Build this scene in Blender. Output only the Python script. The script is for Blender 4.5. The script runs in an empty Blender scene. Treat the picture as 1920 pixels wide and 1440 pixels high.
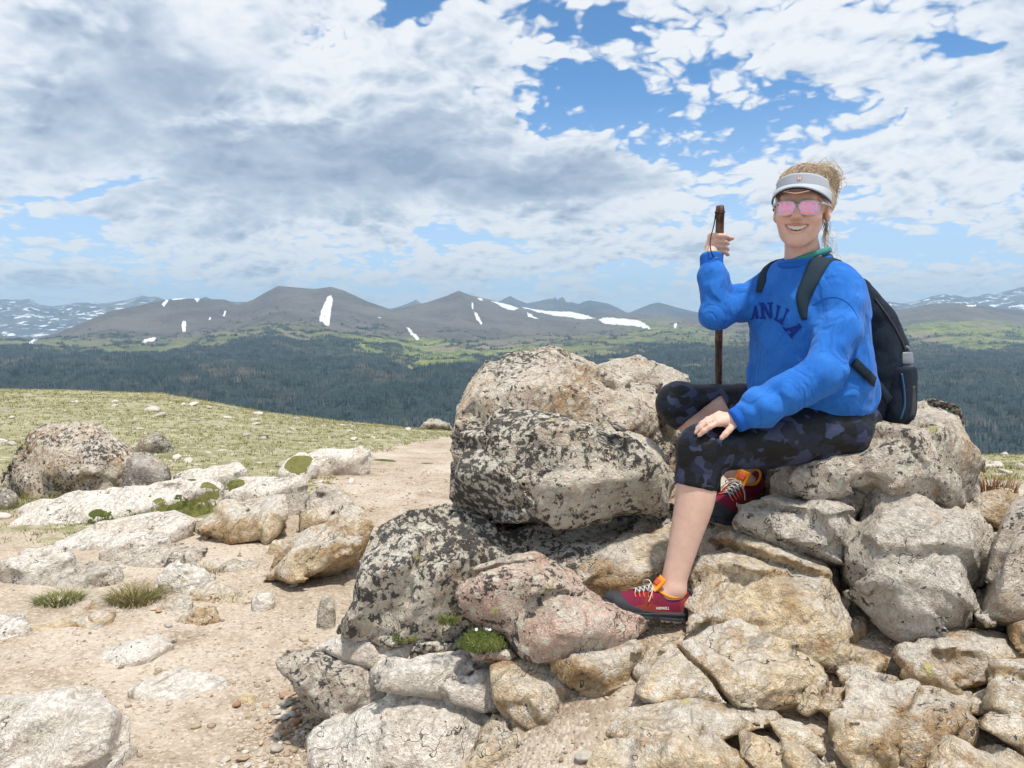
import bpy, bmesh, math, random
import numpy as np
from mathutils import Vector, Matrix
from mathutils.bvhtree import BVHTree

random.seed(7)
RNG = np.random.default_rng(11)
SC = bpy.context.scene
COL = SC.collection

# ------------------------------------------------------------------ camera
FPX, CX, CY = 1450.0, 960.0, 720.0
CAM_Z = 1.30
PITCH = math.atan(120.0 / FPX)
cam_d = bpy.data.cameras.new("camera")
cam_d.sensor_width = 36.0
cam_d.lens = 36.0 * FPX / 1920.0
cam_d.clip_start = 0.05
cam_d.clip_end = 120000.0
cam = bpy.data.objects.new("camera", cam_d)
cam.location = (0, 0, CAM_Z)
cam.rotation_euler = (math.pi / 2 - PITCH, 0, 0)
COL.objects.link(cam)
SC.camera = cam

def ray(px, py):
    a = (px - CX) / FPX
    b = (CY - py) / FPX
    cp, sp = math.cos(PITCH), math.sin(PITCH)
    return np.array([a, cp + b * sp, -sp + b * cp])

def P(px, py, Y):
    d = ray(px, py)
    return np.array([0, 0, CAM_Z]) + d * (Y / d[1])

# ------------------------------------------------------------------ node helper
class NT:
    def __init__(self, tree):
        self.t = tree
        tree.nodes.clear()
    def n(self, typ, ins=None, **props):
        nd = self.t.nodes.new(typ)
        for k, v in props.items():
            setattr(nd, k, v)
        for k, v in (ins or {}).items():
            s = nd.inputs[k]
            if isinstance(v, bpy.types.Node):
                v = v.outputs[0]
            if isinstance(v, bpy.types.NodeSocket):
                self.t.links.new(v, s)
            else:
                s.default_value = v
        return nd
    def m(self, op, a, b=None, c=None, clamp=False):
        ins = {0: a}
        if b is not None: ins[1] = b
        if c is not None: ins[2] = c
        return self.n('ShaderNodeMath', ins, operation=op, use_clamp=clamp).outputs[0]
    def v(self, op, a, b=None, scale=None):
        ins = {0: a}
        if b is not None: ins[1] = b
        nd = self.n('ShaderNodeVectorMath', ins, operation=op)
        if scale is not None:
            if isinstance(scale, (int, float)): nd.inputs['Scale'].default_value = scale
            else: self.t.links.new(scale, nd.inputs['Scale'])
        return nd.outputs['Value'] if op in ('LENGTH', 'DISTANCE', 'DOT_PRODUCT') else nd.outputs[0]
    def noise(self, vec, scale, detail=4, rough=0.55, dist=0.0, out=0, lac=2.0, dim='3D'):
        nd = self.n('ShaderNodeTexNoise', {'Vector': vec, 'Scale': scale, 'Detail': detail, 'Roughness': rough, 'Distortion': dist, 'Lacunarity': lac}, noise_dimensions=dim)
        return nd.outputs[out]
    def vor(self, vec, scale, feature='F1', out=0, rnd=1.0):
        nd = self.n('ShaderNodeTexVoronoi', {'Vector': vec, 'Scale': scale, 'Randomness': rnd}, feature=feature)
        return nd.outputs[out]
    def ss(self, x, a, b, lo=0.0, hi=1.0):
        nd = self.n('ShaderNodeMapRange', {'Value': x, 'From Min': a, 'From Max': b, 'To Min': lo, 'To Max': hi}, interpolation_type='SMOOTHSTEP')
        return nd.outputs[0]
    def lin(self, x, a, b, lo=0.0, hi=1.0):
        return self.n('ShaderNodeMapRange', {'Value': x, 'From Min': a, 'From Max': b, 'To Min': lo, 'To Max': hi}).outputs[0]
    def mix(self, f, a, b, blend='MIX'):
        nd = self.n('ShaderNodeMix', {}, data_type='RGBA', blend_type=blend)
        for i, v in ((0, f), (6, a), (7, b)):
            s = nd.inputs[i]
            if isinstance(v, bpy.types.NodeSocket): self.t.links.new(v, s)
            elif i: s.default_value = tuple(v) + ((1.0,) if len(v) == 3 else ())
            else: s.default_value = v
        return nd.outputs[2]
    def ramp(self, f, stops):
        nd = self.n('ShaderNodeValToRGB', {'Fac': f})
        cr = nd.color_ramp
        while len(cr.elements) < len(stops): cr.elements.new(0.5)
        for e, (p, c) in zip(cr.elements, stops):
            e.position = p
            e.color = tuple(c) + (1.0,)
        return nd.outputs[0]

# ------------------------------------------------------------------ world: daylight sky with broken cloud
SUN_DIR = Vector((0.16, -0.24, 0.95)).normalized()
sun_el = math.asin(SUN_DIR.z)
sun_az = math.atan2(SUN_DIR.x, SUN_DIR.y)          # clockwise from +Y

world = bpy.data.worlds.new("World")
SC.world = world
world.use_nodes = True
w = NT(world.node_tree)
world.cycles.sampling_method = 'MANUAL'
world.cycles.sample_map_resolution = 512
sky = w.n('ShaderNodeTexSky', sky_type='NISHITA', sun_disc=False)
sky.sun_elevation = sun_el
sky.sun_rotation = sun_az
sky.altitude = 3600.0
sky.air_density = 1.0
sky.dust_density = 0.6
sky.ozone_density = 2.0

CLOUD_OFF = 0.30
def cloud_uv(px, py):
    d = ray(px, py)
    d = d / np.linalg.norm(d)
    k = d[2] + CLOUD_OFF
    return d[0] / k, d[1] / k

geo = w.n('ShaderNodeTexCoord').outputs['Generated']
sep = w.n('ShaderNodeSeparateXYZ', {0: geo})
dz = w.m('MAXIMUM', sep.outputs[2], 0.0)
inv = w.m('DIVIDE', 1.0, w.m('ADD', dz, CLOUD_OFF))
uv = w.v('SCALE', w.n('ShaderNodeCombineXYZ', {0: sep.outputs[0], 1: sep.outputs[1], 2: 0.0}).outputs[0], scale=inv)
warpn = w.noise(uv, 2.0, 4, 0.6, out=1, dim='2D')
warp = w.v('SCALE', w.v('SUBTRACT', warpn, (0.5, 0.5, 0.5)), scale=0.38)
uvw = w.v('ADD', uv, warp)
uvs = w.v('ADD', uv, w.v('SCALE', warp, scale=0.30))

def blob_sum(blobs):
    tot = None
    for (px, py, rx, ry, amp) in blobs:
        cx, cy = cloud_uv(px, py)
        ex = abs(cloud_uv(px + rx, py)[0] - cx)
        ey = abs(cloud_uv(px, py - ry)[1] - cloud_uv(px, py + ry)[1]) / 2
        dd = w.v('SUBTRACT', uvw, (cx, cy, 0))
        dd = w.v('MULTIPLY', dd, (1 / ex, 1 / ey, 0))
        l2 = w.v('DOT_PRODUCT', dd, dd)
        g = w.m('MULTIPLY', w.m('EXPONENT', w.m('MULTIPLY', l2, -1.0)), amp)
        tot = g if tot is None else w.m('ADD', tot, g)
    return tot

# + cloud banks / - blue openings, where the photograph shows them
bank = blob_sum([
    (850, 18, 110, 34, -0.46), (1130, 75, 110, 40, -0.24), (870, 185, 56, 34, -0.26), (1000, 222, 70, 34, -0.22),
    (1330, 238, 220, 40, -0.24), (1130, 205, 80, 40, -0.26), (1520, 214, 120, 34, -0.27), (1190, 278, 110, 26, -0.26),
    (1780, 80, 70, 36, -0.28), (1300, 125, 50, 24, -0.16), (1420, 250, 90, 24, 0.06),
    (180, 353, 170, 16, -0.28), (60, 425, 200, 22, -0.30), (860, 434, 70, 14, -0.26), (1440, 360, 130, 18, -0.24),
    (1760, 460, 260, 36, -0.36), (1250, 510, 180, 14, -0.16), (700, 545, 300, 10, -0.16), (40, 492, 220, 12, -0.14),
    (330, 170, 480, 190, 0.26), (620, 340, 460, 110, 0.24), (1750, 280, 260, 120, 0.14), (120, 40, 300, 120, 0.10),
    (1000, 350, 420, 50, 0.18), (1420, 60, 240, 80, 0.06),
])
grey = blob_sum([
    (290, 110, 260, 90, 0.62), (140, 240, 300, 90, 0.55), (560, 330, 380, 66, 0.85), (880, 350, 320, 44, 0.5),
    (700, 240, 160, 50, 0.30), (1250, 60, 120, 50, 0.16), (1800, 40, 220, 80, 0.24),
    (1790, 240, 240, 70, 0.18), (1150, 330, 200, 36, 0.28), (450, 420, 300, 20, 0.32), (1330, 430, 200, 26, 0.2),
])
def billow(vec, sc):
    n = w.noise(vec, sc, 1.0, 0.5, dim='2D')
    return w.m('ABSOLUTE', w.m('MULTIPLY_ADD', n, 2.0, -1.0))
def cl_noise(vec):
    a = w.noise(vec, 3.0, 3, 0.55, dim='2D')
    b = w.m('MULTIPLY', billow(vec, 5.6), 0.38)
    b = w.m('MULTIPLY_ADD', billow(vec, 12.5), 0.25, b)
    b = w.m('MULTIPLY_ADD', billow(vec, 27.0), 0.14, b)
    b = w.m('MULTIPLY_ADD', w.noise(vec, 62.0, 3, 0.6, dim='2D'), 0.08, b)
    return w.m('MULTIPLY_ADD', a, 0.62, b)
n0 = cl_noise(uvs)
n1 = cl_noise(w.v('ADD', uvs, (-0.012, -0.045, 0)))
dens = w.m('ADD', n0, bank)
cover = w.ss(dens, 0.355, 0.475)
relief = w.m('SUBTRACT', n0, n1)
thick = w.m('ADD', w.m('MULTIPLY', grey, 0.74), w.m('MULTIPLY', w.ss(dens, 0.46, 0.85), 0.42))
thick = w.m('SUBTRACT', thick, w.m('MULTIPLY', relief, w.m('SUBTRACT', 2.9, w.m('MULTIPLY', w.m('MULTIPLY', grey, 1.5, clamp=True), 2.1))))
thick = w.m('ADD', thick, w.m('MULTIPLY', w.m('SUBTRACT', w.noise(uvw, 3.0, 3, 0.5, dim='2D'), 0.45), 1.25))
thick = w.m('MULTIPLY', thick, 0.80, clamp=True)
ccol = w.ramp(thick, [(0.0, (0.87, 0.885, 0.905)), (0.25, (0.76, 0.80, 0.86)), (0.60, (0.50, 0.575, 0.68)), (1.0, (0.29, 0.365, 0.49))])
skyc = w.v('SCALE', sky.outputs[0], scale=0.150)
skyc = w.mix(1.0, skyc, (0.60, 0.98, 1.16), 'MULTIPLY')
# thin high veil towards the horizon
hz = w.ss(dz, 0.0, 0.30, 1.0, 0.0)
skyc = w.mix(w.m('MULTIPLY', hz, 0.8), skyc, (0.66, 0.79, 0.95))
cover = w.m('MULTIPLY', cover, w.ss(dz, 0.0, 0.05, 0.75, 1.0))
tot = w.mix(w.m('MULTIPLY', cover, 0.97), skyc, ccol)
bg = w.n('ShaderNodeBackground', {'Color': tot, 'Strength': 1.0})
w.n('ShaderNodeOutputWorld', {'Surface': bg})

# ------------------------------------------------------------------ sun
sun_d = bpy.data.lights.new("sun", 'SUN')
sun_d.energy = 4.4
sun_d.angle = math.radians(3.0)
sun_d.color = (1.0, 0.93, 0.83)
sun = bpy.data.objects.new("sun", sun_d)
sun.rotation_euler = SUN_DIR.to_track_quat('Z', 'Y').to_euler()
sun.location = (0, 0, 50)
COL.objects.link(sun)

SC.view_settings.view_transform = 'Standard'
SC.view_settings.look = 'None'
SC.view_settings.exposure = 0.13
SC.view_settings.gamma = 1.0
SC.render.engine = 'CYCLES'
SC.cycles.use_denoising = True
SC.cycles.max_bounces = 5
SC.cycles.diffuse_bounces = 3
SC.cycles.glossy_bounces = 2
SC.cycles.transmission_bounces = 4
SC.cycles.volume_bounces = 0
SC.cycles.transparent_max_bounces = 8
SC.cycles.caustics_reflective = False
SC.cycles.caustics_refractive = False

# ------------------------------------------------------------------ numpy noise
def _hash(ix, iy, iz, seed):
    h = (ix.astype(np.int64) * 374761393 + iy.astype(np.int64) * 668265263 + iz.astype(np.int64) * 2147483647 + seed * 1274126177) & 0xFFFFFFFF
    h = ((h ^ (h >> 13)) * 1274126177) & 0xFFFFFFFF
    h = ((h ^ (h >> 16)) * 2246822519) & 0xFFFFFFFF
    return h ^ (h >> 15)

def perlin(p, seed=0):
    p = np.asarray(p, dtype=np.float64)
    i = np.floor(p).astype(np.int64)
    f = p - i
    u = f * f * f * (f * (f * 6 - 15) + 10)
    res = np.zeros(len(p))
    for dx in (0, 1):
        wx = u[:, 0] if dx else 1 - u[:, 0]
        for dy in (0, 1):
            wy = u[:, 1] if dy else 1 - u[:, 1]
            for dz_ in (0, 1):
                wz = u[:, 2] if dz_ else 1 - u[:, 2]
                h = _hash(i[:, 0] + dx, i[:, 1] + dy, i[:, 2] + dz_, seed)
                gx = ((h & 1023) / 511.5 - 1)
                gy = (((h >> 10) & 1023) / 511.5 - 1)
                gz = (((h >> 20) & 1023) / 511.5 - 1)
                res += wx * wy * wz * (gx * (f[:, 0] - dx) + gy * (f[:, 1] - dy) + gz * (f[:, 2] - dz_))
    return res

def fbm(p, octv=4, seed=0, gain=0.5, ridged=False):
    a, s, tot_ = 1.0, np.zeros(len(p)), 0.0
    q = np.asarray(p, dtype=np.float64).copy()
    for o in range(octv):
        v = perlin(q, seed + o * 17)
        s += a * ((1 - 2.2 * np.abs(v)) if ridged else v)
        tot_ += a
        a *= gain
        q = q * 2.03 + 11.7
    return s / tot_

def worley(p, seed=0):
    """F1 distance and cell hash"""
    i = np.floor(p).astype(np.int64)
    best = np.full(len(p), 9.0)
    idh = np.zeros(len(p), dtype=np.int64); site = np.zeros((len(p), 3))
    for dx in (-1, 0, 1):
        for dy in (-1, 0, 1):
            for dz_ in (-1, 0, 1):
                c = i + np.array([dx, dy, dz_])
                h = _hash(c[:, 0], c[:, 1], c[:, 2], seed)
                o = np.stack([(h & 1023) / 1023., ((h >> 10) & 1023) / 1023., ((h >> 20) & 1023) / 1023.], 1)
                d = np.linalg.norm(c + o - p, axis=1)
                m_ = d < best
                best[m_] = d[m_]
                idh[m_] = h[m_]; site[m_] = (c + o)[m_]
    return best, idh, site

def sstep(x, a, b):
    t = np.clip((x - a) / (b - a), 0, 1)
    return t * t * (3 - 2 * t)

# ------------------------------------------------------------------ mesh helpers
def mk_mesh(name, verts, faces, smooth=True):
    verts = np.asarray(verts, dtype=np.float32)
    me = bpy.data.meshes.new(name)
    faces = np.asarray(faces, dtype=np.int32)
    k = faces.shape[1]
    me.vertices.add(len(verts))
    me.vertices.foreach_set('co', verts.ravel())
    me.loops.add(faces.size)
    me.loops.foreach_set('vertex_index', faces.ravel())
    me.polygons.add(len(faces))
    me.polygons.foreach_set('loop_start', np.arange(0, faces.size, k, dtype=np.int32))
    me.polygons.foreach_set('loop_total', np.full(len(faces), k, dtype=np.int32))
    if smooth:
        me.polygons.foreach_set('use_smooth', np.ones(len(faces), dtype=bool))
    me.update(calc_edges=True)
    me.validate()
    return me

def add_obj(name, me, mat=None, parent=None, loc=None):
    o = bpy.data.objects.new(name, me)
    COL.objects.link(o)
    if mat is not None and me is not None and len(me.materials) == 0:
        me.materials.append(mat)
    if loc is not None: o.location = loc
    if parent is not None: o.parent = parent
    return o

def tag(o, label=None, cat=None, group=None, kind=None):
    if label: o['label'] = label
    if cat: o['category'] = cat
    if group: o['group'] = group
    if kind: o['kind'] = kind
    return o

def empty(name, loc=(0, 0, 0)):
    o = bpy.data.objects.new(name, None)
    o.empty_display_size = 0.1
    o.location = loc
    COL.objects.link(o)
    return o

def surfnets(F, xs, ys, zs):
    """naive surface nets on a tensor grid, F < 0 inside"""
    s = F < 0
    nx, ny, nz = F.shape
    cnt = np.zeros((nx - 1, ny - 1, nz - 1), dtype=np.int8)
    for dx in (0, 1):
        for dy in (0, 1):
            for dz_ in (0, 1):
                cnt += s[dx:nx - 1 + dx, dy:ny - 1 + dy, dz_:nz - 1 + dz_]
    act = (cnt > 0) & (cnt < 8)
    ijk = np.argwhere(act)
    vid = np.full(act.shape, -1, dtype=np.int32)
    vid[act] = np.arange(len(ijk), dtype=np.int32)
    corners = [(a, b, c) for a in (0, 1) for b in (0, 1) for c in (0, 1)]
    vals = [F[ijk[:, 0] + a, ijk[:, 1] + b, ijk[:, 2] + c] for a, b, c in corners]
    acc = np.zeros((len(ijk), 3)); num = np.zeros(len(ijk))
    for e0 in range(8):
        for e1 in range(e0 + 1, 8):
            c0, c1 = np.array(corners[e0]), np.array(corners[e1])
            if np.abs(c0 - c1).sum() != 1: continue
            v0, v1 = vals[e0], vals[e1]
            cr = (v0 < 0) != (v1 < 0)
            t = v0[cr] / (v0[cr] - v1[cr])
            acc[cr] += c0 + (c1 - c0) * t[:, None]
            num[cr] += 1
    pos = ijk + acc / num[:, None]
    V = np.stack([np.interp(pos[:, a], np.arange(len(g)), g) for a, g in enumerate((xs, ys, zs))], 1)
    quads = []
    def emit(cross, flip, c):
        q = np.stack(c, 1)
        q[flip] = q[flip][:, ::-1]
        quads.append(q)
    a = s[:-1, 1:-1, 1:-1]; b = s[1:, 1:-1, 1:-1]
    e = np.argwhere(a != b); i, j, k = e[:, 0], e[:, 1] + 1, e[:, 2] + 1
    emit(e, ~s[i, j, k], [vid[i, j - 1, k - 1], vid[i, j, k - 1], vid[i, j, k], vid[i, j - 1, k]])
    a = s[1:-1, :-1, 1:-1]; b = s[1:-1, 1:, 1:-1]
    e = np.argwhere(a != b); i, j, k = e[:, 0] + 1, e[:, 1], e[:, 2] + 1
    emit(e, ~s[i, j, k], [vid[i - 1, j, k - 1], vid[i - 1, j, k], vid[i, j, k], vid[i, j, k - 1]])
    a = s[1:-1, 1:-1, :-1]; b = s[1:-1, 1:-1, 1:]
    e = np.argwhere(a != b); i, j, k = e[:, 0] + 1, e[:, 1] + 1, e[:, 2]
    emit(e, ~s[i, j, k], [vid[i - 1, j - 1, k], vid[i, j - 1, k], vid[i, j, k], vid[i - 1, j, k]])
    Q = np.concatenate(quads)
    Q = Q[(Q >= 0).all(1)]
    return V, Q

def tube(pts, radii, seg=6, cap=True):
    """verts, faces(quads) of a tube along pts"""
    pts = np.asarray(pts, float); n = len(pts)
    radii = np.broadcast_to(np.asarray(radii, float), (n,))
    T = np.gradient(pts, axis=0)
    T /= np.linalg.norm(T, axis=1)[:, None] + 1e-12
    up = np.array([0.13, 0.21, 0.97]) if abs(T[0, 2]) < 0.9 else np.array([1., 0.1, 0])
    V = []
    nrm = np.cross(T[0], up); nrm /= np.linalg.norm(nrm)
    for i in range(n):
        nrm = nrm - T[i] * np.dot(nrm, T[i]); nrm /= np.linalg.norm(nrm) + 1e-12
        bn = np.cross(T[i], nrm)
        for k in range(seg):
            a = 2 * math.pi * k / seg
            V.append(pts[i] + radii[i] * (math.cos(a) * nrm + math.sin(a) * bn))
    F = []
    for i in range(n - 1):
        for k in range(seg):
            k2 = (k + 1) % seg
            F.append((i * seg + k, i * seg + k2, (i + 1) * seg + k2, (i + 1) * seg + k))
    if cap:
        for base, c, rev in ((0, pts[0] - T[0] * radii[0] * 0.3, True), ((n - 1) * seg, pts[-1] + T[-1] * radii[-1] * 0.3, False)):
            ci = len(V); V.append(c)
            for k in range(0, seg, 2):
                f = [base + k, base + (k + 1) % seg, base + (k + 2) % seg, ci]
                F.append(tuple(f[::-1]) if rev else tuple(f))
    return np.array(V), np.array(F)

def merge(parts):
    V, F, o = [], [], 0
    for v, f in parts:
        V.append(np.asarray(v)); F.append(np.asarray(f) + o); o += len(v)
    return np.concatenate(V), np.concatenate(F)

def spline(pts, n):
    """Catmull-Rom through pts (any dimension)"""
    p = np.asarray(pts, float)
    p = np.vstack([2 * p[0] - p[1], p, 2 * p[-1] - p[-2]])
    m_ = len(p) - 3
    out = []
    for t in np.linspace(0, m_ - 1e-6, n):
        i = int(t); f = t - i
        a, b, c, d = p[i], p[i + 1], p[i + 2], p[i + 3]
        out.append(0.5 * (2 * b + (c - a) * f + (2 * a - 5 * b + 4 * c - d) * f * f + (3 * b - a - 3 * c + d) * f ** 3))
    return np.array(out)

def new_mat(name):
    m_ = bpy.data.materials.new(name)
    m_.use_nodes = True
    return m_, NT(m_.node_tree)

def finish(nt, col, rough=0.9, bump=None, bstr=0.5, bdist=0.01, **extra):
    ins = {'Base Color': col, 'Roughness': rough}
    ins.update(extra)
    bs = nt.n('ShaderNodeBsdfPrincipled', ins)
    if 'Specular IOR Level' not in extra: bs.inputs['Specular IOR Level'].default_value = 0.25
    if bump is not None:
        b = nt.n('ShaderNodeBump', {'Height': bump, 'Strength': bstr, 'Distance': bdist})
        nt.t.links.new(b.outputs[0], bs.inputs['Normal'])
    nt.n('ShaderNodeOutputMaterial', {'Surface': bs.outputs[0]})
    return bs

def simple_mat(name, col, rough=0.8, nscale=120.0, namp=0.15, bstr=0.3, bdist=0.002, **extra):
    m_, t = new_mat(name)
    oc = t.n('ShaderNodeTexCoord').outputs['Object']
    nz = t.noise(oc, nscale, 4, 0.6)
    f = t.lin(nz, 0.3, 0.7, 1 - namp, 1 + namp)
    c = t.v('SCALE', tuple(col), scale=f)
    finish(t, c, rough, nz, bstr, bdist, **extra)
    return m_
# =================================================================== TERRAIN
def interp_cols(px, cols, vals):
    return np.interp(px, cols, vals)

# ---- near ground -------------------------------------------------------------
CREST_PX = [-1500, -600, 0, 150, 300, 380, 500, 650, 760, 850, 1300, 1850, 2400, 3400]
CREST_PY = [735, 722, 730, 733, 738, 752, 775, 795, 805, 809, 835, 866, 885, 900]
CREST_Y = [42, 42, 40, 40, 38, 35, 32, 28, 26, 25, 19, 14, 12, 11]

def ground_z(x, y, detail=True):
    x = np.asarray(x, float); y = np.asarray(y, float)
    dist = np.hypot(x, y)
    az = np.arctan2(x, y)
    azc = np.clip(az, -1.05, 1.05)
    Y = dist * np.cos(azc)
    px = CX + FPX * np.tan(azc)
    pyc = np.interp(px, CREST_PX, CREST_PY)
    Yc = np.interp(px, CREST_PX, CREST_Y)
    zc = CAM_Z - Yc * (pyc - 600) / FPX * 0.995
    t = np.clip((Y - 5.0) / (Yc - 5.0), 0, 1)
    e = np.maximum(Y - Yc, 0)
    z = 0.03 * sstep(Y, 2.2, 3.4) + (zc - 0.03) * t ** 1.2 - 0.10 * e - 0.012 * e * e
    prof = np.interp(y, [0.0, 1.0, 1.6, 2.6, 3.2, 4.5, 8.0], [0, 0.06, 0.22, 0.56, 0.56, 0.34, 0.0])
    z = z + sstep(x, -0.45, 0.35) * prof
    if detail:
        p3 = np.stack([x, y, np.zeros_like(x)], -1).reshape(-1, 3)
        fade = 1.0
        d = 0.035 * fbm(p3 / 1.1, 3, 5) + 0.022 * fbm(p3 / 0.22, 3, 9)
        d += 0.16 * fbm(p3 / 6.0, 3, 3) * np.clip((dist.ravel() - 5) / 10, 0, 1)
        z = z + d.reshape(z.shape)
    return z

def gz(x, y):
    return float(ground_z(np.array([x]), np.array([y]))[0])

def proj(p):
    """world -> photo pixel"""
    p = np.asarray(p, float) - np.array([0, 0, CAM_Z])
    cp, sp = math.cos(PITCH), math.sin(PITCH)
    fw = p[..., 1] * cp - p[..., 2] * sp
    up = p[..., 1] * sp + p[..., 2] * cp
    return CX + FPX * p[..., 0] / fw, CY - FPX * up / fw

az_in = np.linspace(-0.72, 0.72, 560)
az_out = np.linspace(0.72, 2 * math.pi - 0.72, 90)[1:-1]
AZ = np.concatenate([az_in, az_out])
RAD = np.concatenate([[0.02, 0.15, 0.3, 0.5], np.exp(np.linspace(math.log(0.7), math.log(95), 400))])
A_, R_ = np.meshgrid(AZ, RAD, indexing='ij')
gx, gy = R_ * np.sin(A_), R_ * np.cos(A_)
gzv = ground_z(gx, gy)
V = np.stack([gx, gy, gzv], -1).reshape(-1, 3)
na, nr = A_.shape
ii, jj = np.meshgrid(np.arange(na), np.arange(nr - 1), indexing='ij')
i2 = (ii + 1) % na
F = np.stack([ii * nr + jj, ii * nr + jj + 1, i2 * nr + jj + 1, i2 * nr + jj], -1).reshape(-1, 4)[:, ::-1]
me = mk_mesh('ground', V, F)
# bare trail mask (real land cover: trodden dirt against tundra turf)
cl = [(760, 855, 6.6), (700, 900, 5.0)]
nzp = fbm(V / np.array([1.3, 1.3, 1.3]), 4, 21) * 1.0
x, y = V[:, 0], V[:, 1]
# trail centre line x(y) and half width
ty = np.array([-30, 0, 2.5, 3.5, 4.5, 6.0, 8.0, 11.0, 15.0])
tx = np.array([-1.2, -1.0, -0.9, -0.85, -0.75, -0.75, -0.95, -0.9, -0.6])
tw = np.array([1.3, 1.3, 1.4, 1.25, 0.95, 0.85, 0.85, 0.8, 0.5])
dt = np.abs(x - np.interp(y, ty, tx)) / np.interp(y, ty, tw)
dirt = 1 - sstep(dt + nzp * 1.1, 0.8, 1.35)
dirt = np.maximum(dirt, (1 - sstep(y + nzp * 1.6, 3.6, 5.6)) * 0.95)
dirt *= 1 - sstep(y, 13, 17)
a = me.attributes.new('dirt', 'FLOAT', 'POINT')
a.data.foreach_set('value', dirt.astype(np.float32))

m_ground, t = new_mat('ground_soil_and_turf')
oc = t.n('ShaderNodeTexCoord').outputs['Object']
at = t.n('ShaderNodeAttribute', attribute_name='dirt').outputs['Fac']
n_big = t.noise(oc, 0.9, 5, 0.6)
n_mid = t.noise(oc, 7.0, 6, 0.65)
n_fine = t.noise(oc, 60.0, 5, 0.7)
grit = t.vor(oc, 90.0)
gritc = t.vor(oc, 90.0, out=1)
dcol = t.mix(t.ss(n_mid, 0.3, 0.7), (0.33, 0.26, 0.19), (0.47, 0.395, 0.31))
dcol = t.mix(t.ss(n_big, 0.42, 0.66), dcol, (0.53, 0.465, 0.385))
dcol = t.mix(t.m('MULTIPLY', t.ss(t.noise(oc, 2.4, 4, 0.6), 0.52, 0.68), 0.7), dcol, (0.25, 0.18, 0.125))
gv = t.n('ShaderNodeSeparateColor', {0: gritc}).outputs[0]
dcol = t.mix(t.m('MULTIPLY', t.ss(gv, 0.55, 1.0), 0.55), dcol, (0.66, 0.59, 0.50))
dcol = t.mix(t.m('MULTIPLY', t.ss(gv, 0.22, 0.0), 0.6), dcol, (0.27, 0.20, 0.14))
# tundra turf
tn = t.noise(oc, 2.2, 6, 0.68)
tn2 = t.noise(oc, 13.0, 5, 0.7)
tcol = t.mix(t.ss(tn, 0.35, 0.65), (0.22, 0.215, 0.11), (0.36, 0.34, 0.21))
tcol = t.mix(t.ss(tn2, 0.45, 0.75), tcol, (0.40, 0.36, 0.22))
tcol = t.mix(t.m('MULTIPLY', t.ss(t.noise(oc, 5.0, 4, 0.6), 0.55, 0.72), 0.6), tcol, (0.15, 0.17, 0.05))
vor = t.n('ShaderNodeTexVoronoi', {'Vector': oc, 'Scale': 9.0, 'Randomness': 1.0})
vh = t.n('ShaderNodeSeparateColor', {0: vor.outputs[1]}).outputs[0]
stone = t.m('MULTIPLY', t.ss(vor.outputs[0], 0.42, 0.30), t.m('GREATER_THAN', vh, 0.32))
stone = t.m('MULTIPLY', stone, t.ss(t.noise(oc, 0.8, 4, 0.6), 0.32, 0.55))
tcol = t.mix(t.m('MULTIPLY', stone, 0.85), tcol, (0.56, 0.53, 0.48))
edge = t.m('ADD', at, t.m('MULTIPLY', t.m('SUBTRACT', n_mid, 0.5), 0.9))
col = t.mix(t.ss(edge, 0.4, 0.6), tcol, dcol)
hgt = t.m('ADD', t.m('MULTIPLY', n_mid, 1.0), t.m('MULTIPLY', n_fine, 0.45))
hgt = t.m('SUBTRACT', hgt, t.m('MULTIPLY', grit, 0.35))
finish(t, col, 0.95, hgt, 0.9, 0.02)
ground = add_obj('ground', me, m_ground)
tag(ground, kind='structure')

# ---- valley, forested slopes and the mountains beyond ------------------------
TPX = np.array([-700, 0, 65, 100, 150, 210, 260, 310, 350, 420, 445, 475, 500, 522, 565, 590, 620, 645, 690, 735, 800, 840, 860, 880, 919, 955, 1002, 1041, 1106, 1171, 1224, 1263, 1302, 1400, 1500, 1600, 1676, 1743, 1798, 1850, 1920, 2600], float)
RIDGE = np.array([600, 631, 635, 627, 607, 582, 573, 562, 560, 562, 572, 562, 547, 536, 540, 542, 538, 545, 566, 581, 567, 554, 545, 553, 562, 572, 581, 583, 587, 587, 592, 594, 595, 590, 587, 585, 582, 571, 568, 575, 585, 560], float)
RIDGE_Y = np.interp(TPX, [-700, 0, 100, 310, 520, 650, 735, 860, 1000, 1200, 1300, 1680, 1800, 2600], [6000, 5200, 5400, 6400, 7000, 7000, 6600, 7600, 8000, 8000, 7600, 7200, 6800, 7000])
TREE = np.interp(TPX, [-700, 0, 150, 300, 420, 520, 620, 700, 800, 900, 1000, 1150, 1300, 1700, 1800, 2600], [650, 655, 662, 664, 645, 632, 640, 652, 668, 664, 662, 655, 648, 655, 662, 650])
LAY_Y = [70, 450, 1000, 1700, 2700, 3900]
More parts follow.
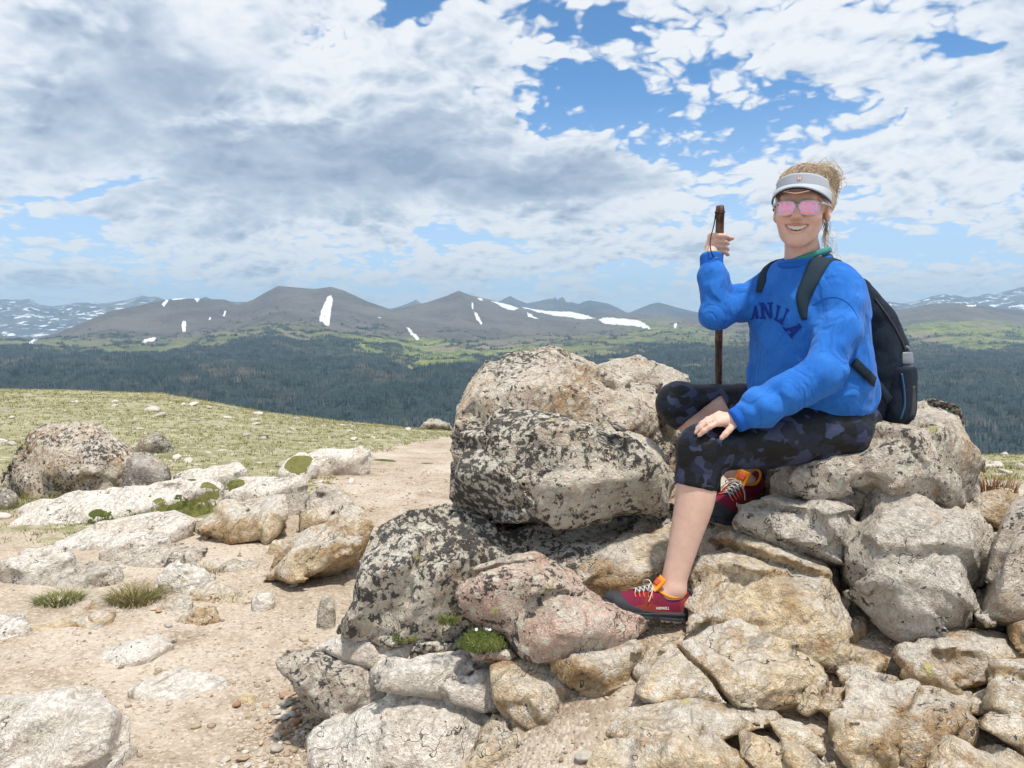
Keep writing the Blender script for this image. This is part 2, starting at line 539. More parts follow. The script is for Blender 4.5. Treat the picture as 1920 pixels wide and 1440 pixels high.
def layer_tables():
    L = []
    L.append((np.full_like(TPX, 70), np.full_like(TPX, 1050)))
    L.append((np.full_like(TPX, 420), np.interp(TPX, [0, 900, 1900], [930, 935, 960])))
    L.append((np.full_like(TPX, 950), np.interp(TPX, [0, 400, 900, 1400, 1900], [815, 835, 845, 850, 868])))
    L.append((np.full_like(TPX, 1700), np.interp(TPX, [0, 400, 900, 1400, 1700, 1900], [732, 742, 755, 752, 765, 770])))
    L.append((np.full_like(TPX, 2700), np.interp(TPX, [0, 400, 700, 900, 1400, 1700, 1900], [690, 692, 690, 700, 690, 700, 705])))
    L.append((np.full_like(TPX, 3900), TREE))
    L.append((3900 + (RIDGE_Y - 3900) * 0.5, RIDGE + (TREE - RIDGE) * 0.52))
    L.append((RIDGE_Y * 0.975, RIDGE + (TREE - RIDGE) * 0.045))
    L.append((RIDGE_Y, RIDGE))
    L.append((RIDGE_Y * 1.06, RIDGE + 8))
    L.append((RIDGE_Y * 1.35, RIDGE * 0 + 640))
    return L
LAY = layer_tables()
NL = len(LAY)
LY = np.array([l[0] for l in LAY]); LP = np.array([l[1] for l in LAY])

def terr(px, r):
    """px column, r in [0, NL-1] -> xyz (with relief noise) and nominal photo row"""
    px = np.asarray(px, float); r = np.asarray(r, float)
    k = np.clip(np.floor(r).astype(int), 0, NL - 2); f = r - k
    col_y = np.array([np.interp(px, TPX, LY[i]) for i in range(NL)])
    col_p = np.array([np.interp(px, TPX, LP[i]) for i in range(NL)])
    idx = np.arange(px.size)
    cy = col_y.reshape(NL, -1); cpp = col_p.reshape(NL, -1)
    kf, ff = k.ravel(), f.ravel()
    Y = cy[kf, idx] * (1 - ff) + cy[kf + 1, idx] * ff
    py = cpp[kf, idx] * (1 - ff) + cpp[kf + 1, idx] * ff
    a = (px.ravel() - CX) / FPX; b = (CY - py) / FPX
    cp, sp = math.cos(PITCH), math.sin(PITCH)
    dy = cp + b * sp; dz_ = -sp + b * cp
    X = a * Y / dy; Z = CAM_Z + dz_ * Y / dy
    pts = np.stack([X, Y, np.zeros_like(X)], 1)
    amp = np.interp(r.ravel(), [0, 1, 2, 3, 4, 5, 6, 7, 7.9, 8, 10], [0, 4, 34, 78, 84, 52, 62, 34, 5, 4, 4])
    w1 = fbm(pts / 900.0 + 3.1, 5, 41, 0.52)
    w2 = fbm(pts / np.array([300.0, 620.0, 1.0]) + 9.3, 5, 77, 0.55, ridged=True) - 0.45
    Z = Z + amp * (1.25 * w1 + 1.0 * w2)
    return np.stack([X, Y, Z], 1), py

pxs = np.arange(-420, 2360, 3.0)
rr = np.concatenate([np.linspace(0, 2, 14)[:-1], np.linspace(2, 5, 90)[:-1], np.linspace(5, 8, 105)[:-1], np.linspace(8, 10, 10)])
PXG, RG = np.meshgrid(pxs, rr, indexing='ij')
TV, tpy = terr(PXG, RG)
na, nr = PXG.shape
ii, jj = np.meshgrid(np.arange(na - 1), np.arange(nr - 1), indexing='ij')
TF = np.stack([ii * nr + jj, (ii + 1) * nr + jj, (ii + 1) * nr + jj + 1, ii * nr + jj + 1], -1).reshape(-1, 4)
tpx = PXG.ravel(); tr = RG.ravel()

def g2(px, py, cx, cy, sx, sy):
    return np.exp(-((px - cx) / sx) ** 2 - ((py - cy) / sy) ** 2)

def land_cover(px, py, pos):
    """forest density and meadow amount at a place of the terrain"""
    q = pos.copy(); q[:, 2] = 0
    n1 = fbm(q / 520.0, 4, 5); n2 = fbm(q / 170.0 + 4, 4, 15); n3 = fbm(q / np.array([420., 90., 1.]), 3, 25)
    tl = np.interp(px, TPX, TREE)
    f = sstep((py - tl) + 34 * n1 + 16 * n2, -6, 10)
    # open meadow benches below the tree line
    mead = 1.1 * g2(px, py, 770, 655, 95, 22) + 1.05 * g2(px, py, 850, 668, 70, 18) + 0.9 * g2(px, py, 815, 692, 40, 14) + 0.8 * g2(px, py, 980, 668, 90, 10) \
        + 0.7 * g2(px, py, 1140, 668, 110, 10) + 1.0 * g2(px, py, 1820, 628, 160, 22) + 0.6 * g2(px, py, 1240, 622, 110, 22) + 0.4 * g2(px, py, 550, 655, 40, 16) + 0.9 * g2(px, py, 1290, 705, 30, 10)
    mead = mead + 0.55 * n1 + 0.4 * n2
    f = f * (1 - sstep(mead, 0.28, 0.6))
    # krummholz strips above it
    k = sstep(n3 + 0.5 * n2, 0.08, 0.18) * sstep(py - tl, -56, -12)
    k = np.maximum(k, sstep(n2 + n1 + 0.5 * g2(px, py, 860, 625, 60, 18) + 0.5 * g2(px, py, 700, 618, 40, 12), 0.32, 0.5))
    f = np.maximum(f, 0.8 * k * sstep(py - tl, -60, -25))
    m_ = np.clip(sstep(mead, 0.15, 0.7) + 0.75 * sstep(py - tl + 26 * n2, -40, 4), 0, 1)
    return f, m_

forest, meadow = land_cover(tpx, tpy, TV)
me = mk_mesh('mountain_slopes', TV, TF)
for nm, vals in (('forest', forest), ('meadow', meadow)):
    a = me.attributes.new(nm, 'FLOAT', 'POINT')
    a.data.foreach_set('value', vals.astype(np.float32))
m_terr, t = new_mat('alpine_slopes')
oc = t.n('ShaderNodeTexCoord').outputs['Object']
fa = t.n('ShaderNodeAttribute', attribute_name='forest').outputs['Fac']
ma = t.n('ShaderNodeAttribute', attribute_name='meadow').outputs['Fac']
nb = t.noise(oc, 0.0016, 6, 0.6); nm_ = t.noise(oc, 0.012, 6, 0.65)
base = t.mix(t.ss(nb, 0.35, 0.65), (0.095, 0.090, 0.092), (0.150, 0.138, 0.130))
base = t.mix(t.m('MULTIPLY', t.ss(nm_, 0.5, 0.75), 0.5), base, (0.175, 0.165, 0.155))
mcol = t.mix(t.ss(nm_, 0.35, 0.7), (0.12, 0.165, 0.052), (0.27, 0.285, 0.12))
mcol = t.mix(t.ss(nb, 0.5, 0.62), mcol, (0.24, 0.21, 0.14))
col = t.mix(t.m('MULTIPLY', ma, t.ss(nm_, 0.2, 0.5)), base, mcol)
fcol = t.mix(t.ss(nm_, 0.3, 0.7), (0.018, 0.034, 0.040), (0.045, 0.066, 0.062))
col = t.mix(fa, col, fcol)
finish(t, col, 1.0, t.m('ADD', nm_, t.m('MULTIPLY', t.noise(oc, 0.004, 5, 0.65), 2.0)), 1.0, 40.0)
slopes = add_obj('mountain_slopes', me, m_terr)
tag(slopes, kind='structure')

# snow patches lying on the slopes
m_snow = simple_mat('old_snow', (0.66, 0.68, 0.71), 0.7, 0.02, 0.05)
def inside(poly, x, y):
    c = np.zeros(x.shape, bool)
    n = len(poly)
    for i in range(n):
        x1, y1 = poly[i]; x2, y2 = poly[(i + 1) % n]
        cnd = ((y1 > y) != (y2 > y))
        with np.errstate(divide='ignore', invalid='ignore'):
            c ^= cnd & (x < (x2 - x1) * (y - y1) / (y2 - y1) + x1)
    return c

def row_of(px, py):
    """invert nominal row -> r along each column (far side search from the ridge down)"""
    col_p = np.array([np.interp(px, TPX, LP[i]) for i in range(NL)])
    r = np.zeros(len(px))
    for i in range(len(px)):
        r[i] = np.interp(-py[i], -col_p[2:9, i], np.arange(2, 9))
    return r

SNOW = [
    [(614, 558), (622, 556), (625, 568), (622, 582), (620, 598), (618, 614), (608, 612), (598, 604), (601, 592), (607, 578)],
    [(884, 570), (888, 572), (888, 580), (884, 578)], [(887, 585), (892, 588), (899, 596), (905, 608), (901, 609), (893, 600)],
    [(894, 559), (903, 560), (908, 565), (899, 565)], [(916, 564), (932, 567), (958, 573), (974, 580), (964, 583), (944, 577)],
    [(974, 574), (1000, 580), (1036, 585), (1072, 586), (1098, 592), (1119, 598), (1104, 600), (1072, 596), (1036, 592), (1010, 588), (985, 581)],
    [(987, 585), (1001, 592), (1013, 597), (1006, 598), (990, 594)],
    [(1118, 603), (1130, 598), (1160, 601), (1190, 607), (1215, 613), (1221, 618), (1190, 616), (1160, 613), (1135, 611)],
    [(760, 616), (770, 620), (784, 632), (788, 639), (780, 638)], [(264, 646), (280, 640), (295, 638), (290, 643), (272, 651)],
    [(303, 573), (312, 564), (318, 565), (308, 577)], [(320, 562), (340, 560), (357, 561), (345, 564), (325, 566)],
    [(340, 612), (345, 606), (350, 610), (348, 617), (342, 617)], [(388, 604), (393, 596), (397, 596), (392, 604)],
    [(415, 596), (421, 590), (427, 590), (419, 597)], [(54, 650), (66, 645), (74, 646), (60, 651)], [(363, 562), (372, 561), (376, 564), (370, 569)],
    [(1780, 571), (1793, 567), (1805, 569), (1799, 572)], [(1810, 574), (1830, 574), (1831, 577), (1812, 577)],
    [(1262, 614), (1268, 609), (1270, 614), (1265, 619)], [(709, 599), (716, 600), (714, 603), (708, 602)], [(1030, 632), (1037, 633), (1034, 636)],
]
for si, poly in enumerate(SNOW):
    pa = np.array(poly, float)
    x0, y0 = pa.min(0) - 2; x1, y1 = pa.max(0) + 2
    st = 0.8
    gx_, gy_ = np.meshgrid(np.arange(x0, x1 + st, st), np.arange(y0, y1 + st, st), indexing='ij')
    q = np.stack([gx_.ravel(), gy_.ravel(), np.full(gx_.size, si * 7.3)], 1)
    ox = 1.6 * fbm(q / 5.0, 3, 3); oy = 1.1 * fbm(q / 4.0 + 50, 3, 8)
    ins = inside(poly, gx_.ravel() + ox, gy_.ravel() + oy).reshape(gx_.shape)
    r = row_of(gx_.ravel(), gy_.ravel())
    pos, _ = terr(gx_.ravel(), r)
    pos = pos + np.array([0, -3.0, 5.0])
    nx_, ny_ = gx_.shape
    ii, jj = np.meshgrid(np.arange(nx_ - 1), np.arange(ny_ - 1), indexing='ij')
    keep = ins[:-1, :-1] & ins[1:, :-1] & ins[1:, 1:] & ins[:-1, 1:]
    if keep.sum() < 2: continue
    f = np.stack([ii * ny_ + jj, ii * ny_ + jj + 1, (ii + 1) * ny_ + jj + 1, (ii + 1) * ny_ + jj], -1)[keep]
    used = np.unique(f); rm = np.zeros(len(pos), int); rm[used] = np.arange(len(used))
    top = pos[used]; f = rm[f]
    # closed slab: underside 8 m lower into the slope
    n = len(top)
    V2 = np.concatenate([top, top - np.array([0, -4, 9.0])]); 
    edges = {}
    for q4 in f:
        for k in range(4):
            e = (q4[k], q4[(k + 1) % 4])
            if (e[1], e[0]) in edges: del edges[(e[1], e[0])]
            else: edges[e] = 1
    side = [(e[1], e[0], e[0] + n, e[1] + n) for e in edges]
    F2 = np.concatenate([f, f[:, ::-1] + n, np.array(side)])
    add_obj('snow_patch', mk_mesh('snow_patch', V2, F2), m_snow, slopes)

# ---- far ranges --------------------------------------------------------------
def far_material(name, snow):
    m_, t = new_mat(name)
    oc = t.n('ShaderNodeTexCoord').outputs['Object']
    n1 = t.noise(oc, 0.0012, 6, 0.65); n2 = t.noise(t.v('MULTIPLY', oc, (1.0, 1.0, 0.9)), 0.0042, 6, 0.68)
    c = t.mix(t.ss(n1, 0.35, 0.65), (0.035, 0.040, 0.052), (0.11, 0.108, 0.11))
    c = t.mix(t.ss(n2, 1.0 - snow, 1.0 - snow + 0.03), c, (0.78, 0.80, 0.84))
    finish(t, c, 1.0, n1, 0.8, 80.0)
    return m_
m_far_snowy = far_material('snowy_far_rock', 0.44)
m_far_bare = far_material('bare_far_rock', 0.27)
def far_range(name, pts, Y, depth, base, mat, seed, relief=1.0):
    pts = np.array(pts, float)
    px = np.arange(pts[0, 0], pts[-1, 0], 1.5)
    top = np.interp(px, pts[:, 0], pts[:, 1])
    top = top + 0.9 * fbm(np.stack([px / 9.0, px * 0, px * 0 + seed], 1), 4, seed)
    n = 56
    s = np.linspace(0, 1, n)
    front = np.concatenate([s, [1.04, 1.3]])
    Vv = []
    for k, f in enumerate(front):
        py = base + (top - base) * min(f, 1.0) if f <= 1 else top + (f - 1) * 60
        Yk = Y - depth * (1 - f)
        a = (px - CX) / FPX; b = (CY - py) / FPX
        cp, sp = math.cos(PITCH), math.sin(PITCH)
        dy = cp + b * sp; dz_ = -sp + b * cp
        X = a * Yk / dy; Z = CAM_Z + dz_ * Yk / dy
        q = np.stack([X, np.full_like(X, Yk), np.full_like(X, seed * 100.)], 1)
        amp = relief * 230.0 * math.sin(math.pi * min(f, 1.0)) ** 0.8 if f <= 1 else 0
        Z = Z + amp * (fbm(q / 1500.0, 5, seed, 0.55, ridged=True) - 0.45)
        Vv.append(np.stack([X, np.full_like(X, Yk), Z], 1))
    Vv = np.array(Vv)
    nk, nx_ = Vv.shape[:2]
    ii, jj = np.meshgrid(np.arange(nk - 1), np.arange(nx_ - 1), indexing='ij')
    Fv = np.stack([ii * nx_ + jj, ii * nx_ + jj + 1, (ii + 1) * nx_ + jj + 1, (ii + 1) * nx_ + jj], -1).reshape(-1, 4)
    o = add_obj(name, mk_mesh(name, Vv.reshape(-1, 3), Fv), mat)
    tag(o, kind='structure')
    return o
far_range('snowy_mountain_range', [(-500, 545), (-300, 556), (-120, 548), (0, 562), (12, 560), (40, 562), (55, 560), (75, 571), (95, 574), (112, 573), (140, 568), (170, 567), (195, 569), (215, 566), (240, 562), (265, 554), (280, 557), (292, 556), (312, 563), (350, 570), (385, 556), (400, 562), (440, 566), (475, 566), (520, 575), (600, 590)], 15500, 5200, 634, m_far_snowy, 3)
far_range('blue_mountain_range', [(560, 600), (690, 592), (735, 578), (745, 576), (765, 569), (780, 562), (792, 570), (820, 576), (880, 576), (925, 570), (940, 563), (956, 555), (970, 562), (988, 569), (1012, 564), (1030, 560), (1037, 560), (1041, 556), (1045, 563), (1050, 558), (1056, 557), (1062, 567), (1072, 566), (1085, 570), (1096, 565), (1106, 563), (1122, 566), (1140, 569), (1158, 577), (1175, 586), (1300, 596), (1460, 600)], 15500, 4600, 612, m_far_bare, 5, 0.8)
far_range('rounded_far_hill', [(1120, 604), (1180, 586), (1200, 578), (1220, 570), (1234, 567), (1250, 571), (1275, 578), (1310, 586), (1380, 592), (1480, 600)], 13500, 2600, 612, m_far_bare, 8, 0.5)
far_range('snowy_eastern_range', [(1440, 600), (1560, 584), (1640, 575), (1666, 565), (1690, 569), (1715, 566), (1745, 556), (1772, 551), (1790, 553), (1815, 558), (1835, 554), (1852, 550), (1866, 553), (1882, 547), (1905, 541), (1920, 537), (1960, 532), (2050, 545), (2200, 530), (2500, 545)], 16500, 5200, 606, m_far_snowy, 12)

# ---- forest on the slopes: conifers too many to count ------------------------
def conifer(h, r, seg, tiers, rng):
    V, F = [], []
    for k in range(tiers):
        z0 = h * (0.12 + 0.80 * k / tiers); z1 = h * min(1.0, 0.12 + 0.80 * (k + 1.7) / tiers)
        if k == tiers - 1: z1 = h
        rad = r * (1 - 0.82 * k / tiers)
        b = len(V)
        for s_ in range(seg):
            a_ = 2 * math.pi * (s_ + 0.5 * k) / seg
            q = rad * rng.uniform(0.75, 1.2)
            V.append((q * math.cos(a_), q * math.sin(a_), z0 + rng.uniform(-0.04, 0.03) * h))
        V.append((0, 0, z1))
        for s_ in range(seg):
            F.append((b + s_, b + (s_ + 1) % seg, b + seg))
    return np.array(V), np.array(F)

def needle_mat(name, c0, c1):
    m_, t = new_mat(name)
    g = t.n('ShaderNodeTexCoord').outputs['Object']
    rnd = t.n('ShaderNodeObjectInfo').outputs['Random']
    n = t.noise(g, 0.35, 3, 0.6)
    f = t.m('ADD', t.m('MULTIPLY', n, 0.8), t.m('MULTIPLY', rnd, 0.5), clamp=True)
    finish(t, t.mix(t.ss(f, 0.3, 0.9), c0, c1), 1.0)
    return m_
m_need = needle_mat('conifer_needles', (0.014, 0.032, 0.046), (0.055, 0.084, 0.092))
m_dead = needle_mat('bare_grey_conifer', (0.095, 0.092, 0.085), (0.17, 0.16, 0.145))

rngt = np.random.default_rng(5)
clumps = []
for ci in range(3):
    parts = []
    for k in range(9):
        h = rngt.uniform(8, 16) if ci < 2 else rngt.uniform(7, 13)
        v, f = conifer(h, h * (rngt.uniform(0.13, 0.19) if ci < 2 else 0.08), 5, 3, rngt)
        parts.append((v + np.array([rngt.uniform(-11, 11), rngt.uniform(-11, 11), -1.0]), f))
    v, f = merge(parts)
    me = mk_mesh('conifer_clump', v, f, smooth=False)
    me.materials.append(m_need if ci < 2 else m_dead)
    clumps.append(me)

N = 95000
cpx = rngt.uniform(-150, 2080, N); cr = rngt.uniform(1.9, 6.6, N)
# equal-area rejection
pos, cpy = terr(cpx, cr)
pos2, _ = terr(cpx, cr + 0.02)
dA = pos[:, 1] * np.abs(pos2[:, 1] - pos[:, 1])
fden, _ = land_cover(cpx, cpy, pos)
keep = (rngt.uniform(0, 1, N) < np.clip(dA / np.percentile(dA, 70), 0, 1)) & (rngt.uniform(0, 1, N) < fden)
pos = pos[keep]
deadn = fbm(np.stack([(pos[:, 0] + pos[:, 1]) / 260.0, (pos[:, 0] - pos[:, 1]) / 1100.0, pos[:, 0] * 0], 1), 3, 91)
kind_ = np.where(rngt.uniform(0, 1, len(pos)) < np.clip(0.22 + 2.2 * deadn, 0.02, 0.85), 2, rngt.integers(0, 2, len(pos)))

def scatter_nodes(name, proto):
    ng = bpy.data.node_groups.new(name, 'GeometryNodeTree')
    ng.interface.new_socket('Geometry', in_out='INPUT', socket_type='NodeSocketGeometry')
    ng.interface.new_socket('Geometry', in_out='OUTPUT', socket_type='NodeSocketGeometry')
    N_ = ng.nodes.new
    gi, go = N_('NodeGroupInput'), N_('NodeGroupOutput')
    oi = N_('GeometryNodeObjectInfo'); oi.inputs['Object'].default_value = proto
    iop = N_('GeometryNodeInstanceOnPoints')
    rot = N_('FunctionNodeRandomValue'); rot.data_type = 'FLOAT_VECTOR'
    rot.inputs[0].default_value = (0, 0, 0); rot.inputs[1].default_value = (0.06, 0.06, 6.28)
    scl = N_('FunctionNodeRandomValue'); scl.data_type = 'FLOAT'
    scl.inputs[2].default_value = 0.65; scl.inputs[3].default_value = 1.25
    L = ng.links.new
    L(gi.outputs[0], iop.inputs['Points']); L(oi.outputs['Geometry'], iop.inputs['Instance'])
    L(rot.outputs[0], iop.inputs['Rotation']); L(scl.outputs[1], iop.inputs['Scale'])
    L(iop.outputs[0], go.inputs[0])
    return ng

for ci in range(3):
    pts = pos[kind_ == ci]
    me = bpy.data.meshes.new('forest')
    me.vertices.add(len(pts) - 1)
    me.vertices.foreach_set('co', pts[1:].astype(np.float32).ravel())
    fo = add_obj('forest', me)
    tag(fo, ['dark green conifer forest covering the valley slopes', 'blue green conifer forest covering the valley slopes', 'grey bare conifers mixed through the valley forest'][ci], 'forest', 'conifer forest on the slopes', 'stuff')
    pr = add_obj('conifer_clump', clumps[ci], None, fo, tuple(pts[0]))
    md = fo.modifiers.new('scatter', 'NODES')
    md.node_group = scatter_nodes('scatter_conifers', pr)
print('forest clumps', len(pos))

# ---- hazy mountain air -------------------------------------------------------
HAZE = True
if HAZE:
    bm = bmesh.new()
    bmesh.ops.create_cube(bm, size=1.0)
    zlo = float(TV[:, 2].min()) - 60; zhi = 820.0
    for v in bm.verts:
        v.co = Vector((v.co.x * 46000, v.co.y * 46000, zlo if v.co.z < 0 else zhi))
    me = bpy.data.meshes.new('haze'); bm.to_mesh(me); bm.free()
    m_haze, t = new_mat('pale_air')
    vol = t.n('ShaderNodeVolumePrincipled', {'Color': (0.52, 0.77, 1.0, 1.0), 'Density': 6.2e-5, 'Anisotropy': 0.2})
    t.n('ShaderNodeOutputMaterial', {'Volume': vol.outputs[0]})
    hz_o = add_obj('haze', me, m_haze)
    tag(hz_o, 'thin blue mountain haze filling the valley', 'haze', None, 'stuff')
# =================================================================== ROCKS
def rock_mat(name, base1, base2, stain=0.35, black=0.3, pale=0.5, pink=0.0, ochre=(0.27, 0.155, 0.055), grey=(0.52, 0.485, 0.43), streak=0.5):
    m_, t = new_mat(name)
    tc = t.n('ShaderNodeTexCoord').outputs['Object']
    rnd = t.n('ShaderNodeObjectInfo').outputs['Random']
    off = t.v('SCALE', (13.7, 7.1, 29.3), scale=rnd)
    oc = t.v('ADD', tc, off)
    wv = t.v('SUBTRACT', t.noise(oc, 5.0, 4, 0.6, out=1), (0.5, 0.5, 0.5))
    ocw = t.v('ADD', oc, t.v('SCALE', wv, scale=0.16))
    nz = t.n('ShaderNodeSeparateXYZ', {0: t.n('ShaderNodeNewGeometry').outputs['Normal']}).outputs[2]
    n_a = t.noise(oc, 3.2, 5, 0.62); n_b = t.noise(ocw, 11.0, 6, 0.66); n_c = t.noise(oc, 48.0, 5, 0.7); n_d = t.noise(oc, 190.0, 3, 0.7)
    rot = t.n('ShaderNodeVectorRotate', {'Vector': ocw, 'Axis': (0.3, 1, 0.2), 'Angle': t.m('MULTIPLY', rnd, 2.2)}).outputs[0]
    fol = t.noise(t.v('MULTIPLY', rot, (2.0, 3.0, 22.0)), 2.4, 6, 0.62)
    c = t.mix(t.ss(n_b, 0.30, 0.70), base1, base2)
    # bleached weathering rind, patchy, more of it on exposed upward sides
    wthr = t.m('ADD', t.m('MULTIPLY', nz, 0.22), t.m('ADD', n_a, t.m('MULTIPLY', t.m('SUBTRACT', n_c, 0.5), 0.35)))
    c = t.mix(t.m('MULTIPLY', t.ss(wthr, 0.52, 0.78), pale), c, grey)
    # iron stain
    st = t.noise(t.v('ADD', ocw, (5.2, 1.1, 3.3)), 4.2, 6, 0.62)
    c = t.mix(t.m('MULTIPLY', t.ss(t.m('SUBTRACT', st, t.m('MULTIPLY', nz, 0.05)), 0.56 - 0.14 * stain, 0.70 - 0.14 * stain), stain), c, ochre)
    st2 = t.noise(t.v('ADD', ocw, (1.2, 8.1, 0.3)), 16.0, 5, 0.6)
    c = t.mix(t.m('MULTIPLY', t.ss(st2, 0.56, 0.66), stain * 0.75), c, (0.30, 0.16, 0.06))
    if pink > 0:
        c = t.mix(t.m('MULTIPLY', t.ss(t.noise(ocw, 7.0, 5, 0.6), 0.40, 0.60), pink), c, (0.52, 0.33, 0.26))
    # foliation streaks and grain
    c = t.mix(t.m('MULTIPLY', t.ss(fol, 0.52, 0.66), streak), c, (0.17, 0.15, 0.135))
    c = t.mix(t.m('MULTIPLY', t.ss(fol, 0.44, 0.30), streak * 0.8), c, (0.60, 0.57, 0.52))
    g = t.lin(n_c, 0.25, 0.75, 0.62, 1.34)
    c = t.v('SCALE', c, scale=t.m('MULTIPLY', g, t.lin(n_d, 0.25, 0.75, 0.82, 1.18)))
    spk = t.noise(t.v('ADD', ocw, (3, 3, 8)), 75.0, 4, 0.7)
    c = t.mix(t.m('MULTIPLY', t.ss(spk, 0.60, 0.70), 0.42), c, (0.10, 0.085, 0.07))
    c = t.mix(t.m('MULTIPLY', t.ss(spk, 0.40, 0.32), 0.45), c, (0.66, 0.62, 0.55))
    # dark mica / hairline fractures
    ce = t.vor(t.v('ADD', ocw, t.v('SCALE', wv, scale=0.5)), 3.4, 'DISTANCE_TO_EDGE')
    crack = t.m('MULTIPLY', t.ss(ce, 0.010, 0.002), t.ss(t.noise(oc, 3.7, 4, 0.6), 0.49, 0.58))
    c = t.mix(t.m('MULTIPLY', crack, 0.85), c, (0.05, 0.042, 0.035))
    # crustose lichens: pale rosettes, some yellow-green, then black
    lv = t.n('ShaderNodeTexVoronoi', {'Vector': ocw, 'Scale': 34.0, 'Randomness': 1.0})
    lr = t.n('ShaderNodeSeparateColor', {0: lv.outputs[1]})
    ros = t.m('MULTIPLY', t.ss(t.m('ADD', lv.outputs[0], t.m('MULTIPLY', t.m('SUBTRACT', n_c, 0.5), 2.2)), 0.44, 0.28), t.m('GREATER_THAN', lr.outputs[0], 1.0 - 0.75 * black))
    c = t.mix(t.m('MULTIPLY', ros, 0.8 if black > 0.5 else 0.35), c, (0.56, 0.54, 0.45))
    yel = t.m('MULTIPLY', ros, t.m('GREATER_THAN', lr.outputs[1], 0.985))
    c = t.mix(t.m('MULTIPLY', yel, 0.7), c, (0.42, 0.40, 0.08))
    bl_big = t.noise(t.v('ADD', oc, (9, 2, 4)), 2.6, 4, 0.6)
    bl = t.noise(t.v('ADD', ocw, (2, 9, 1)), 33.0, 8, 0.74)
    bl = t.m('ADD', bl, t.m('MULTIPLY', t.m('SUBTRACT', bl_big, 0.5), 0.75))
    bl = t.m('ADD', bl, t.m('MULTIPLY', t.m('SUBTRACT', n_c, 0.5), 0.9))
    th = 0.76 - 0.26 * black
    blk = t.ss(bl, th, th + 0.05)
    blk = t.m('MULTIPLY', blk, t.m('SUBTRACT', 1.0, t.m('MULTIPLY', ros, 0.7)))
    c = t.mix(t.m('MULTIPLY', blk, 0.93), c, t.mix(n_c, (0.018, 0.018, 0.02), (0.075, 0.072, 0.07)))
    h = t.m('ADD', t.m('MULTIPLY', n_b, 0.9), t.m('MULTIPLY', n_c, 0.55))
    h = t.m('ADD', h, t.m('MULTIPLY', fol, 0.55))
    h = t.m('ADD', h, t.m('MULTIPLY', n_d, 0.16))
    h = t.m('SUBTRACT', h, t.m('MULTIPLY', crack, 0.9))
    h = t.m('ADD', h, t.m('MULTIPLY', ros, 0.10))
    c = t.v('SCALE', c, scale=1.36)
    h = t.m('ADD', h, t.m('MULTIPLY', spk, 0.35))
    finish(t, c, 0.92, h, 1.0, 0.038, **{'Specular IOR Level': 0.18})
    return m_

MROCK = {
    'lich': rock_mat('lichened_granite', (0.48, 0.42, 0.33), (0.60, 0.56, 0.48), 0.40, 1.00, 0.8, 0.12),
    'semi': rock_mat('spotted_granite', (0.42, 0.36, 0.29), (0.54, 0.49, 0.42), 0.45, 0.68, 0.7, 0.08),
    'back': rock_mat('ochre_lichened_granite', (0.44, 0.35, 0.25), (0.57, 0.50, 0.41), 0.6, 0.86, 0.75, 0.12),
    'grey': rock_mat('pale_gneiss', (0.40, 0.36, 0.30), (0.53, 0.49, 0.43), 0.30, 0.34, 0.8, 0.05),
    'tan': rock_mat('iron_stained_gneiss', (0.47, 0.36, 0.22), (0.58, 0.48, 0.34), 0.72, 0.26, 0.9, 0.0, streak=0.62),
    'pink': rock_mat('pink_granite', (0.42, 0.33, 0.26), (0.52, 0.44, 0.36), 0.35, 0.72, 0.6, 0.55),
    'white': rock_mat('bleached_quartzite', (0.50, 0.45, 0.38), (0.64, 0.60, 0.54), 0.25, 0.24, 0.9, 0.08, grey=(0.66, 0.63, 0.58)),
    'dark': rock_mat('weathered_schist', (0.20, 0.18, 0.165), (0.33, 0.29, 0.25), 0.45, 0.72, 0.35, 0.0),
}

def hull_planes(pts):
    bm = bmesh.new()
    for p in pts: bm.verts.new(p)
    bmesh.ops.remove_doubles(bm, verts=bm.verts, dist=0.004)
    bmesh.ops.convex_hull(bm, input=bm.verts)
    bm.normal_update()
    c = np.mean(np.asarray(pts), 0)
    pl = []
    for f in bm.faces:
        n = np.array(f.normal); 
        if np.linalg.norm(n) < 0.5 or f.calc_area() < 1e-6: continue
        d = float(np.dot(n, np.array(f.verts[0].co)))
        if np.dot(n, c) > d: n, d = -n, -d
        for q in pl:
            if np.dot(q[0], n) > 0.995 and abs(q[1] - d) < 0.006: break
        else:
            pl.append((n, d))
    bm.free()
    return pl

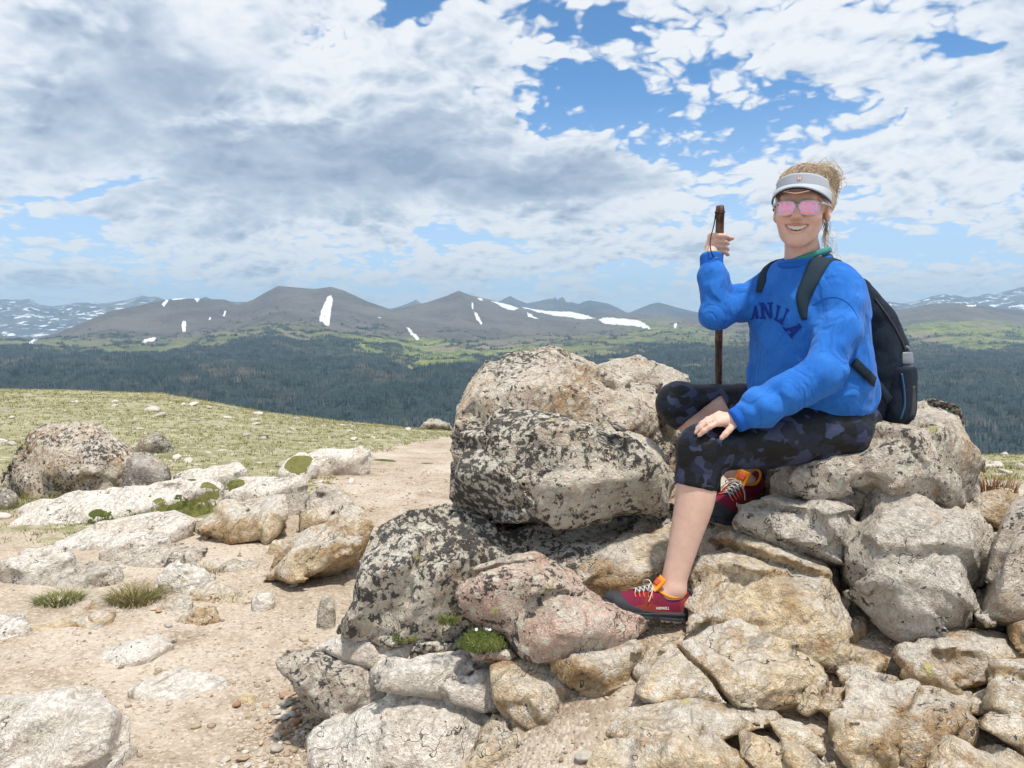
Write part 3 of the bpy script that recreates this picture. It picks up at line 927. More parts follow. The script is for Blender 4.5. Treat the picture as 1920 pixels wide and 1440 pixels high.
def sdf_rock(hulls, vox, seed, rough=1.0, rnd=0.018, strata=None, cuts=()):
    allp = np.concatenate([np.asarray(h) for h in hulls])
    lo, hi = allp.min(0) - 0.07, allp.max(0) + 0.07
    gs = [np.arange(lo[a], hi[a] + vox, vox) for a in range(3)]
    X, Yg, Z = np.meshgrid(*gs, indexing='ij')
    pts = np.stack([X, Yg, Z], -1).reshape(-1, 3).astype(np.float32)
    D = None
    rc = np.random.default_rng(seed + 77)
    for h in hulls:
        d_ = None
        hp = np.asarray(h); ctr = hp.mean(0); ext = float(np.linalg.norm(hp.max(0) - hp.min(0)))
        chips = []
        for _ in range(5):                     # broken corners
            n = rc.normal(size=3) * np.array([1.0, 0.8, 0.9]) + np.array([0, -0.35, 0.15]); n /= np.linalg.norm(n)
            chips.append((n, float((hp @ n).max()) - ext * rc.uniform(0.008, 0.035)))
        for n, d in hull_planes(h) + chips:
            e = pts @ n.astype(np.float32) - np.float32(d)
            if d_ is None: d_ = e
            else:                              # slightly rounded maximum
                hh = np.maximum(rnd - np.abs(d_ - e), 0)
                d_ = np.maximum(d_, e) + hh * hh * (0.25 / rnd)
        if D is None: D = d_
        else:
            k = 0.02
            hh = np.maximum(k - np.abs(D - d_), 0)
            D = np.minimum(D, d_) - hh * hh * (0.25 / k)
    D -= 0.25 * rnd
    band = np.abs(D) < 0.042 * max(1.0, rough)
    q = pts[band].astype(np.float64)
    size = float(np.linalg.norm(hi - lo)) - 0.2
    sc = min(1.0, size / 0.55) * rough
    r = np.random.default_rng(seed)
    nrm = r.normal(size=3); nrm /= np.linalg.norm(nrm)
    if strata is not None: nrm = np.asarray(strata, float) / np.linalg.norm(strata)
    al = q @ nrm
    qq = q + nrm * (al * 1.6)[:, None]
    L = max(0.09, min(0.34, size * 0.32))
    n = 0.008 * fbm(q / L + seed, 3, seed)
    wq = q + 0.022 * np.stack([perlin(q / 0.10 + 7 * a, seed + a) for a in range(3)], 1)
    for cs, tl_, st_ in ((0.80 * L, 0.34, 0.014),):      # planar fracture facets with small steps between
        g_ = (wq + nrm * ((wq @ nrm) * 1.2)[:, None]) / cs
        _, hsh, site = worley(g_, seed + 5)
        tv_ = np.stack([(hsh & 255) / 255. - 0.5, ((hsh >> 8) & 255) / 255. - 0.5, ((hsh >> 16) & 255) / 255. - 0.5], 1)
        n += np.clip(tl_ * np.sum(tv_ * (g_ - site), 1) * cs, -0.022, 0.022) + st_ * (((hsh >> 22) & 255) / 255.0 - 0.5)
    n += 0.0075 * (fbm(qq / 0.06, 2, seed + 3, 0.55, ridged=True) - 0.4)
    n += 0.006 * perlin(q / 0.026, seed + 8)
    D[band] += (n * sc).astype(np.float32)
    for (p0, nn, wdt, dep) in cuts:           # open joints: thin warped slabs cut into the surface
        dd = np.abs((q - p0) @ nn + 0.012 * fbm(q / 0.09, 3, seed + 31)) - wdt
        Db = D[band]
        cut = np.maximum(Db, -np.maximum(dd, -(Db + dep)).astype(np.float32))
        D[band] = cut
    V, Q = surfnets(D.reshape(X.shape), *gs)
    # light relaxation
    E = np.concatenate([Q[:, [0, 1]], Q[:, [1, 2]], Q[:, [2, 3]], Q[:, [3, 0]]])
    for _ in range(1):
        acc = np.zeros_like(V); cnt = np.zeros(len(V))
        np.add.at(acc, E[:, 0], V[E[:, 1]]); np.add.at(cnt, E[:, 0], 1)
        V = V * 0.93 + 0.07 * acc / np.maximum(cnt, 1)[:, None]
    return V, Q

def parse(s):
    out = []
    for tok in s.split(','):
        v = [float(q) for q in tok.split()]
        out.append((v[0], v[1], v[2] / 100.0 if len(v) > 2 else 0.0))
    return out

ROCKS = {}
def rock(key, label, mat, Y, thick, outline, front='', name='rock', cat='rock', vox=None, rough=1.0, rnd=0.003, group=None, strata=None, shrink=0.16, extra=(), cuts=(), seed=None, skirt=0.0):
    def hull(ol, fr, Y, thick):
        ol = parse(ol); fr = parse(fr) if fr else []
        if group == G_PILE and key not in ('bigtan', 'hump', 'fill1', 'under', 'seat', 'base', 'backb', 'frontb', 'knob'):
            gx0 = sum(p[0] for p in ol) / len(ol); gy0 = sum(p[1] for p in ol) / len(ol); gr_ = 1.09 if thick < 0.32 else 1.05
            ol = [(gx0 + (a - gx0) * gr_, gy0 + (b - gy0) * gr_, c) for a, b, c in ol]
        cpx = sum(p[0] for p in ol) / len(ol); cpy = sum(p[1] for p in ol) / len(ol)
        pts = [P(a, b, Y + c) for a, b, c in ol] + [P(a, b, Y + c) for a, b, c in fr]
        pts += [P(a + (cpx - a) * shrink * (1.0 if b < cpy else 0.4), b + (cpy - b) * (shrink if b < cpy else 0.0), Y + c * 0.6 + thick) for a, b, c in ol]
        if skirt:
            cc_ = np.mean(pts[:len(ol)], 0)
            pts += [np.array([cc_[0] + (q[0] - cc_[0]) * 0.94, cc_[1] + (q[1] - cc_[1]) * 0.94, q[2] - skirt]) for q in pts[:len(ol)]]
        return np.array(pts)
    hulls = [hull(outline, front, Y, thick)]
    for (ol2, fr2, Y2, th2) in extra: hulls.append(hull(ol2, fr2, Y2, th2))
    if vox is None: vox = max(0.0095, Y * 0.0048)
    sd = seed if seed is not None else (sum(ord(ch) * (i + 3) for i, ch in enumerate(key)) % 900) + 3
    cc = [(P(*a), (lambda n: np.array(n) / np.linalg.norm(n))(n), wd, dp) for (a, n, wd, dp) in cuts]
    V, Q = sdf_rock(hulls, vox, sd, rough, rnd, strata, cc)
    o0 = np.array([V[:, 0].mean(), V[:, 1].mean(), V[:, 2].min()])
    me = mk_mesh(name, V - o0, Q)
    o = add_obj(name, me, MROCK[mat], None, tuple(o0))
    tag(o, label, cat, group)
    ROCKS[key] = o
    return o

G_PILE = 'rocks of the outcrop the person sits on'
G_PATH = 'rocks along the trail'
# ---- the outcrop ---------------------------------------------------------------
rock('backb', 'tall lichen spotted boulder at the back of the outcrop with a rounded top', 'back', 2.98, 0.55,
     '853 815,869 744 6,877 719 8,900 677 14,937 666 18,992 657 20,1037 657 20,1062 665 20,1096 682 16,1118 700 12,1150 722 10,1208 731 8,1240 742 4,1262 815,1280 850,1275 990,860 990',
     '905 745 -6,960 720 -6,1040 735 -8,1110 775 -10,1190 780 -12,950 800 -10,1100 830 -12,1230 820 -10', 'boulder', 'boulder', group=G_PILE, rough=1.5)
rock('knob', 'tan knob of rock peeking out behind the tall lichen spotted boulder', 'semi', 3.25, 0.4,
     '1112 735,1120 690 2,1140 678 6,1168 670 8,1195 671 8,1225 682 6,1262 698 4,1288 710,1300 745,1290 790,1120 790', '1160 715 -8,1230 720 -8', group=G_PILE, rough=1.3)
rock('frontb', 'broad lichen blackened boulder with a flat front face in the middle of the outcrop', 'lich', 2.44, 0.42,
     '867 823 4,877 802 8,910 784 12,962 770 14,1000 769 15,1054 777 14,1117 786 12,1183 805 10,1217 820 8,1246 850 4,1262 875 2,1258 915,1250 957,1187 955 -6,1125 968 -8,1083 984 -9,1000 977 -9,950 971 -8,900 961 -4,867 940,860 905,860 865',
     '905 815 -2,960 802 -6,1060 806 -8,1160 825 -8,1215 850 -6,930 900 -11,1080 900 -14,1200 900 -11', 'boulder', 'boulder', group=G_PILE, rough=1.25)
rock('base', 'wide black spotted rock sloping down to the trail below the broad boulder', 'lich', 2.32, 0.6,
     '833 945 18,808 950 14,771 968 8,725 994 4,704 1015 2,696 1057,679 1098 -4,667 1140 -8,645 1180 -12,660 1215 -12,760 1225 -12,900 1220 -6,1000 1200,1060 1100,1000 1000 26,900 960 26',
     '760 1000 -2,840 985 6,730 1060 -8,800 1090 -8,900 1050 -6', group=G_PILE, rough=1.5,
     extra=[('930 985 20,1010 975 26,1083 982 26,1190 955 26,1290 950 26,1330 985 20,1330 1080 10,1180 1110 -2,1040 1120 -10,930 1090 -8', '1080 1030 2,1200 1020 6', 2.36, 0.5)])
rock('hump', 'pinkish lichened hump of rock that carries the forward shoe', 'pink', 2.10, 0.40,
     '842 1112 6,854 1083 8,896 1068 10,942 1060 12,971 1040 15,1000 1033 17,1037 1043 17,1052 1062 13,1102 1092 9,1112 1124 5,1130 1150 1,1180 1164 -2,1218 1172 -4,1214 1188 -6,1185 1222 -8,1150 1236 -8,1092 1230 -8,1037 1234 -8,992 1228 -6,954 1203 -2,935 1165 2,890 1140 4',
     '915 1105 -2,975 1085 -4,1035 1100 -6,1080 1140 -9,960 1150 -6,1040 1190 -11,1140 1186 -11', group=G_PILE, rough=0.95)
rock('ledge', 'tan ledge rock below the shoe beside the dirt groove', 'tan', 1.99, 0.3,
     '1037 1238 4,1060 1228 6,1108 1212 6,1158 1222 4,1200 1215 2,1180 1262,1150 1306 -2,1112 1332 -4,1080 1300 -3', '1100 1250 -6,1140 1258 -6', group=G_PILE)
rock('seat', 'large flat topped boulder the person sits on', 'semi', 2.30, 0.52,
     '1457 886 6,1470 830 18,1500 800 28,1600 782 36,1699 764 40,1731 760 40,1749 759 40,1768 765 38,1801 771 34,1803 792 28,1815 822 22,1827 845 18,1829 858 16,1824 961 10,1774 944,1720 930 -4,1624 925 -4,1537 920 -2,1457 920 2',
     '1500 870 -3,1560 862 -5,1640 845 -4,1720 820 -1,1745 803 2,1770 900 -3,1640 895 -8', 'boulder', 'boulder', group=G_PILE, rough=1.2)
rock('mids', 'grey wedge shaped rock behind the calf under the seat boulder', 'grey', 2.24, 0.35,
     '1386 978 2,1402 945 8,1452 922 14,1528 921 14,1599 919 14,1626 938 10,1612 970 4,1592 1008,1589 1062 -6,1537 1045 -5,1478 1033 -4,1437 1014 -2,1407 1008', '1450 955 -2,1520 960 -4,1570 975 -5', group=G_PILE, strata=(0.5, 0.2, 0.9))
rock('slab', 'big pale slab leaning below the seat boulder with a dark right side', 'grey', 2.12, 0.36,
     '1647 911 22,1703 915 22,1770 945 18,1812 962 16,1853 998 14,1863 1028 12,1846 1090 6,1816 1174 -2,1807 1184 -3,1745 1194 -6,1712 1187 -6,1674 1170 -5,1641 1128 -3,1591 1087 1,1588 1028 6,1612 986 12,1632 936 18',
     '1660 960 3,1730 960 1,1800 990 -1,1822 1010 -1,1640 1040 -5,1740 1040 -8,1802 1060 -8,1790 1150 -12,1700 1140 -10', group=G_PILE, strata=(0.2, 0.75, 0.6), rough=1.1)
rock('redge', 'tall rock at the right edge of the picture beside the big pale slab', 'semi', 2.06, 0.4,
     '1843 1132 2,1866 1048 4,1882 982 10,1903 940 16,1937 932 18,2010 940 18,2030 1130,1960 1150 -4,1891 1162 -4,1848 1158 -2', '1900 1010 -4,1960 1000 -6,1895 1110 -8', group=G_PILE)
rock('rblock', 'blocky tan rock between the seat boulder and the right picture edge', 'tan', 2.62, 0.35,
     '1822 974,1830 945 6,1845 927 12,1870 919 14,1905 920 14,1912 955 6,1900 985,1850 990 -2', '1850 945 2,1890 945 2', group=G_PILE)
rock('rflat', 'rust brown rock low at the right edge under the tall rock', 'tan', 1.98, 0.3,
     '1893 1165 4,1930 1158 6,1990 1160 6,1990 1240,1925 1222 -3,1897 1192', '1930 1185 -4', group=G_PILE)
rock('bigtan', 'large tan slab beside the forward shoe with iron staining', 'tan', 2.10, 0.34,
     '1268 1204 -4,1288 1160 6,1302 1090 14,1307 1041 16,1370 994 24,1428 1011 20,1478 1036 14,1516 1044 12,1574 1050 12,1585 1066 9,1582 1140 0,1582 1195 -7,1572 1253 -14,1516 1233 -14,1474 1208 -13,1387 1195 -12,1310 1210 -10',
     '1360 1060 4,1460 1085 -2,1530 1090 -3,1470 1150 -9,1550 1150 -8', group=G_PILE, strata=(0.3, 0.6, 0.7), rough=1.2)
rock('crackslab', 'low tan slab split by a dark diagonal crack in the foreground', 'tan', 1.90, 0.3,
     '1192 1295 -4,1207 1258 0,1249 1216 6,1290 1210 8,1345 1186 12,1387 1182 13,1453 1207 9,1507 1232 6,1540 1258 3,1500 1290 -2,1490 1335 -8,1466 1336 -9,1370 1313 -8,1266 1313 -7,1215 1310 -6',
     '1300 1250 -1,1390 1240 0,1440 1290 -7', group=G_PILE, strata=(0.2, 0.6, 0.8), vox=0.0075, cuts=(((1320, 1262, 1.9), (0.80, 0.25, 0.52), 0.0065, 0.04),))
rock('cblock', 'small pale block wedged at the right end of the cracked slab', 'tan', 1.86, 0.14,
     '1491 1335 -3,1494 1295 1,1520 1268 5,1549 1262 6,1552 1280 3,1542 1332 -3,1508 1345 -5', '1525 1290 -2', group=G_PILE)
rock('rlong', 'long low tan rock with a ridge along the bottom of the dirt groove', 'tan', 1.76, 0.24,
     '1151 1378 -2,1178 1333 3,1274 1319 6,1362 1313 8,1445 1336 5,1463 1352 2,1420 1372 -2,1387 1380 -4,1345 1392 -5,1260 1385 -6,1180 1385 -5', '1260 1350 -1,1350 1345 0', group=G_PILE, strata=(0.1, 0.5, 0.9))
rock('bot1', 'rounded ochre rock cut by the bottom picture edge right of the groove', 'tan', 1.66, 0.26,
     '1100 1500 -6,1125 1450 -2,1148 1388 3,1178 1370 6,1245 1352 8,1285 1366 6,1330 1398 2,1400 1430 -2,1425 1500 -6', '1200 1400 -1,1280 1410 -4', group=G_PILE)
rock('bot2', 'small tan rock with a rounded top left of the split block', 'tan', 1.72, 0.16,
     '1445 1354 3,1470 1347 5,1505 1358 4,1537 1378 2,1550 1412 -2,1500 1404 -3,1462 1380 -2', '1490 1372 -2', group=G_PILE)
rock('bot3', 'flat knobby tan rock at the bottom edge left of the split block', 'tan', 1.66, 0.18,
     '1391 1374 4,1437 1382 5,1470 1402 3,1557 1424 1,1566 1480 -4,1450 1470 -4,1395 1420 -2', '1450 1420 -2', group=G_PILE)
rock('splitA', 'blocky whitish rock with a square front corner in the right foreground', 'tan', 1.80, 0.28,
     '1580 1328 -2,1587 1283 3,1599 1262 7,1640 1272 8,1674 1273 9,1745 1294 7,1803 1312 4,1812 1340 1,1823 1353 -1,1813 1398 -6,1745 1434 -9,1692 1440 -9,1690 1400 -8,1690 1356 -5,1640 1342 -3',
     '1640 1310 -1,1720 1330 -3,1790 1350 -5,1700 1358 -6', group=G_PILE)
rock('splitB', 'ochre block fitted against the left of the square cornered rock', 'tan', 1.70, 0.22,
     '1562 1342 5,1620 1337 6,1686 1358 4,1682 1432 -4,1650 1455 -6,1600 1450 -6,1568 1412 -2', '1610 1372 -2,1670 1385 -4', group=G_PILE)
rock('r19', 'long angular tan rock lying below the big pale slab', 'tan', 1.96, 0.3,
     '1689 1231 0,1720 1211 5,1770 1187 10,1845 1182 12,1903 1194 9,1925 1215 6,1905 1246 1,1866 1258 -3,1857 1284 -6,1787 1297 -8,1720 1278 -6,1703 1258 -3', '1760 1230 -2,1840 1220 0,1800 1265 -8', group=G_PILE)
rock('r20a', 'pale block cut by the right picture edge in the foreground', 'tan', 1.78, 0.26,
     '1853 1310 -2,1857 1290 0,1868 1246 6,1900 1244 8,1980 1250 8,1990 1340 -3,1900 1342 -5,1855 1330 -4', '1885 1280 -2,1940 1285 -3', group=G_PILE)
rock('r20b', 'brown based rock under the pale block at the right picture edge', 'tan', 1.72, 0.24,
     '1856 1365 0,1852 1338 4,1900 1344 4,1985 1350 4,1990 1440 -6,1905 1412 -6,1870 1392 -4', '1900 1372 -3', group=G_PILE)
rock('r21', 'pinkish tan rock in the bottom right corner of the picture', 'tan', 1.62, 0.24,
     '1740 1500 -5,1750 1432 2,1782 1402 6,1862 1400 7,1905 1420 5,1960 1455,1970 1500 -5', '1820 1430 -1,1890 1445 -2', group=G_PILE)
rock('r22', 'small round grey stone in the dirt beside the long angular rock', 'grey', 2.02, 0.1, '1630 1260,1645 1243 3,1680 1236 4,1703 1258 1,1695 1277 -2,1645 1278 -2', '1668 1252 -2', 'stone', 'stone', group=G_PILE)
rock('r23', 'brown upright stone in the shadowed gap left of the big pale slab', 'tan', 2.12, 0.1, '1583 1212,1588 1168 2,1612 1152 4,1628 1163 3,1622 1190,1600 1224 -2', '1605 1180 -2', 'stone', 'stone', group=G_PILE)
rock('r24', 'brown wedge of rock filling the gap beneath the big pale slab', 'tan', 2.30, 0.2, '1560 1150,1578 1090 4,1600 1095 4,1655 1148 2,1640 1175 -2,1580 1180 -2', '1600 1130 -2', group=G_PILE)
rock('r25', 'tan block of rock directly behind the heel of the rear shoe', 'tan', 2.62, 0.3, '1395 925,1400 880 2,1452 880 3,1458 930,1430 945 -2', '1425 905 -2', group=G_PILE)
rock('under', 'brown rock under the rear shoe behind the calf', 'tan', 2.34, 0.4, '1270 1010 6,1300 985 10,1400 985 10,1440 1000 8,1440 1060 -2,1290 1075 -4', '1350 1020 0', group=G_PILE)
rock('fill1', 'brown shelf of rock between the broad boulder and the calf', 'tan', 2.26, 0.35,
     '1060 1100 4,1100 1050 10,1180 1008 16,1290 980 22,1330 1000 18,1300 1075 10,1250 1130 4,1180 1150 2,1110 1130 2', '1150 1080 -2,1240 1050 2', group=G_PILE, rough=0.8)
rock('fill2', 'tan wedge stone packed below the large tan slab', 'tan', 1.94, 0.2, '1560 1262 0,1585 1235 4,1640 1225 6,1662 1240 3,1640 1268 -2,1590 1285 -4', '1610 1255 -2', 'stone', 'stone', group=G_PILE)
rock('fill3', 'pale tan rock packed between the cracked slab and the square cornered rock', 'tan', 1.82, 0.2, '1530 1330 0,1545 1300 4,1580 1290 5,1590 1325 0,1565 1345 -3', '1560 1318 -2', 'stone', 'stone', group=G_PILE)
rock('fill4', 'ochre slab sunk in the groove left of the cracked slab', 'tan', 1.98, 0.2, '1190 1262 0,1215 1222 5,1262 1200 8,1285 1212 5,1240 1252 -2,1205 1275 -4', '1235 1232 -1', group=G_PILE)
rock('fill5', 'low tan rock between the long angular rock and the pale edge block', 'tan', 1.84, 0.2, '1800 1322 0,1822 1298 4,1862 1292 5,1868 1330 -1,1830 1345 -4', '1835 1315 -2', 'stone', 'stone', group=G_PILE)
rock('r26', 'white rock with a black lichen cap at the left foot of the outcrop', 'semi', 2.22, 0.3,
     '531 1243 2,545 1226 5,583 1217 7,617 1226 6,642 1246 4,700 1250 4,730 1288 0,706 1312 -3,690 1332 -5,642 1358 -7,600 1332 -6,570 1292 -3', '600 1250 -1,660 1280 -3', group=G_PILE)
rock('r27', 'large rounded white speckled rock at the bottom of the picture', 'white', 2.04, 0.36,
     '590 1405 2,605 1376 5,642 1354 8,690 1326 10,735 1291 13,800 1287 13,850 1304 11,890 1320 9,904 1362 3,890 1420 -4,872 1470 -8,610 1480 -8,592 1440 -3', '690 1370 -1,780 1340 0,850 1370 -4,740 1430 -9', group=G_PILE)
rock('r28', 'smooth grey rock with a pink nose bridging two white rocks', 'white', 2.10, 0.24,
     '702 1259 0,722 1240 4,760 1234 6,850 1219 9,885 1218 9,910 1250 4,929 1316 -4,915 1328 -5,870 1307 -4,810 1292 -3,760 1284 -2,715 1282 -2', '760 1258 -2,860 1260 -2', group=G_PILE)
rock('r29', 'white topped block with a tan front standing beside the dirt groove', 'tan', 1.98, 0.24,
     '925 1251 6,960 1242 9,1012 1233 11,1075 1275 7,1096 1302 3,1093 1345 -1,1078 1412 -5,1040 1396 -6,960 1352 -4,940 1320 1', '950 1300 0,1045 1318 -3', group=G_PILE, rnd=0.010)
rock('r30', 'ochre rock at the bottom edge beneath the white topped block', 'tan', 1.92, 0.22,
     '880 1470 -4,890 1425 0,905 1376 4,930 1350 6,962 1352 6,1030 1385 3,1067 1411 0,1064 1480 -6', '960 1400 -2,1010 1420 -3', group=G_PILE)
rock('r31', 'low flat grey rock between the spotted slope and the white rocks', 'white', 2.24, 0.22,
     '600 1217 0,640 1194 5,700 1189 7,760 1184 8,830 1180 9,862 1190 7,864 1222 2,850 1236 -1,760 1246 -3,720 1254 -3,650 1244 -2', '700 1216 0,800 1210 0', group=G_PILE, rough=0.8)
rock('r33', 'small pink stone in front of the moss tuft with white flowers', 'pink', 2.08, 0.12, '880 1222 0,905 1206 3,950 1203 4,976 1224 1,962 1242 -2,900 1238 -2', '928 1220 -2', 'stone', 'stone', group=G_PILE)

# ---- beside the trail ------------------------------------------------------------
rock('L1', 'large lichen mottled boulder with a pale peak standing on the tundra at left', 'back', 5.6, 0.7,
     '12 895,39 850 4,73 800 10,91 796 12,125 799 14,182 796 14,193 809 10,199 828 8,243 842 4,236 868,252 918 -6,182 924 -10,78 924 -10,24 930 -4', '95 830 -8,150 835 -10,80 885 -14,180 880 -14', 'boulder', 'boulder', skirt=0.30, group=G_PATH, rough=1.6)
rock('L2', 'rounded dark companion rock leaning on the right of the mottled boulder', 'dark', 5.55, 0.4,
     '222 884,245 850 4,276 847 6,310 876 2,317 893,300 905 -4,273 910 -6,245 916 -4', '265 875 -8', skirt=0.12, group=G_PATH)
rock('L3', 'small dark jagged rock on the turf behind the mottled boulder', 'dark', 8.2, 0.5, '253 846,263 825,280 822 4,294 811 6,306 818 4,324 842,300 850 -4', '290 830 -10', skirt=0.12, group=G_PATH, vox=0.03)
rock('L4', 'dark low rock at the left picture edge below the mottled boulder', 'dark', 5.2, 0.4, '-30 965,-20 915 4,18 912 4,34 935 1,22 962 -2', '0 938 -6', skirt=0.12, group=G_PATH)
rock('L5', 'brown boulder with a rusty broken right face beside the trail', 'tan', 4.35, 0.5,
     '361 992,389 967 6,422 942 14,480 938 18,534 937 16,542 960 8,526 1001 -2,492 1018 -6,398 1018 -6', '430 975 -4,500 965 -4,505 1000 -8', 'boulder', 'boulder', group=G_PATH, rough=1.2)
rock('L6', 'tilted pinkish slab casting a shadow on the trail dirt', 'tan', 3.62, 0.5,
     '506 1082,528 1042 5,562 1006 12,633 981 20,680 972 22,690 986 18,676 1030 6,660 1057 -2,609 1062 -6,553 1086 -8', '560 1050 -4,640 1020 -3,655 1040 -8', group=G_PATH, rough=1.3)
rock('L7a', 'long layered grey slab lying flat left of the trail', 'grey', 3.92, 0.45,
     '205 1078 0,215 1042 8,260 1024 14,328 1018 16,389 1028 12,377 1053 2,319 1062 -3,260 1078 -5', '280 1048 -2,350 1038 -1', skirt=0.12, group=G_PATH, strata=(0.1, 0.35, 0.95), rough=1.3)
rock('L7b', 'low tan front slab behind the two grass tufts', 'grey', 3.62, 0.4,
     '66 1100 0,70 1070 8,140 1054 14,225 1062 12,232 1080 6,206 1110 -3,159 1128 -6,94 1118 -5', '120 1085 -3,190 1082 -2', skirt=0.12, group=G_PATH)
for k_, ol, yy, lab in (
        ('L8a', '295 1090,302 1064 4,340 1054 8,385 1066 5,402 1087,352 1112 -4,310 1108 -3', 3.52, 'topmost pale stone of the broken cluster beside the trail'),
        ('L8b', '297 1138,309 1116 4,336 1110 6,362 1122 2,355 1142 -1,330 1160 -4', 3.30, 'leftmost pale stone of the broken cluster beside the trail'),
        ('L8c', '354 1108 1,392 1086 6,432 1100 4,468 1122 0,440 1144 -4,398 1134 -3', 3.40, 'widest pale stone of the broken cluster beside the trail'),
        ('L8d', '470 1126,480 1112 3,510 1110 4,517 1126 1,500 1139 -2,475 1139 -2', 3.30, 'single pale stone lying right of the broken cluster'),
        ('L8e', '325 1160,362 1140 4,402 1134 4,416 1160 0,372 1174 -3,335 1177 -3', 3.18, 'lowest pale stone of the broken cluster beside the trail')):
    rock(k_, lab, 'white' if k_ in ('L8a', 'L8d') else 'tan', yy, 0.22, ol, '', 'stone', 'stone', group=G_PATH, skirt=0.1)
rock('L9', 'big white boulder cut by the left picture edge in the foreground', 'white', 2.14, 0.45,
     '-120 1480 -8,-110 1330 8,-50 1308 14,0 1307 16,120 1302 18,190 1305 16,239 1346 8,226 1382 2,204 1404 -2,172 1470 -8', '60 1360 2,170 1350 2,100 1420 -6', 'boulder', 'boulder', skirt=0.30, group=G_PATH)
rock('L10', 'flat pale slab worn into the middle of the trail', 'white', 2.60, 0.25, '243 1297 -2,270 1276 4,340 1244 14,432 1280 6,442 1302 1,352 1320 -6,270 1317 -5', '', skirt=0.30, group=G_PATH, rough=0.6)
rock('L11', 'flat tan slab half buried in the trail dirt farther back', 'white', 2.84, 0.25, '158 1246 -3,200 1214 6,302 1190 14,330 1196 10,282 1232 0,205 1254 -5', '', skirt=0.30, group=G_PATH, rough=0.6)
rock('L12', 'pale rock at the left picture edge beside the green grass tuft', 'white', 3.02, 0.3, '-50 1210 -2,-40 1160 8,20 1150 12,52 1152 10,56 1182 2,0 1208 -4', '', skirt=0.12, group=G_PATH)
rock('L13', 'small rusty stone lying on the trail gravel near the flat slab', 'tan', 2.52, 0.06, '434 1328,446 1306 2,478 1300 3,482 1314 1,462 1332 -1', '', 'stone', 'stone', skirt=0.12, group=G_PATH)
rock('L14', 'small grey upright stone beside the black spotted slope rock', 'grey', 3.12, 0.08, '594 1158,602 1120 1,614 1114 2,630 1122 1,628 1144,608 1165 -1', '', 'stone', 'stone', skirt=0.12, group=G_PATH)
rock('L15', 'pale grey rock behind the tilted slab at the trail edge', 'grey', 5.0, 0.4, '566 955,576 925 5,600 910 9,640 914 8,666 940 1,655 950 -2,600 962 -5', '', skirt=0.12, group=G_PATH)
rock('L16', 'rusty small stone between the brown boulder and the tilted slab', 'tan', 4.1, 0.12, '500 1036,512 1012 2,534 1014 2,540 1026,520 1040 -1', '', 'stone', 'stone', skirt=0.12, group=G_PATH)
rock('L17', 'long white bedrock streak running across the slope left of the trail', 'white', 4.75, 0.4, '0 985 -4,60 952 8,150 932 16,300 905 30,420 892 44,430 905 36,300 945 14,160 978 0,40 1006 -12', '', skirt=0.30, group=G_PATH, rough=0.9)
rock('L18', 'low white bedrock patch above the layered grey slab', 'white', 4.3, 0.4, '90 1022 -4,190 982 8,330 958 22,372 972 18,330 1000 4,230 1018 -6,130 1036 -12', '', skirt=0.30, group=G_PATH, rough=0.8)
rock('L19', 'white rubble rock beside the far end of the trail', 'white', 6.6, 0.5, '520 885,540 862 8,566 848 14,590 856 10,596 874,560 892 -5', '', skirt=0.30, group=G_PATH)
rock('L20', 'pale ridge of rock breaking the turf behind the brown boulder', 'white', 5.4, 0.3, '420 930 0,430 905 6,470 890 12,520 896 10,500 922 0,450 938 -4', '', skirt=0.30, group=G_PATH)
rock('L21', 'flat tan flake of rock under the left grass tuft', 'tan', 3.32, 0.16, '155 1140 0,175 1124 4,212 1128 4,206 1140 0,170 1148 -3', '', 'stone', 'stone', skirt=0.12, group=G_PATH)
rock('L22', 'thin brown flake of rock below the tan grass tuft', 'tan', 3.16, 0.14, '163 1152 0,185 1142 3,218 1146 3,212 1158 -1,178 1162 -3', '', 'stone', 'stone', skirt=0.12, group=G_PATH)
for k_, ol, yy, lab in (
        ('F1', '0 1060 -4,60 1030 6,120 1026 8,140 1042 2,60 1072 -6', 3.75, 'thin white bedrock sheet left of the low tan front slab'),
        ('F2', '180 1052 -2,205 1012 8,290 994 14,330 1000 10,260 1030 0', 4.05, 'streaked white bedrock sheet just above the layered grey slab'),
        ('F3', '420 925 0,470 905 8,560 893 14,575 902 8,500 928 -4', 5.0, 'low white bedrock rib between the brown boulder and the far rubble'),
        ('F4', '20 960 -2,120 925 8,250 915 12,300 925 6,160 955 -4', 5.1, 'cracked pale bedrock apron at the foot of the mottled boulder'),
        ('F5', '300 905 -2,360 880 8,450 868 14,470 880 8,380 905 -2', 5.9, 'pale bedrock step beyond the dark companion rock'),
        ('F6', '540 862 -2,600 842 10,700 838 14,690 852 4,600 872 -4', 7.0, 'broken white rubble sheet where the trail meets the turf'),
        ('F7', '380 1060 -2,420 1046 4,470 1050 6,500 1066 0,450 1084 -4', 3.75, 'tan flat stone set in the dirt below the brown boulder'),
        ('F8', '560 962 -2,600 950 5,680 948 8,690 962 2,620 975 -4', 4.55, 'flat tan ledge between the tilted slab and the pale grey rock'),
        ('F9', '60 1180 -3,120 1160 5,210 1165 6,190 1185 -1,100 1200 -5', 3.05, 'buried tan slab edge in the dirt below the grass tufts')):
    rock(k_, lab, 'tan' if k_ in ('F7', 'F8', 'F9') else 'white', yy * (1.02 if k_ in ('F7', 'F9') else 0.985), 0.25, ol, '', group=G_PATH, rough=0.9, skirt=0.25)
rock('L23', 'small far pile of dark stones on the crest of the tundra', 'dark', 24.0, 1.2, '784 806,795 792 0,806 784 20,826 788 20,845 796 0,850 806', '812 797 -20', group=G_PATH, vox=0.09, rough=2.0)
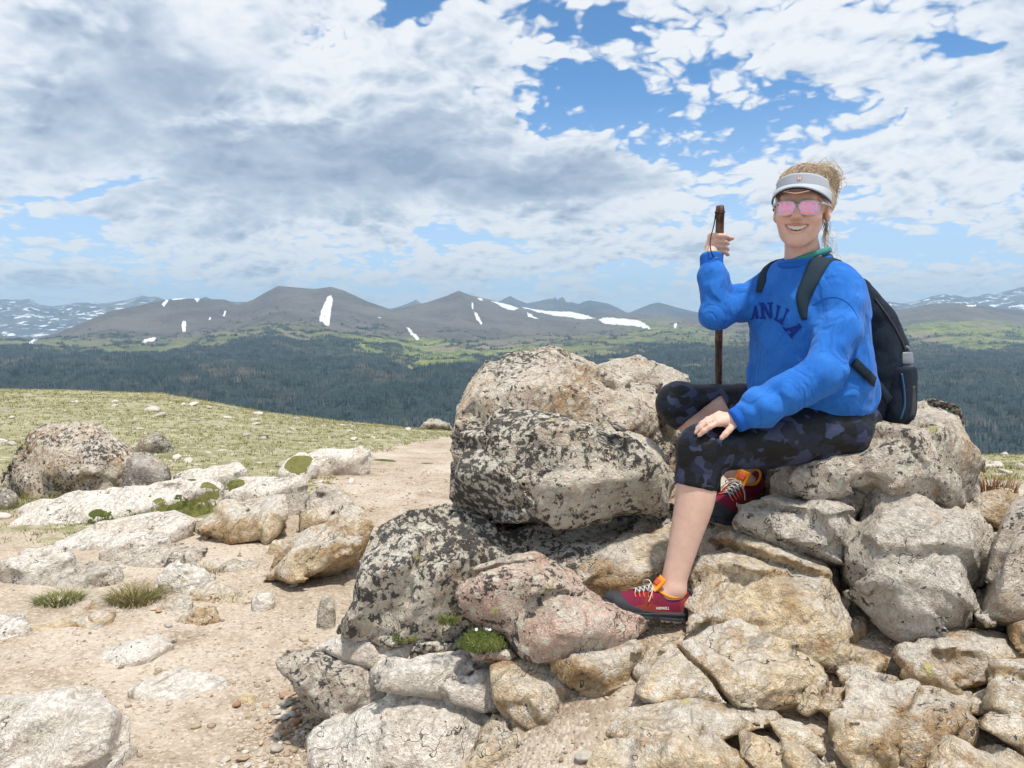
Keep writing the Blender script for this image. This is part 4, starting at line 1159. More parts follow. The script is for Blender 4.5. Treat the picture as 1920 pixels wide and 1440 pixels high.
# =================================================================== GRAVEL, STONES, PLANTS
def blob_stone(seed, sub=2, flat=0.65, rough=0.18):
    bm = bmesh.new()
    bmesh.ops.create_icosphere(bm, subdivisions=sub, radius=1.0)
    v = np.array([q.co[:] for q in bm.verts]); f = np.array([[q.index for q in fc.verts] for fc in bm.faces])
    bm.free()
    r = np.random.default_rng(seed)
    for _ in range(9):                         # knock planar chips off
        n = r.normal(size=3); n /= np.linalg.norm(n); d = r.uniform(0.55, 0.85)
        e = np.maximum(v @ n - d, 0); v = v - e[:, None] * n
    v = v * (1 + rough * fbm(v * 1.4 + seed, 3, seed)[:, None])
    v = v * np.array([1.0, r.uniform(0.6, 0.9), flat * r.uniform(0.7, 1.1)])
    return v, f

def attr_mat(name, rough=0.95, nscale=90.0, namp=0.3, trans=0.0):
    m_, t = new_mat(name)
    c = t.n('ShaderNodeAttribute', attribute_name='tint').outputs['Color']
    oc = t.n('ShaderNodeTexCoord').outputs['Object']
    nz = t.noise(oc, nscale, 4, 0.65)
    c = t.v('SCALE', c, scale=t.lin(nz, 0.3, 0.7, 1 - namp, 1 + namp))
    finish(t, c, rough, nz, 0.5, 0.004)
    return m_

def set_tint(me, cols):
    a = me.attributes.new('tint', 'FLOAT_COLOR', 'POINT')
    c = np.concatenate([cols, np.ones((len(cols), 1))], 1).astype(np.float32)
    a.data.foreach_set('color', c.ravel())

rg = np.random.default_rng(99)
# gravel: thousands of grit stones on the trail
base = [blob_stone(200 + k, 1, 0.7) for k in range(6)]
N = 11000
yy = 1.75 * np.exp(rg.uniform(0, 1, N) ** 1.15 * math.log(7.5 / 1.75))
xx = np.interp(yy, [1.7, 3, 5, 7.5], [-0.95, -1.0, -0.9, -0.9]) + rg.normal(0, 1, N) * np.interp(yy, [1.7, 3, 5, 7.5], [0.75, 0.9, 0.8, 0.6])
side = rg.uniform(0, 1, N) < 0.36
xx[side] = rg.uniform(-0.1, 1.5, side.sum()); yy[side] = rg.uniform(1.5, 2.3, side.sum())
rim = rg.uniform(0, 1, N) < 0.12
xx[rim] = rg.normal(-0.66, 0.09, rim.sum()); yy[rim] = rg.uniform(2.0, 3.0, rim.sum())
sz = 0.0032 * np.exp(rg.normal(0, 0.55, N)) * (0.75 + 0.16 * yy)
sz[rim] *= 1.7
zz = ground_z(xx, yy)
parts, cols = [], []
pal = np.array([[0.44, 0.36, 0.27], [0.50, 0.44, 0.37], [0.36, 0.28, 0.20], [0.56, 0.51, 0.44], [0.28, 0.22, 0.17], [0.44, 0.33, 0.26]])
for k in range(N):
    v, f = base[k % 6]
    a = rg.uniform(0, 6.28); ca, sa = math.cos(a), math.sin(a)
    w_ = v * sz[k]
    w_ = np.stack([w_[:, 0] * ca - w_[:, 1] * sa, w_[:, 0] * sa + w_[:, 1] * ca, w_[:, 2]], 1)
    parts.append((w_ + np.array([xx[k], yy[k], zz[k] + sz[k] * 0.15]), f))
    cols.append(np.repeat(pal[rg.integers(0, 6)][None] * rg.uniform(0.8, 1.12), len(v), 0))
v, f = merge(parts)
me = mk_mesh('gravel', v, f, smooth=False); set_tint(me, np.concatenate(cols))
m_grit = attr_mat('trail_grit', 0.95, 200.0, 0.25)
gr = add_obj('gravel', me, m_grit)
tag(gr, 'fine tan gravel strewn over the trail', 'gravel', None, 'stuff')

# loose stones, each one its own
def pebble_mat(name, c0, c1):
    m_, t = new_mat(name)
    oc = t.n('ShaderNodeTexCoord').outputs['Object']; rnd = t.n('ShaderNodeObjectInfo').outputs['Random']
    oc = t.v('ADD', oc, t.v('SCALE', (9., 5., 3.), scale=rnd))
    n1 = t.noise(oc, 1.6, 5, 0.65); n2 = t.noise(oc, 9.0, 4, 0.7)
    c = t.mix(t.ss(t.m('ADD', t.m('MULTIPLY', n1, 0.6), t.m('MULTIPLY', rnd, 0.4)), 0.25, 0.75), c0, c1)
    c = t.mix(t.m('MULTIPLY', t.ss(n2, 0.6, 0.7), 0.4), c, (0.16, 0.13, 0.10))
    c = t.v('SCALE', c, scale=t.lin(n2, 0.3, 0.7, 0.82, 1.18))
    finish(t, c, 0.95, n2, 0.4, 0.004)
    return m_
MPEB = [pebble_mat('tan_pebble', (0.36, 0.26, 0.17), (0.55, 0.45, 0.33)), pebble_mat('white_pebble', (0.38, 0.35, 0.30), (0.58, 0.55, 0.50)), pebble_mat('grey_pebble', (0.33, 0.30, 0.26), (0.52, 0.48, 0.42)), pebble_mat('brown_pebble', (0.30, 0.18, 0.11), (0.48, 0.34, 0.24)), pebble_mat('dark_pebble', (0.14, 0.125, 0.11), (0.34, 0.30, 0.26))]
stone_me = []
for k in range(7):
    v, f = blob_stone(300 + k, 3, 0.62, 0.22)
    me = mk_mesh('stone', v, f)
    me.materials.append(MPEB[[0, 1, 2, 3, 0, 1, 4][k]])
    stone_me.append(me)
SHADE = ['tan', 'white', 'grey', 'reddish brown', 'sandy', 'bright white', 'dark grey']
def put_stone(k, x, y, s, label, group, sink=0.25, big=0.02):
    k = int(k)
    label = ('fist sized ' if s > 2.2 * big else 'larger ' if s > big else 'small ') + SHADE[k] + ' ' + label
    o = add_obj('stone', stone_me[k])
    o.location = (x, y, gz(x, y) + s * (0.55 - sink))
    o.scale = (s * rg.uniform(1.0, 1.5), s * rg.uniform(0.8, 1.1), s * rg.uniform(0.55, 1.0))
    o.rotation_euler = (rg.uniform(-0.25, 0.25), rg.uniform(-0.25, 0.25), rg.uniform(0, 6.28))
    tag(o, label, 'stone', group)
for k in range(70):
    y = rg.uniform(2.15, 2.95); x = rg.normal(-0.70 - 0.05 * (y - 2.1), 0.07)
    put_stone(rg.integers(0, 6), x, y, rg.uniform(0.010, 0.024), 'stone in the rubble at the left foot of the outcrop', 'small stones at the foot of the outcrop', 0.25, 0.017)
for k in range(60):
    y = 1.9 * math.exp(rg.uniform(0, 1) * 1.25); x = rg.uniform(-1.55, -0.75) * (0.5 + 0.18 * y)
    put_stone(rg.integers(0, 6), x, y, rg.uniform(0.007, 0.016) * (0.6 + 0.22 * y), 'stone lying on the bare trail ' + ('close to the camera' if y < 2.9 else 'in its middle stretch' if y < 4.6 else 'at its far end'), 'small stones on the trail', 0.25, 0.014)
for k in range(34):
    put_stone(rg.integers(0, 6), rg.uniform(0.15, 1.35), rg.uniform(1.5, 2.05), rg.uniform(0.012, 0.03), 'stone in the dirt between the outcrop rocks', 'small stones between the outcrop rocks', 0.25, 0.021)
nst = 0
while nst < 190:
    d = 5.2 * math.exp(rg.uniform(0, 1) ** 0.9 * 1.55); az = rg.uniform(-0.60, 0.66)
    x, y = d * math.sin(az), d * math.cos(az)
    if abs(x - float(np.interp(y, ty, tx))) < 0.6 * float(np.interp(y, ty, tw)) and rg.uniform() < 0.8: continue
    if -0.35 < az < 0.60 and d < 5 : continue
    put_stone([1, 1, 2, 5, 5, 6, 1][rg.integers(0, 7)], x, y, rg.uniform(0.025, 0.075) * (0.7 + 0.05 * d) * (1.9 if rg.uniform() < 0.10 else 1.0), 'stone in the tundra turf ' + ('just behind the mottled boulder' if d < 8 else 'halfway up the slope' if d < 14 else 'near the crest') + (' on the left' if az < -0.3 else ' towards the outcrop' if az < 0 else ' behind the outcrop'), 'stones scattered over the tundra', 0.42, 0.09)
    nst += 1
# far right strip behind the seat boulder
for k in range(26):
    put_stone([1, 2, 5][rg.integers(0, 3)], rg.uniform(2.0, 6.2), rg.uniform(3.6, 9.5), rg.uniform(0.04, 0.14), 'stone on the turf behind the right end of the outcrop', 'stones behind the outcrop', 0.3, 0.09)

# grass blades ------------------------------------------------------------------
m_grass = attr_mat('grass_blades', 0.85, 60.0, 0.2)
def blades(n, spread, h, cols, rng, lean=0.6, wid=0.0035, cx=0, cy=0, zf=None, seg=3):
    V, F, C = [], [], []
    for k in range(n):
        a = rng.uniform(0, 6.28); r = spread * math.sqrt(rng.uniform())
        bx, by = cx + r * math.cos(a), cy + r * math.sin(a)
        bz = zf(bx, by) if zf else 0.0
        hh = h * rng.uniform(0.5, 1.15); a2 = a + rng.normal(0, 0.7); ln = lean * hh * rng.uniform(0.3, 1.3)
        pw = rng.uniform(0, 3.14); dx, dy = math.cos(pw) * wid, math.sin(pw) * wid
        c = cols[rng.integers(0, len(cols))] * rng.uniform(0.8, 1.2)
        b = len(V)
        for s_ in range(seg + 1):
            q = s_ / seg
            px_ = bx + math.cos(a2) * ln * q * q; py_ = by + math.sin(a2) * ln * q * q; pz_ = bz + hh * (q - 0.22 * q * q)
            ww = 1 - 0.85 * q
            V += [(px_ - dx * ww, py_ - dy * ww, pz_), (px_ + dx * ww, py_ + dy * ww, pz_)]
            C += [c, c]
        for s_ in range(seg):
            i = b + 2 * s_
            F.append((i, i + 1, i + 3, i + 2))
    return np.array(V), np.array(F), np.array(C)

GREEN = [np.array(c) for c in ((0.09, 0.15, 0.03), (0.14, 0.20, 0.05), (0.20, 0.22, 0.07))]
DRY = [np.array(c) for c in ((0.26, 0.20, 0.09), (0.19, 0.16, 0.06), (0.33, 0.26, 0.13), (0.13, 0.13, 0.045))]
def tuft(label, px, py, Y, w_, h, n, cols, name='grass_tuft', cat='grass tuft', lean=0.7, wid=0.0022, z=None, dep=None):
    c = P(px, py, Y)
    z0 = (gz(c[0], c[1]) - 0.01) if z is None else z
    V, F, C = blades(n, w_, h, cols, rg, lean, wid)
    V[:, 1] *= (dep or 0.8)
    me = mk_mesh(name, V, F, smooth=False); set_tint(me, C)
    o = add_obj(name, me, m_grass, None, (c[0], c[1], z0))
    tag(o, label, cat, 'grass tufts by the trail')
    return o
tuft('bright green grass tuft beside the low tan front slab', 112, 1130, 3.42, 0.10, 0.055, 620, GREEN + GREEN + DRY[:2], lean=1.3)
tuft('shaggy tan and green grass tuft under the layered grey slab', 252, 1128, 3.40, 0.11, 0.085, 720, DRY + DRY + GREEN[:2], lean=1.2)
tuft('wispy dry grass fringe at the end of the layered grey slab', 392, 1052, 3.80, 0.07, 0.07, 130, DRY)
tuft('low dry grass beside the pale block at the right picture edge', 1832, 1345, 1.86, 0.05, 0.035, 260, DRY + GREEN[:1])
tuft('small grass sprig in the crease of the black spotted slope rock', 842, 1160, 2.10, 0.03, 0.03, 150, GREEN + DRY[:2], z=P(842, 1160, 2.10)[2] - 0.012)
tuft('russet dry plant behind the right end of the seat boulder', 1856, 905, 2.95, 0.09, 0.09, 260, [np.array((0.22, 0.11, 0.05)), np.array((0.28, 0.17, 0.08))], z=P(1856, 925, 2.95)[2])
tuft('thin grass at the base of the mottled boulder', 75, 950, 5.25, 0.26, 0.10, 420, GREEN + DRY)
tuft('grass tuft at the foot of the dark companion rock', 262, 912, 5.30, 0.16, 0.09, 240, DRY + GREEN)

# moss cushions -----------------------------------------------------------------
m_moss, t = new_mat('moss_cushion')
oc = t.n('ShaderNodeTexCoord').outputs['Object']
rnd = t.n('ShaderNodeObjectInfo').outputs['Random']
n1 = t.noise(oc, 30.0, 5, 0.7); n2 = t.noise(oc, 160.0, 3, 0.7)
c = t.mix(t.ss(t.m('ADD', n1, t.m('MULTIPLY', t.m('SUBTRACT', rnd, 0.5), 0.35)), 0.35, 0.68), (0.075, 0.095, 0.022), (0.21, 0.20, 0.07))
finish(t, c, 1.0, t.m('ADD', n1, t.m('MULTIPLY', n2, 0.6)), 1.0, 0.015)
def cushion(px, py, wpx, Y, label, group=None, h=0.12, z=None, fuzz=0, conform=()):
    c = P(px, py, Y)
    r = wpx / FPX * Y / 2 * (1.0 if fuzz else 0.8)
    n, m2 = 26, 9
    V = [(0, 0, 1.0)]; F4 = []
    sd = rg.integers(0, 999)
    for i in range(1, m2 + 1):
        a = i / m2 * math.pi / 2
        for k in range(n):
            b = 2 * math.pi * k / n
            V.append((math.sin(a) * math.cos(b), math.sin(a) * math.sin(b) * 0.75, math.cos(a)))
    V = np.array(V)
    ang = np.arctan2(V[:, 1], V[:, 0])
    rad = 1 + 0.35 * fbm(np.stack([np.cos(ang) * 1.3, np.sin(ang) * 1.3, ang * 0 + sd], 1), 3, 4)
    V[:, :2] *= rad[:, None]
    V = V * np.array([r, r, max(h * r, 0.006)])
    V[:, 2] += 0.05 * r * fbm(V / (r * 0.3) + sd, 3, 7)
    for k in range(0, n): F4.append((0, 1 + k, 1 + (k + 1) % n))
    tris = np.array(F4); quads = []
    for i in range(m2 - 1):
        for k in range(n):
            a0 = 1 + i * n + k; a1 = 1 + i * n + (k + 1) % n
            quads += [(a0, a0 + n, a1 + n), (a0, a1 + n, a1)]
    me = mk_mesh('moss_cushion', V, np.concatenate([tris, np.array(quads)]))
    z0 = gz(c[0], c[1]) if z is None else z
    if conform:
        gz_all = ground_z(V[:, 0] + c[0], V[:, 1] + c[1])
        zs_ = []
        for q in range(len(V)):
            zz_ = gz_all[q]
            for kk in conform:
                ob = ROCKS[kk]; l = ob.location
                hit, lo_, _, _ = ob.ray_cast(Vector((V[q, 0] + c[0] - l.x, V[q, 1] + c[1] - l.y, 3.0)), Vector((0, 0, -1)))
                if hit: zz_ = max(zz_, lo_.z + l.z)
            zs_.append(zz_)
        V[:, 2] += np.minimum(np.array(zs_), z0 + 0.05) - z0 - 0.002
        me.vertices.foreach_set('co', V.astype(np.float32).ravel()); me.update()
    o = add_obj('moss_cushion', me, m_moss, None, (c[0], c[1], z0 - 0.004))
    tag(o, label, 'moss', group)
    if fuzz:
        Vb, Fb, Cb = blades(fuzz, r * 1.05, 0.022, GREEN, rg, 0.5, 0.0016)
        Vb[:, 1] *= 0.75
        Vb[:, 2] += np.maximum(h * r, 0.006) * np.sqrt(np.clip(1 - (Vb[:, 0] ** 2 + (Vb[:, 1] / 0.75) ** 2) / (r * r), 0, 1)) - 0.004
        mb = mk_mesh('sprigs', Vb, Fb, smooth=False); set_tint(mb, Cb)
        add_obj('sprigs', mb, m_grass, o)
    return o
def on_rock(px, py, keys):
    """first hit of the view ray with the given rocks"""
    d = Vector(ray(px, py)).normalized(); o = Vector((0, 0, CAM_Z)); best = None
    for k in keys:
        ob = ROCKS[k]
        l = Vector(ob.location)
        hit, loc, nrm, idx = ob.ray_cast(o - l, d)
        if hit:
            p = loc + l
            if best is None or (p - o).length < (best - o).length: best = p
    return best
CUSH = ((240, 958, 36), (350, 952, 100), (190, 968, 66), (300, 948, 48), (150, 985, 24), (395, 915, 60), (440, 905, 56), (170, 1015, 32), (40, 1005, 80), (15, 1020, 50), (280, 930, 30), (335, 935, 40), (455, 830, 26), (375, 836, 24), (560, 868, 70), (720, 862, 60), (800, 868, 40), (420, 890, 40), (360, 900, 44), (220, 940, 20), (300, 845, 22), (620, 905, 36))
ORD = ['first', 'second', 'third', 'fourth', 'fifth', 'sixth', 'seventh', 'eighth', 'ninth', 'tenth', 'eleventh', 'twelfth', 'thirteenth', 'fourteenth', 'fifteenth']
low_ = sorted([c for c in CUSH if c[1] >= 925]); high_ = sorted([c for c in CUSH if c[1] < 925])
for (px, py, wp) in CUSH:
    tri = (px, py, wp)
    lab_ = ORD[low_.index(tri)] + ' moss cushion from the left on the pale bedrock below the mottled boulder' if tri in low_ else ORD[high_.index(tri)] + ' moss cushion from the left on the turf beyond the pale bedrock'
    hit = on_rock(px, py, ['L17', 'L18', 'L20', 'L7a', 'L19'])
    if hit is not None: Yc_, zc_ = hit.y, hit.z - 0.004
    else:
        Yc_ = 4.0
        for _ in range(60):
            c = P(px, py, Yc_); e = c[2] - gz(c[0], c[1])
            if abs(e) < 0.01: break
            Yc_ += e * 2.2
        zc_ = None
    cushion(px, py, wp, Yc_, lab_, 'moss cushions left of the trail', 0.13, zc_, 0, ('L17', 'L18', 'L20', 'L7a', 'L7b', 'L19', 'L15', 'L5'))
h_ = on_rock(905, 1205, ['hump', 'base', 'r33', 'r31'])
mo = cushion(905, 1200, 92, 2.09, 'bright green moss cushion sprinkled with tiny white flowers beside the pink stone', None, 0.55, P(905, 1206, 2.09)[2], 420)
m_petal = simple_mat('white_petals', (0.75, 0.74, 0.76), 0.7, 50, 0.05)
pv = []
for k in range(16):
    a = rg.uniform(0, 6.28); rr_ = rg.uniform(0.0, 0.04)
    V = [(0, 0, 0)]; F = []
    for q in range(5):
        b = q * 2 * math.pi / 5
        V += [(0.004 * math.cos(b - 0.5), 0.004 * math.sin(b - 0.5), 0.001), (0.006 * math.cos(b), 0.006 * math.sin(b), 0.002), (0.004 * math.cos(b + 0.5), 0.004 * math.sin(b + 0.5), 0.001)]
        F.append((0, 1 + 3 * q, 2 + 3 * q, 3 + 3 * q))
    fl = add_obj('flower', mk_mesh('flower', np.array(V), np.array(F)), m_petal, mo, (0.012 + rr_ * math.cos(a), 0.01 + 0.6 * rr_ * math.sin(a), 0.034 + rg.uniform(0, 0.014)))
    fl.rotation_euler = (rg.uniform(0.3, 0.9), rg.uniform(-0.3, 0.3), 0)
cushion(760, 1190, 52, 2.24, 'small dark green moss patch on top of the low flat grey rock', None, 0.5, P(760, 1194, 2.24)[2], 160)
cushion(1800, 1355, 30, 1.80, 'dull olive moss in the gap beside the square cornered rock', None, 0.3, None, 80)

# short turf sedge over the tundra: uncountable ------------------------------------
parts = []; cols = []
N = 24000
dd_ = 5.0 * np.exp(rg.uniform(0, 1, N) ** 0.8 * math.log(44 / 5.0)); azz = rg.uniform(-0.66, 0.70, N)
tx_, ty_ = dd_ * np.sin(azz), dd_ * np.cos(azz)
off_ = np.abs(tx_ - np.interp(ty_, ty, tx)) / np.interp(ty_, ty, tw)
nn_ = fbm(np.stack([tx_, ty_, ty_ * 0], 1) / 1.6, 3, 8)
keep = ((off_ > 0.85) | (ty_ > 15)) & (nn_ > -0.16)
tx_, ty_, dd_ = tx_[keep], ty_[keep], dd_[keep]
tz_ = ground_z(tx_, ty_)
V, F, C = [], [], []
TURF = [np.array(c) for c in ((0.24, 0.23, 0.09), (0.34, 0.31, 0.15), (0.42, 0.37, 0.22), (0.17, 0.18, 0.06), (0.30, 0.28, 0.12))]
for k in range(len(tx_)):
    s_ = 0.012 + 0.0011 * dd_[k]
    cc = TURF[rg.integers(0, 5)]
    for q in range(6):
        a = rg.uniform(0, 6.28); r = s_ * 1.8 * rg.uniform()
        bx, by = tx_[k] + r * math.cos(a), ty_[k] + r * math.sin(a)
        w2 = s_ * 0.22; hh = s_ * rg.uniform(0.7, 1.5); pw = rg.uniform(0, 3.14)
        b = len(V)
        V += [(bx - w2 * math.cos(pw), by - w2 * math.sin(pw), tz_[k] - 0.004), (bx + w2 * math.cos(pw), by + w2 * math.sin(pw), tz_[k] - 0.004), (bx + math.cos(a) * hh * 0.6, by + math.sin(a) * hh * 0.6, tz_[k] + hh)]
        c2 = cc * rg.uniform(0.8, 1.2); C += [c2, c2, c2]
        F.append((b, b + 1, b + 2))
me = mk_mesh('tundra_grass', np.array(V), np.array(F), smooth=False); set_tint(me, np.array(C))
tg = add_obj('tundra_grass', me, m_grass)
tag(tg, 'short yellow green sedge turf covering the open slope', 'grass', None, 'stuff')
# =================================================================== PERSON
def axis_lines(spec):
    """[(start, end, step), ...] -> monotone grid lines"""
    out = []
    for a, b, s in spec:
        out.append(np.arange(a, b - s * 0.5, s))
    out.append([spec[-1][1]])
    return np.concatenate(out)

class Field:
    def __init__(self, xs, ys, zs):
        self.g = [np.asarray(xs, float), np.asarray(ys, float), np.asarray(zs, float)]
        self.F = np.full([len(q) for q in self.g], 0.5, np.float32)
    def block(self, lo, hi):
        sl = []
        for a in range(3):
            i0 = max(0, int(np.searchsorted(self.g[a], lo[a])) - 1); i1 = min(len(self.g[a]), int(np.searchsorted(self.g[a], hi[a])) + 1)
            if i1 - i0 < 1: return None
            sl.append(slice(i0, i1))
        X = self.g[0][sl[0]][:, None, None]; Y = self.g[1][sl[1]][None, :, None]; Z = self.g[2][sl[2]][None, None, :]
        return tuple(sl), X, Y, Z
    def apply(self, lo, hi, fn, k=0.01, op='u'):
        b = self.block(np.asarray(lo) - 0.03, np.asarray(hi) + 0.03)
        if b is None: return
        sl, X, Y, Z = b
        d = fn(X, Y, Z).astype(np.float32); f = self.F[sl]
        if op == 'u':
            h = np.maximum(k - np.abs(f - d), 0); self.F[sl] = np.minimum(f, d) - h * h * (0.25 / k)
        elif op == 's':
            d = -d; h = np.maximum(k - np.abs(f - d), 0); self.F[sl] = np.maximum(f, d) + h * h * (0.25 / k)
        elif op == 'i':
            self.F[sl] = np.maximum(f, d)
    def cone(self, a, b, ra, rb, k=0.015, op='u'):
        a = np.asarray(a, float); b = np.asarray(b, float); ba = b - a; L2 = max(float(ba @ ba), 1e-9); m_ = max(ra, rb)
        def fn(X, Y, Z):
            t = np.clip(((X - a[0]) * ba[0] + (Y - a[1]) * ba[1] + (Z - a[2]) * ba[2]) / L2, 0, 1)
            return np.sqrt((X - a[0] - t * ba[0]) ** 2 + (Y - a[1] - t * ba[1]) ** 2 + (Z - a[2] - t * ba[2]) ** 2) - (ra + (rb - ra) * t)
        self.apply(np.minimum(a, b) - m_, np.maximum(a, b) + m_, fn, k, op)
    def chain(self, pts, rad, k=0.015):
        for i in range(len(pts) - 1): self.cone(pts[i], pts[i + 1], rad[i], rad[i + 1], k)
    def ell(self, c, r, ax=None, k=0.015, op='u', bend=None, bend2=None):
        c = np.asarray(c, float); r = np.asarray(r, float); A = np.eye(3) if ax is None else np.asarray(ax, float); m_ = float(r.max())
        def fn(X, Y, Z):
            p = [(X - c[0]) * A[i, 0] + (Y - c[1]) * A[i, 1] + (Z - c[2]) * A[i, 2] for i in range(3)]
            if bend: p[2] = p[2] - bend * p[0] ** 2
            if bend2: p[1] = p[1] + bend2 * p[0] ** 2
            k0 = np.sqrt((p[0] / r[0]) ** 2 + (p[1] / r[1]) ** 2 + (p[2] / r[2]) ** 2)
            k1 = np.sqrt((p[0] / r[0] ** 2) ** 2 + (p[1] / r[1] ** 2) ** 2 + (p[2] / r[2] ** 2) ** 2) + 1e-9
            return k0 * (k0 - 1) / k1
        self.apply(c - m_, c + m_, fn, k, op)
    def loft(self, rows, la, fa, k=0.02, power=2.0, wob=None):
        """rows: (centre xyz, half width along la, half depth along fa), stacked by height"""
        rows = sorted(rows, key=lambda q: q[0][2])
        zs = np.array([q[0][2] for q in rows]); cx = np.array([q[0][0] for q in rows]); cy = np.array([q[0][1] for q in rows])
        hw = np.array([q[1] for q in rows]); hd = np.array([q[2] for q in rows]); la = np.asarray(la, float); fa = np.asarray(fa, float)
        zz = np.linspace(zs[0], zs[-1], 160)
        sm = spline(np.stack([zs, cx, cy, hw, hd], 1), 160)
        zt, cxt, cyt, wt, dt_ = sm.T
        m_ = float(max(hw.max(), hd.max()))
        def fn(X, Y, Z):
            z = np.clip(Z, zt[0], zt[-1])
            cxx, cyy, ww, dd = (np.interp(z, zt, q) for q in (cxt, cyt, wt, dt_))
            u = (X - cxx) * la[0] + (Y - cyy) * la[1]; v = (X - cxx) * fa[0] + (Y - cyy) * fa[1]
            rr_ = (np.abs(u / ww) ** power + np.abs(v / dd) ** power) ** (1 / power)
            d = (rr_ - 1) * np.minimum(ww, dd)
            return np.maximum(d, np.abs(Z - (zt[0] + zt[-1]) / 2) - (zt[-1] - zt[0]) / 2)
        lo = np.array([cx.min() - m_, cy.min() - m_, zs[0]]); hi = np.array([cx.max() + m_, cy.max() + m_, zs[-1]])
        self.apply(lo, hi, fn, k)
    def disp(self, fn, band=0.02):
        m_ = np.abs(self.F) < band
        idx = np.argwhere(m_)
        p = np.stack([self.g[a][idx[:, a]] for a in range(3)], 1)
        self.F[m_] += fn(p).astype(np.float32)
    def mesh(self):
        return surfnets(self.F, *self.g)

def relax(V, Q, it=2, f=0.4):
    E = np.concatenate([Q[:, [0, 1]], Q[:, [1, 2]], Q[:, [2, 3]], Q[:, [3, 0]]])
    for _ in range(it):
        acc = np.zeros_like(V); cnt = np.zeros(len(V))
        np.add.at(acc, E[:, 0], V[E[:, 1]]); np.add.at(cnt, E[:, 0], 1)
        V = V * (1 - f) + f * acc / np.maximum(cnt, 1)[:, None]
    return V

# ---- joints, placed in the scene
fT = np.array([-0.77, -0.64, 0.0]); lT = np.array([0.64, -0.77, 0.0])     # torso front / her left
HC = P(1503, 389, 2.37)
yw = math.radians(27.0)
hf = np.array([-math.sin(yw), -math.cos(yw), 0.0]); hx = np.array([math.cos(yw), -math.sin(yw), 0.0]); hu = np.array([0, 0, 1.0])
tilt = math.radians(2.0)
hx, hu = hx * math.cos(tilt) - hu * math.sin(tilt), hu * math.cos(tilt) + hx * math.sin(tilt)
HAX = np.array([hx, hf, hu])
def H(u, v, w_): return HC + hx * u + hf * v + hu * w_
NECK = P(1508, 510, 2.42)
SHL, SHR = P(1574, 548, 2.32), P(1446, 542, 2.53)
ELL, WRL = P(1545, 700, 2.19), P(1392, 782, 2.175)
ELR, WRR = P(1342, 592, 2.46), P(1334, 490, 2.50)
HIPL, HIPR, PEL = P(1572, 806, 2.38), P(1540, 778, 2.60), P(1570, 782, 2.50)
KNL, ANL = P(1317, 842, 2.22), P(1263, 1092, 2.17)
KNR, ANR = P(1272, 757, 2.62), P(1393, 902, 2.52)

# ---- body (skin) --------------------------------------------------------------
B = Field(axis_lines([(0.38, 0.50, 0.006), (0.50, 1.03, 0.0034), (1.03, 1.22, 0.007)]),
          axis_lines([(2.02, 2.72, 0.0036)]),
          axis_lines([(0.44, 0.94, 0.006), (0.94, 1.06, 0.0034), (1.06, 1.44, 0.008), (1.44, 1.80, 0.003)]))
# torso, limbs
B.loft([(PEL, 0.13, 0.10), (P(1530, 690, 2.45), 0.12, 0.09), (P(1518, 600, 2.43), 0.14, 0.10), (P(1513, 540, 2.42), 0.15, 0.085), (P(1509, 512, 2.42), 0.08, 0.06)], lT, fT, 0.03)
B.chain([SHL, ELL, WRL], [0.050, 0.040, 0.026]); B.chain([SHR, ELR, WRR], [0.050, 0.038, 0.025])
B.chain([HIPL, KNL], [0.095, 0.060], 0.03); B.chain([HIPR, KNR], [0.085, 0.060], 0.03); B.ell(PEL + np.array([-0.025, 0, 0]), (0.13, 0.13, 0.095), None, 0.03)
def leg(kn, an, back, r0):
    kn, an = np.asarray(kn), np.asarray(an); d = an - kn
    q = spline([np.append(kn, r0 * 0.95), np.append(kn + d * 0.18 + back * 0.35, 0.0535), np.append(kn + d * 0.40 + back, 0.0520), np.append(kn + d * 0.70 + back * 0.5, 0.0405), np.append(an, 0.0320), np.append(an + d / np.linalg.norm(d) * 0.018, 0.0315)], 22)
    B.chain(list(q[:, :3]), list(q[:, 3]), 0.012)
leg(KNL, ANL, np.array([0.010, 0.0, 0.0]), 0.060)
leg(KNR, ANR, np.array([0.012, 0.012, 0.0]), 0.058)
# feet inside the shoes
B.chain([ANL + np.array([0.0, 0, -0.02]), P(1205, 1140, 2.14)], [0.034, 0.022]); B.chain([ANR, P(1366, 957, 2.455)], [0.030, 0.016])
# head
B.cone(H(0, -0.024, -0.080), NECK, 0.0465, 0.060, 0.025)
B.ell(H(0, -0.022, 0.036), (0.0735, 0.092, 0.080), HAX, 0.02)
B.ell(H(0, 0.024, -0.030), (0.0595, 0.066, 0.084), HAX, 0.03)
for s_ in (-1, 1):
    B.cone(H(s_ * 0.0415, -0.004, -0.052), H(s_ * 0.012, 0.064, -0.106), 0.016, 0.013, 0.022)
    B.ell(H(s_ * 0.038, 0.062, -0.036), (0.026, 0.024, 0.024), HAX, 0.025)
    B.ell(H(s_ * 0.026, 0.046, -0.074), (0.0215, 0.030, 0.028), HAX, 0.03)
    B.ell(H(s_ * 0.0745, -0.014, -0.012), (0.010, 0.020, 0.031), HAX, 0.008)
    B.ell(H(s_ * 0.082, -0.010, -0.008), (0.006, 0.010, 0.016), HAX, 0.006, 's')
    B.ell(H(s_ * 0.012, 0.0945, -0.0425), (0.0085, 0.0105, 0.0075), HAX, 0.008)
    B.ell(H(s_ * 0.031, 0.100, 0.000), (0.019, 0.014, 0.012), HAX, 0.02, 's')
    B.ell(H(s_ * 0.031, 0.0755, -0.001), (0.0135, 0.0125, 0.0095), HAX, 0.008)
B.ell(H(0, 0.072, -0.104), (0.021, 0.016, 0.016), HAX, 0.02)
B.cone(H(-0.04, 0.072, 0.022), H(0.04, 0.072, 0.022), 0.014, 0.014, 0.02)
B.cone(H(0, 0.083, 0.004), H(0, 0.1085, -0.037), 0.0075, 0.0112, 0.013)
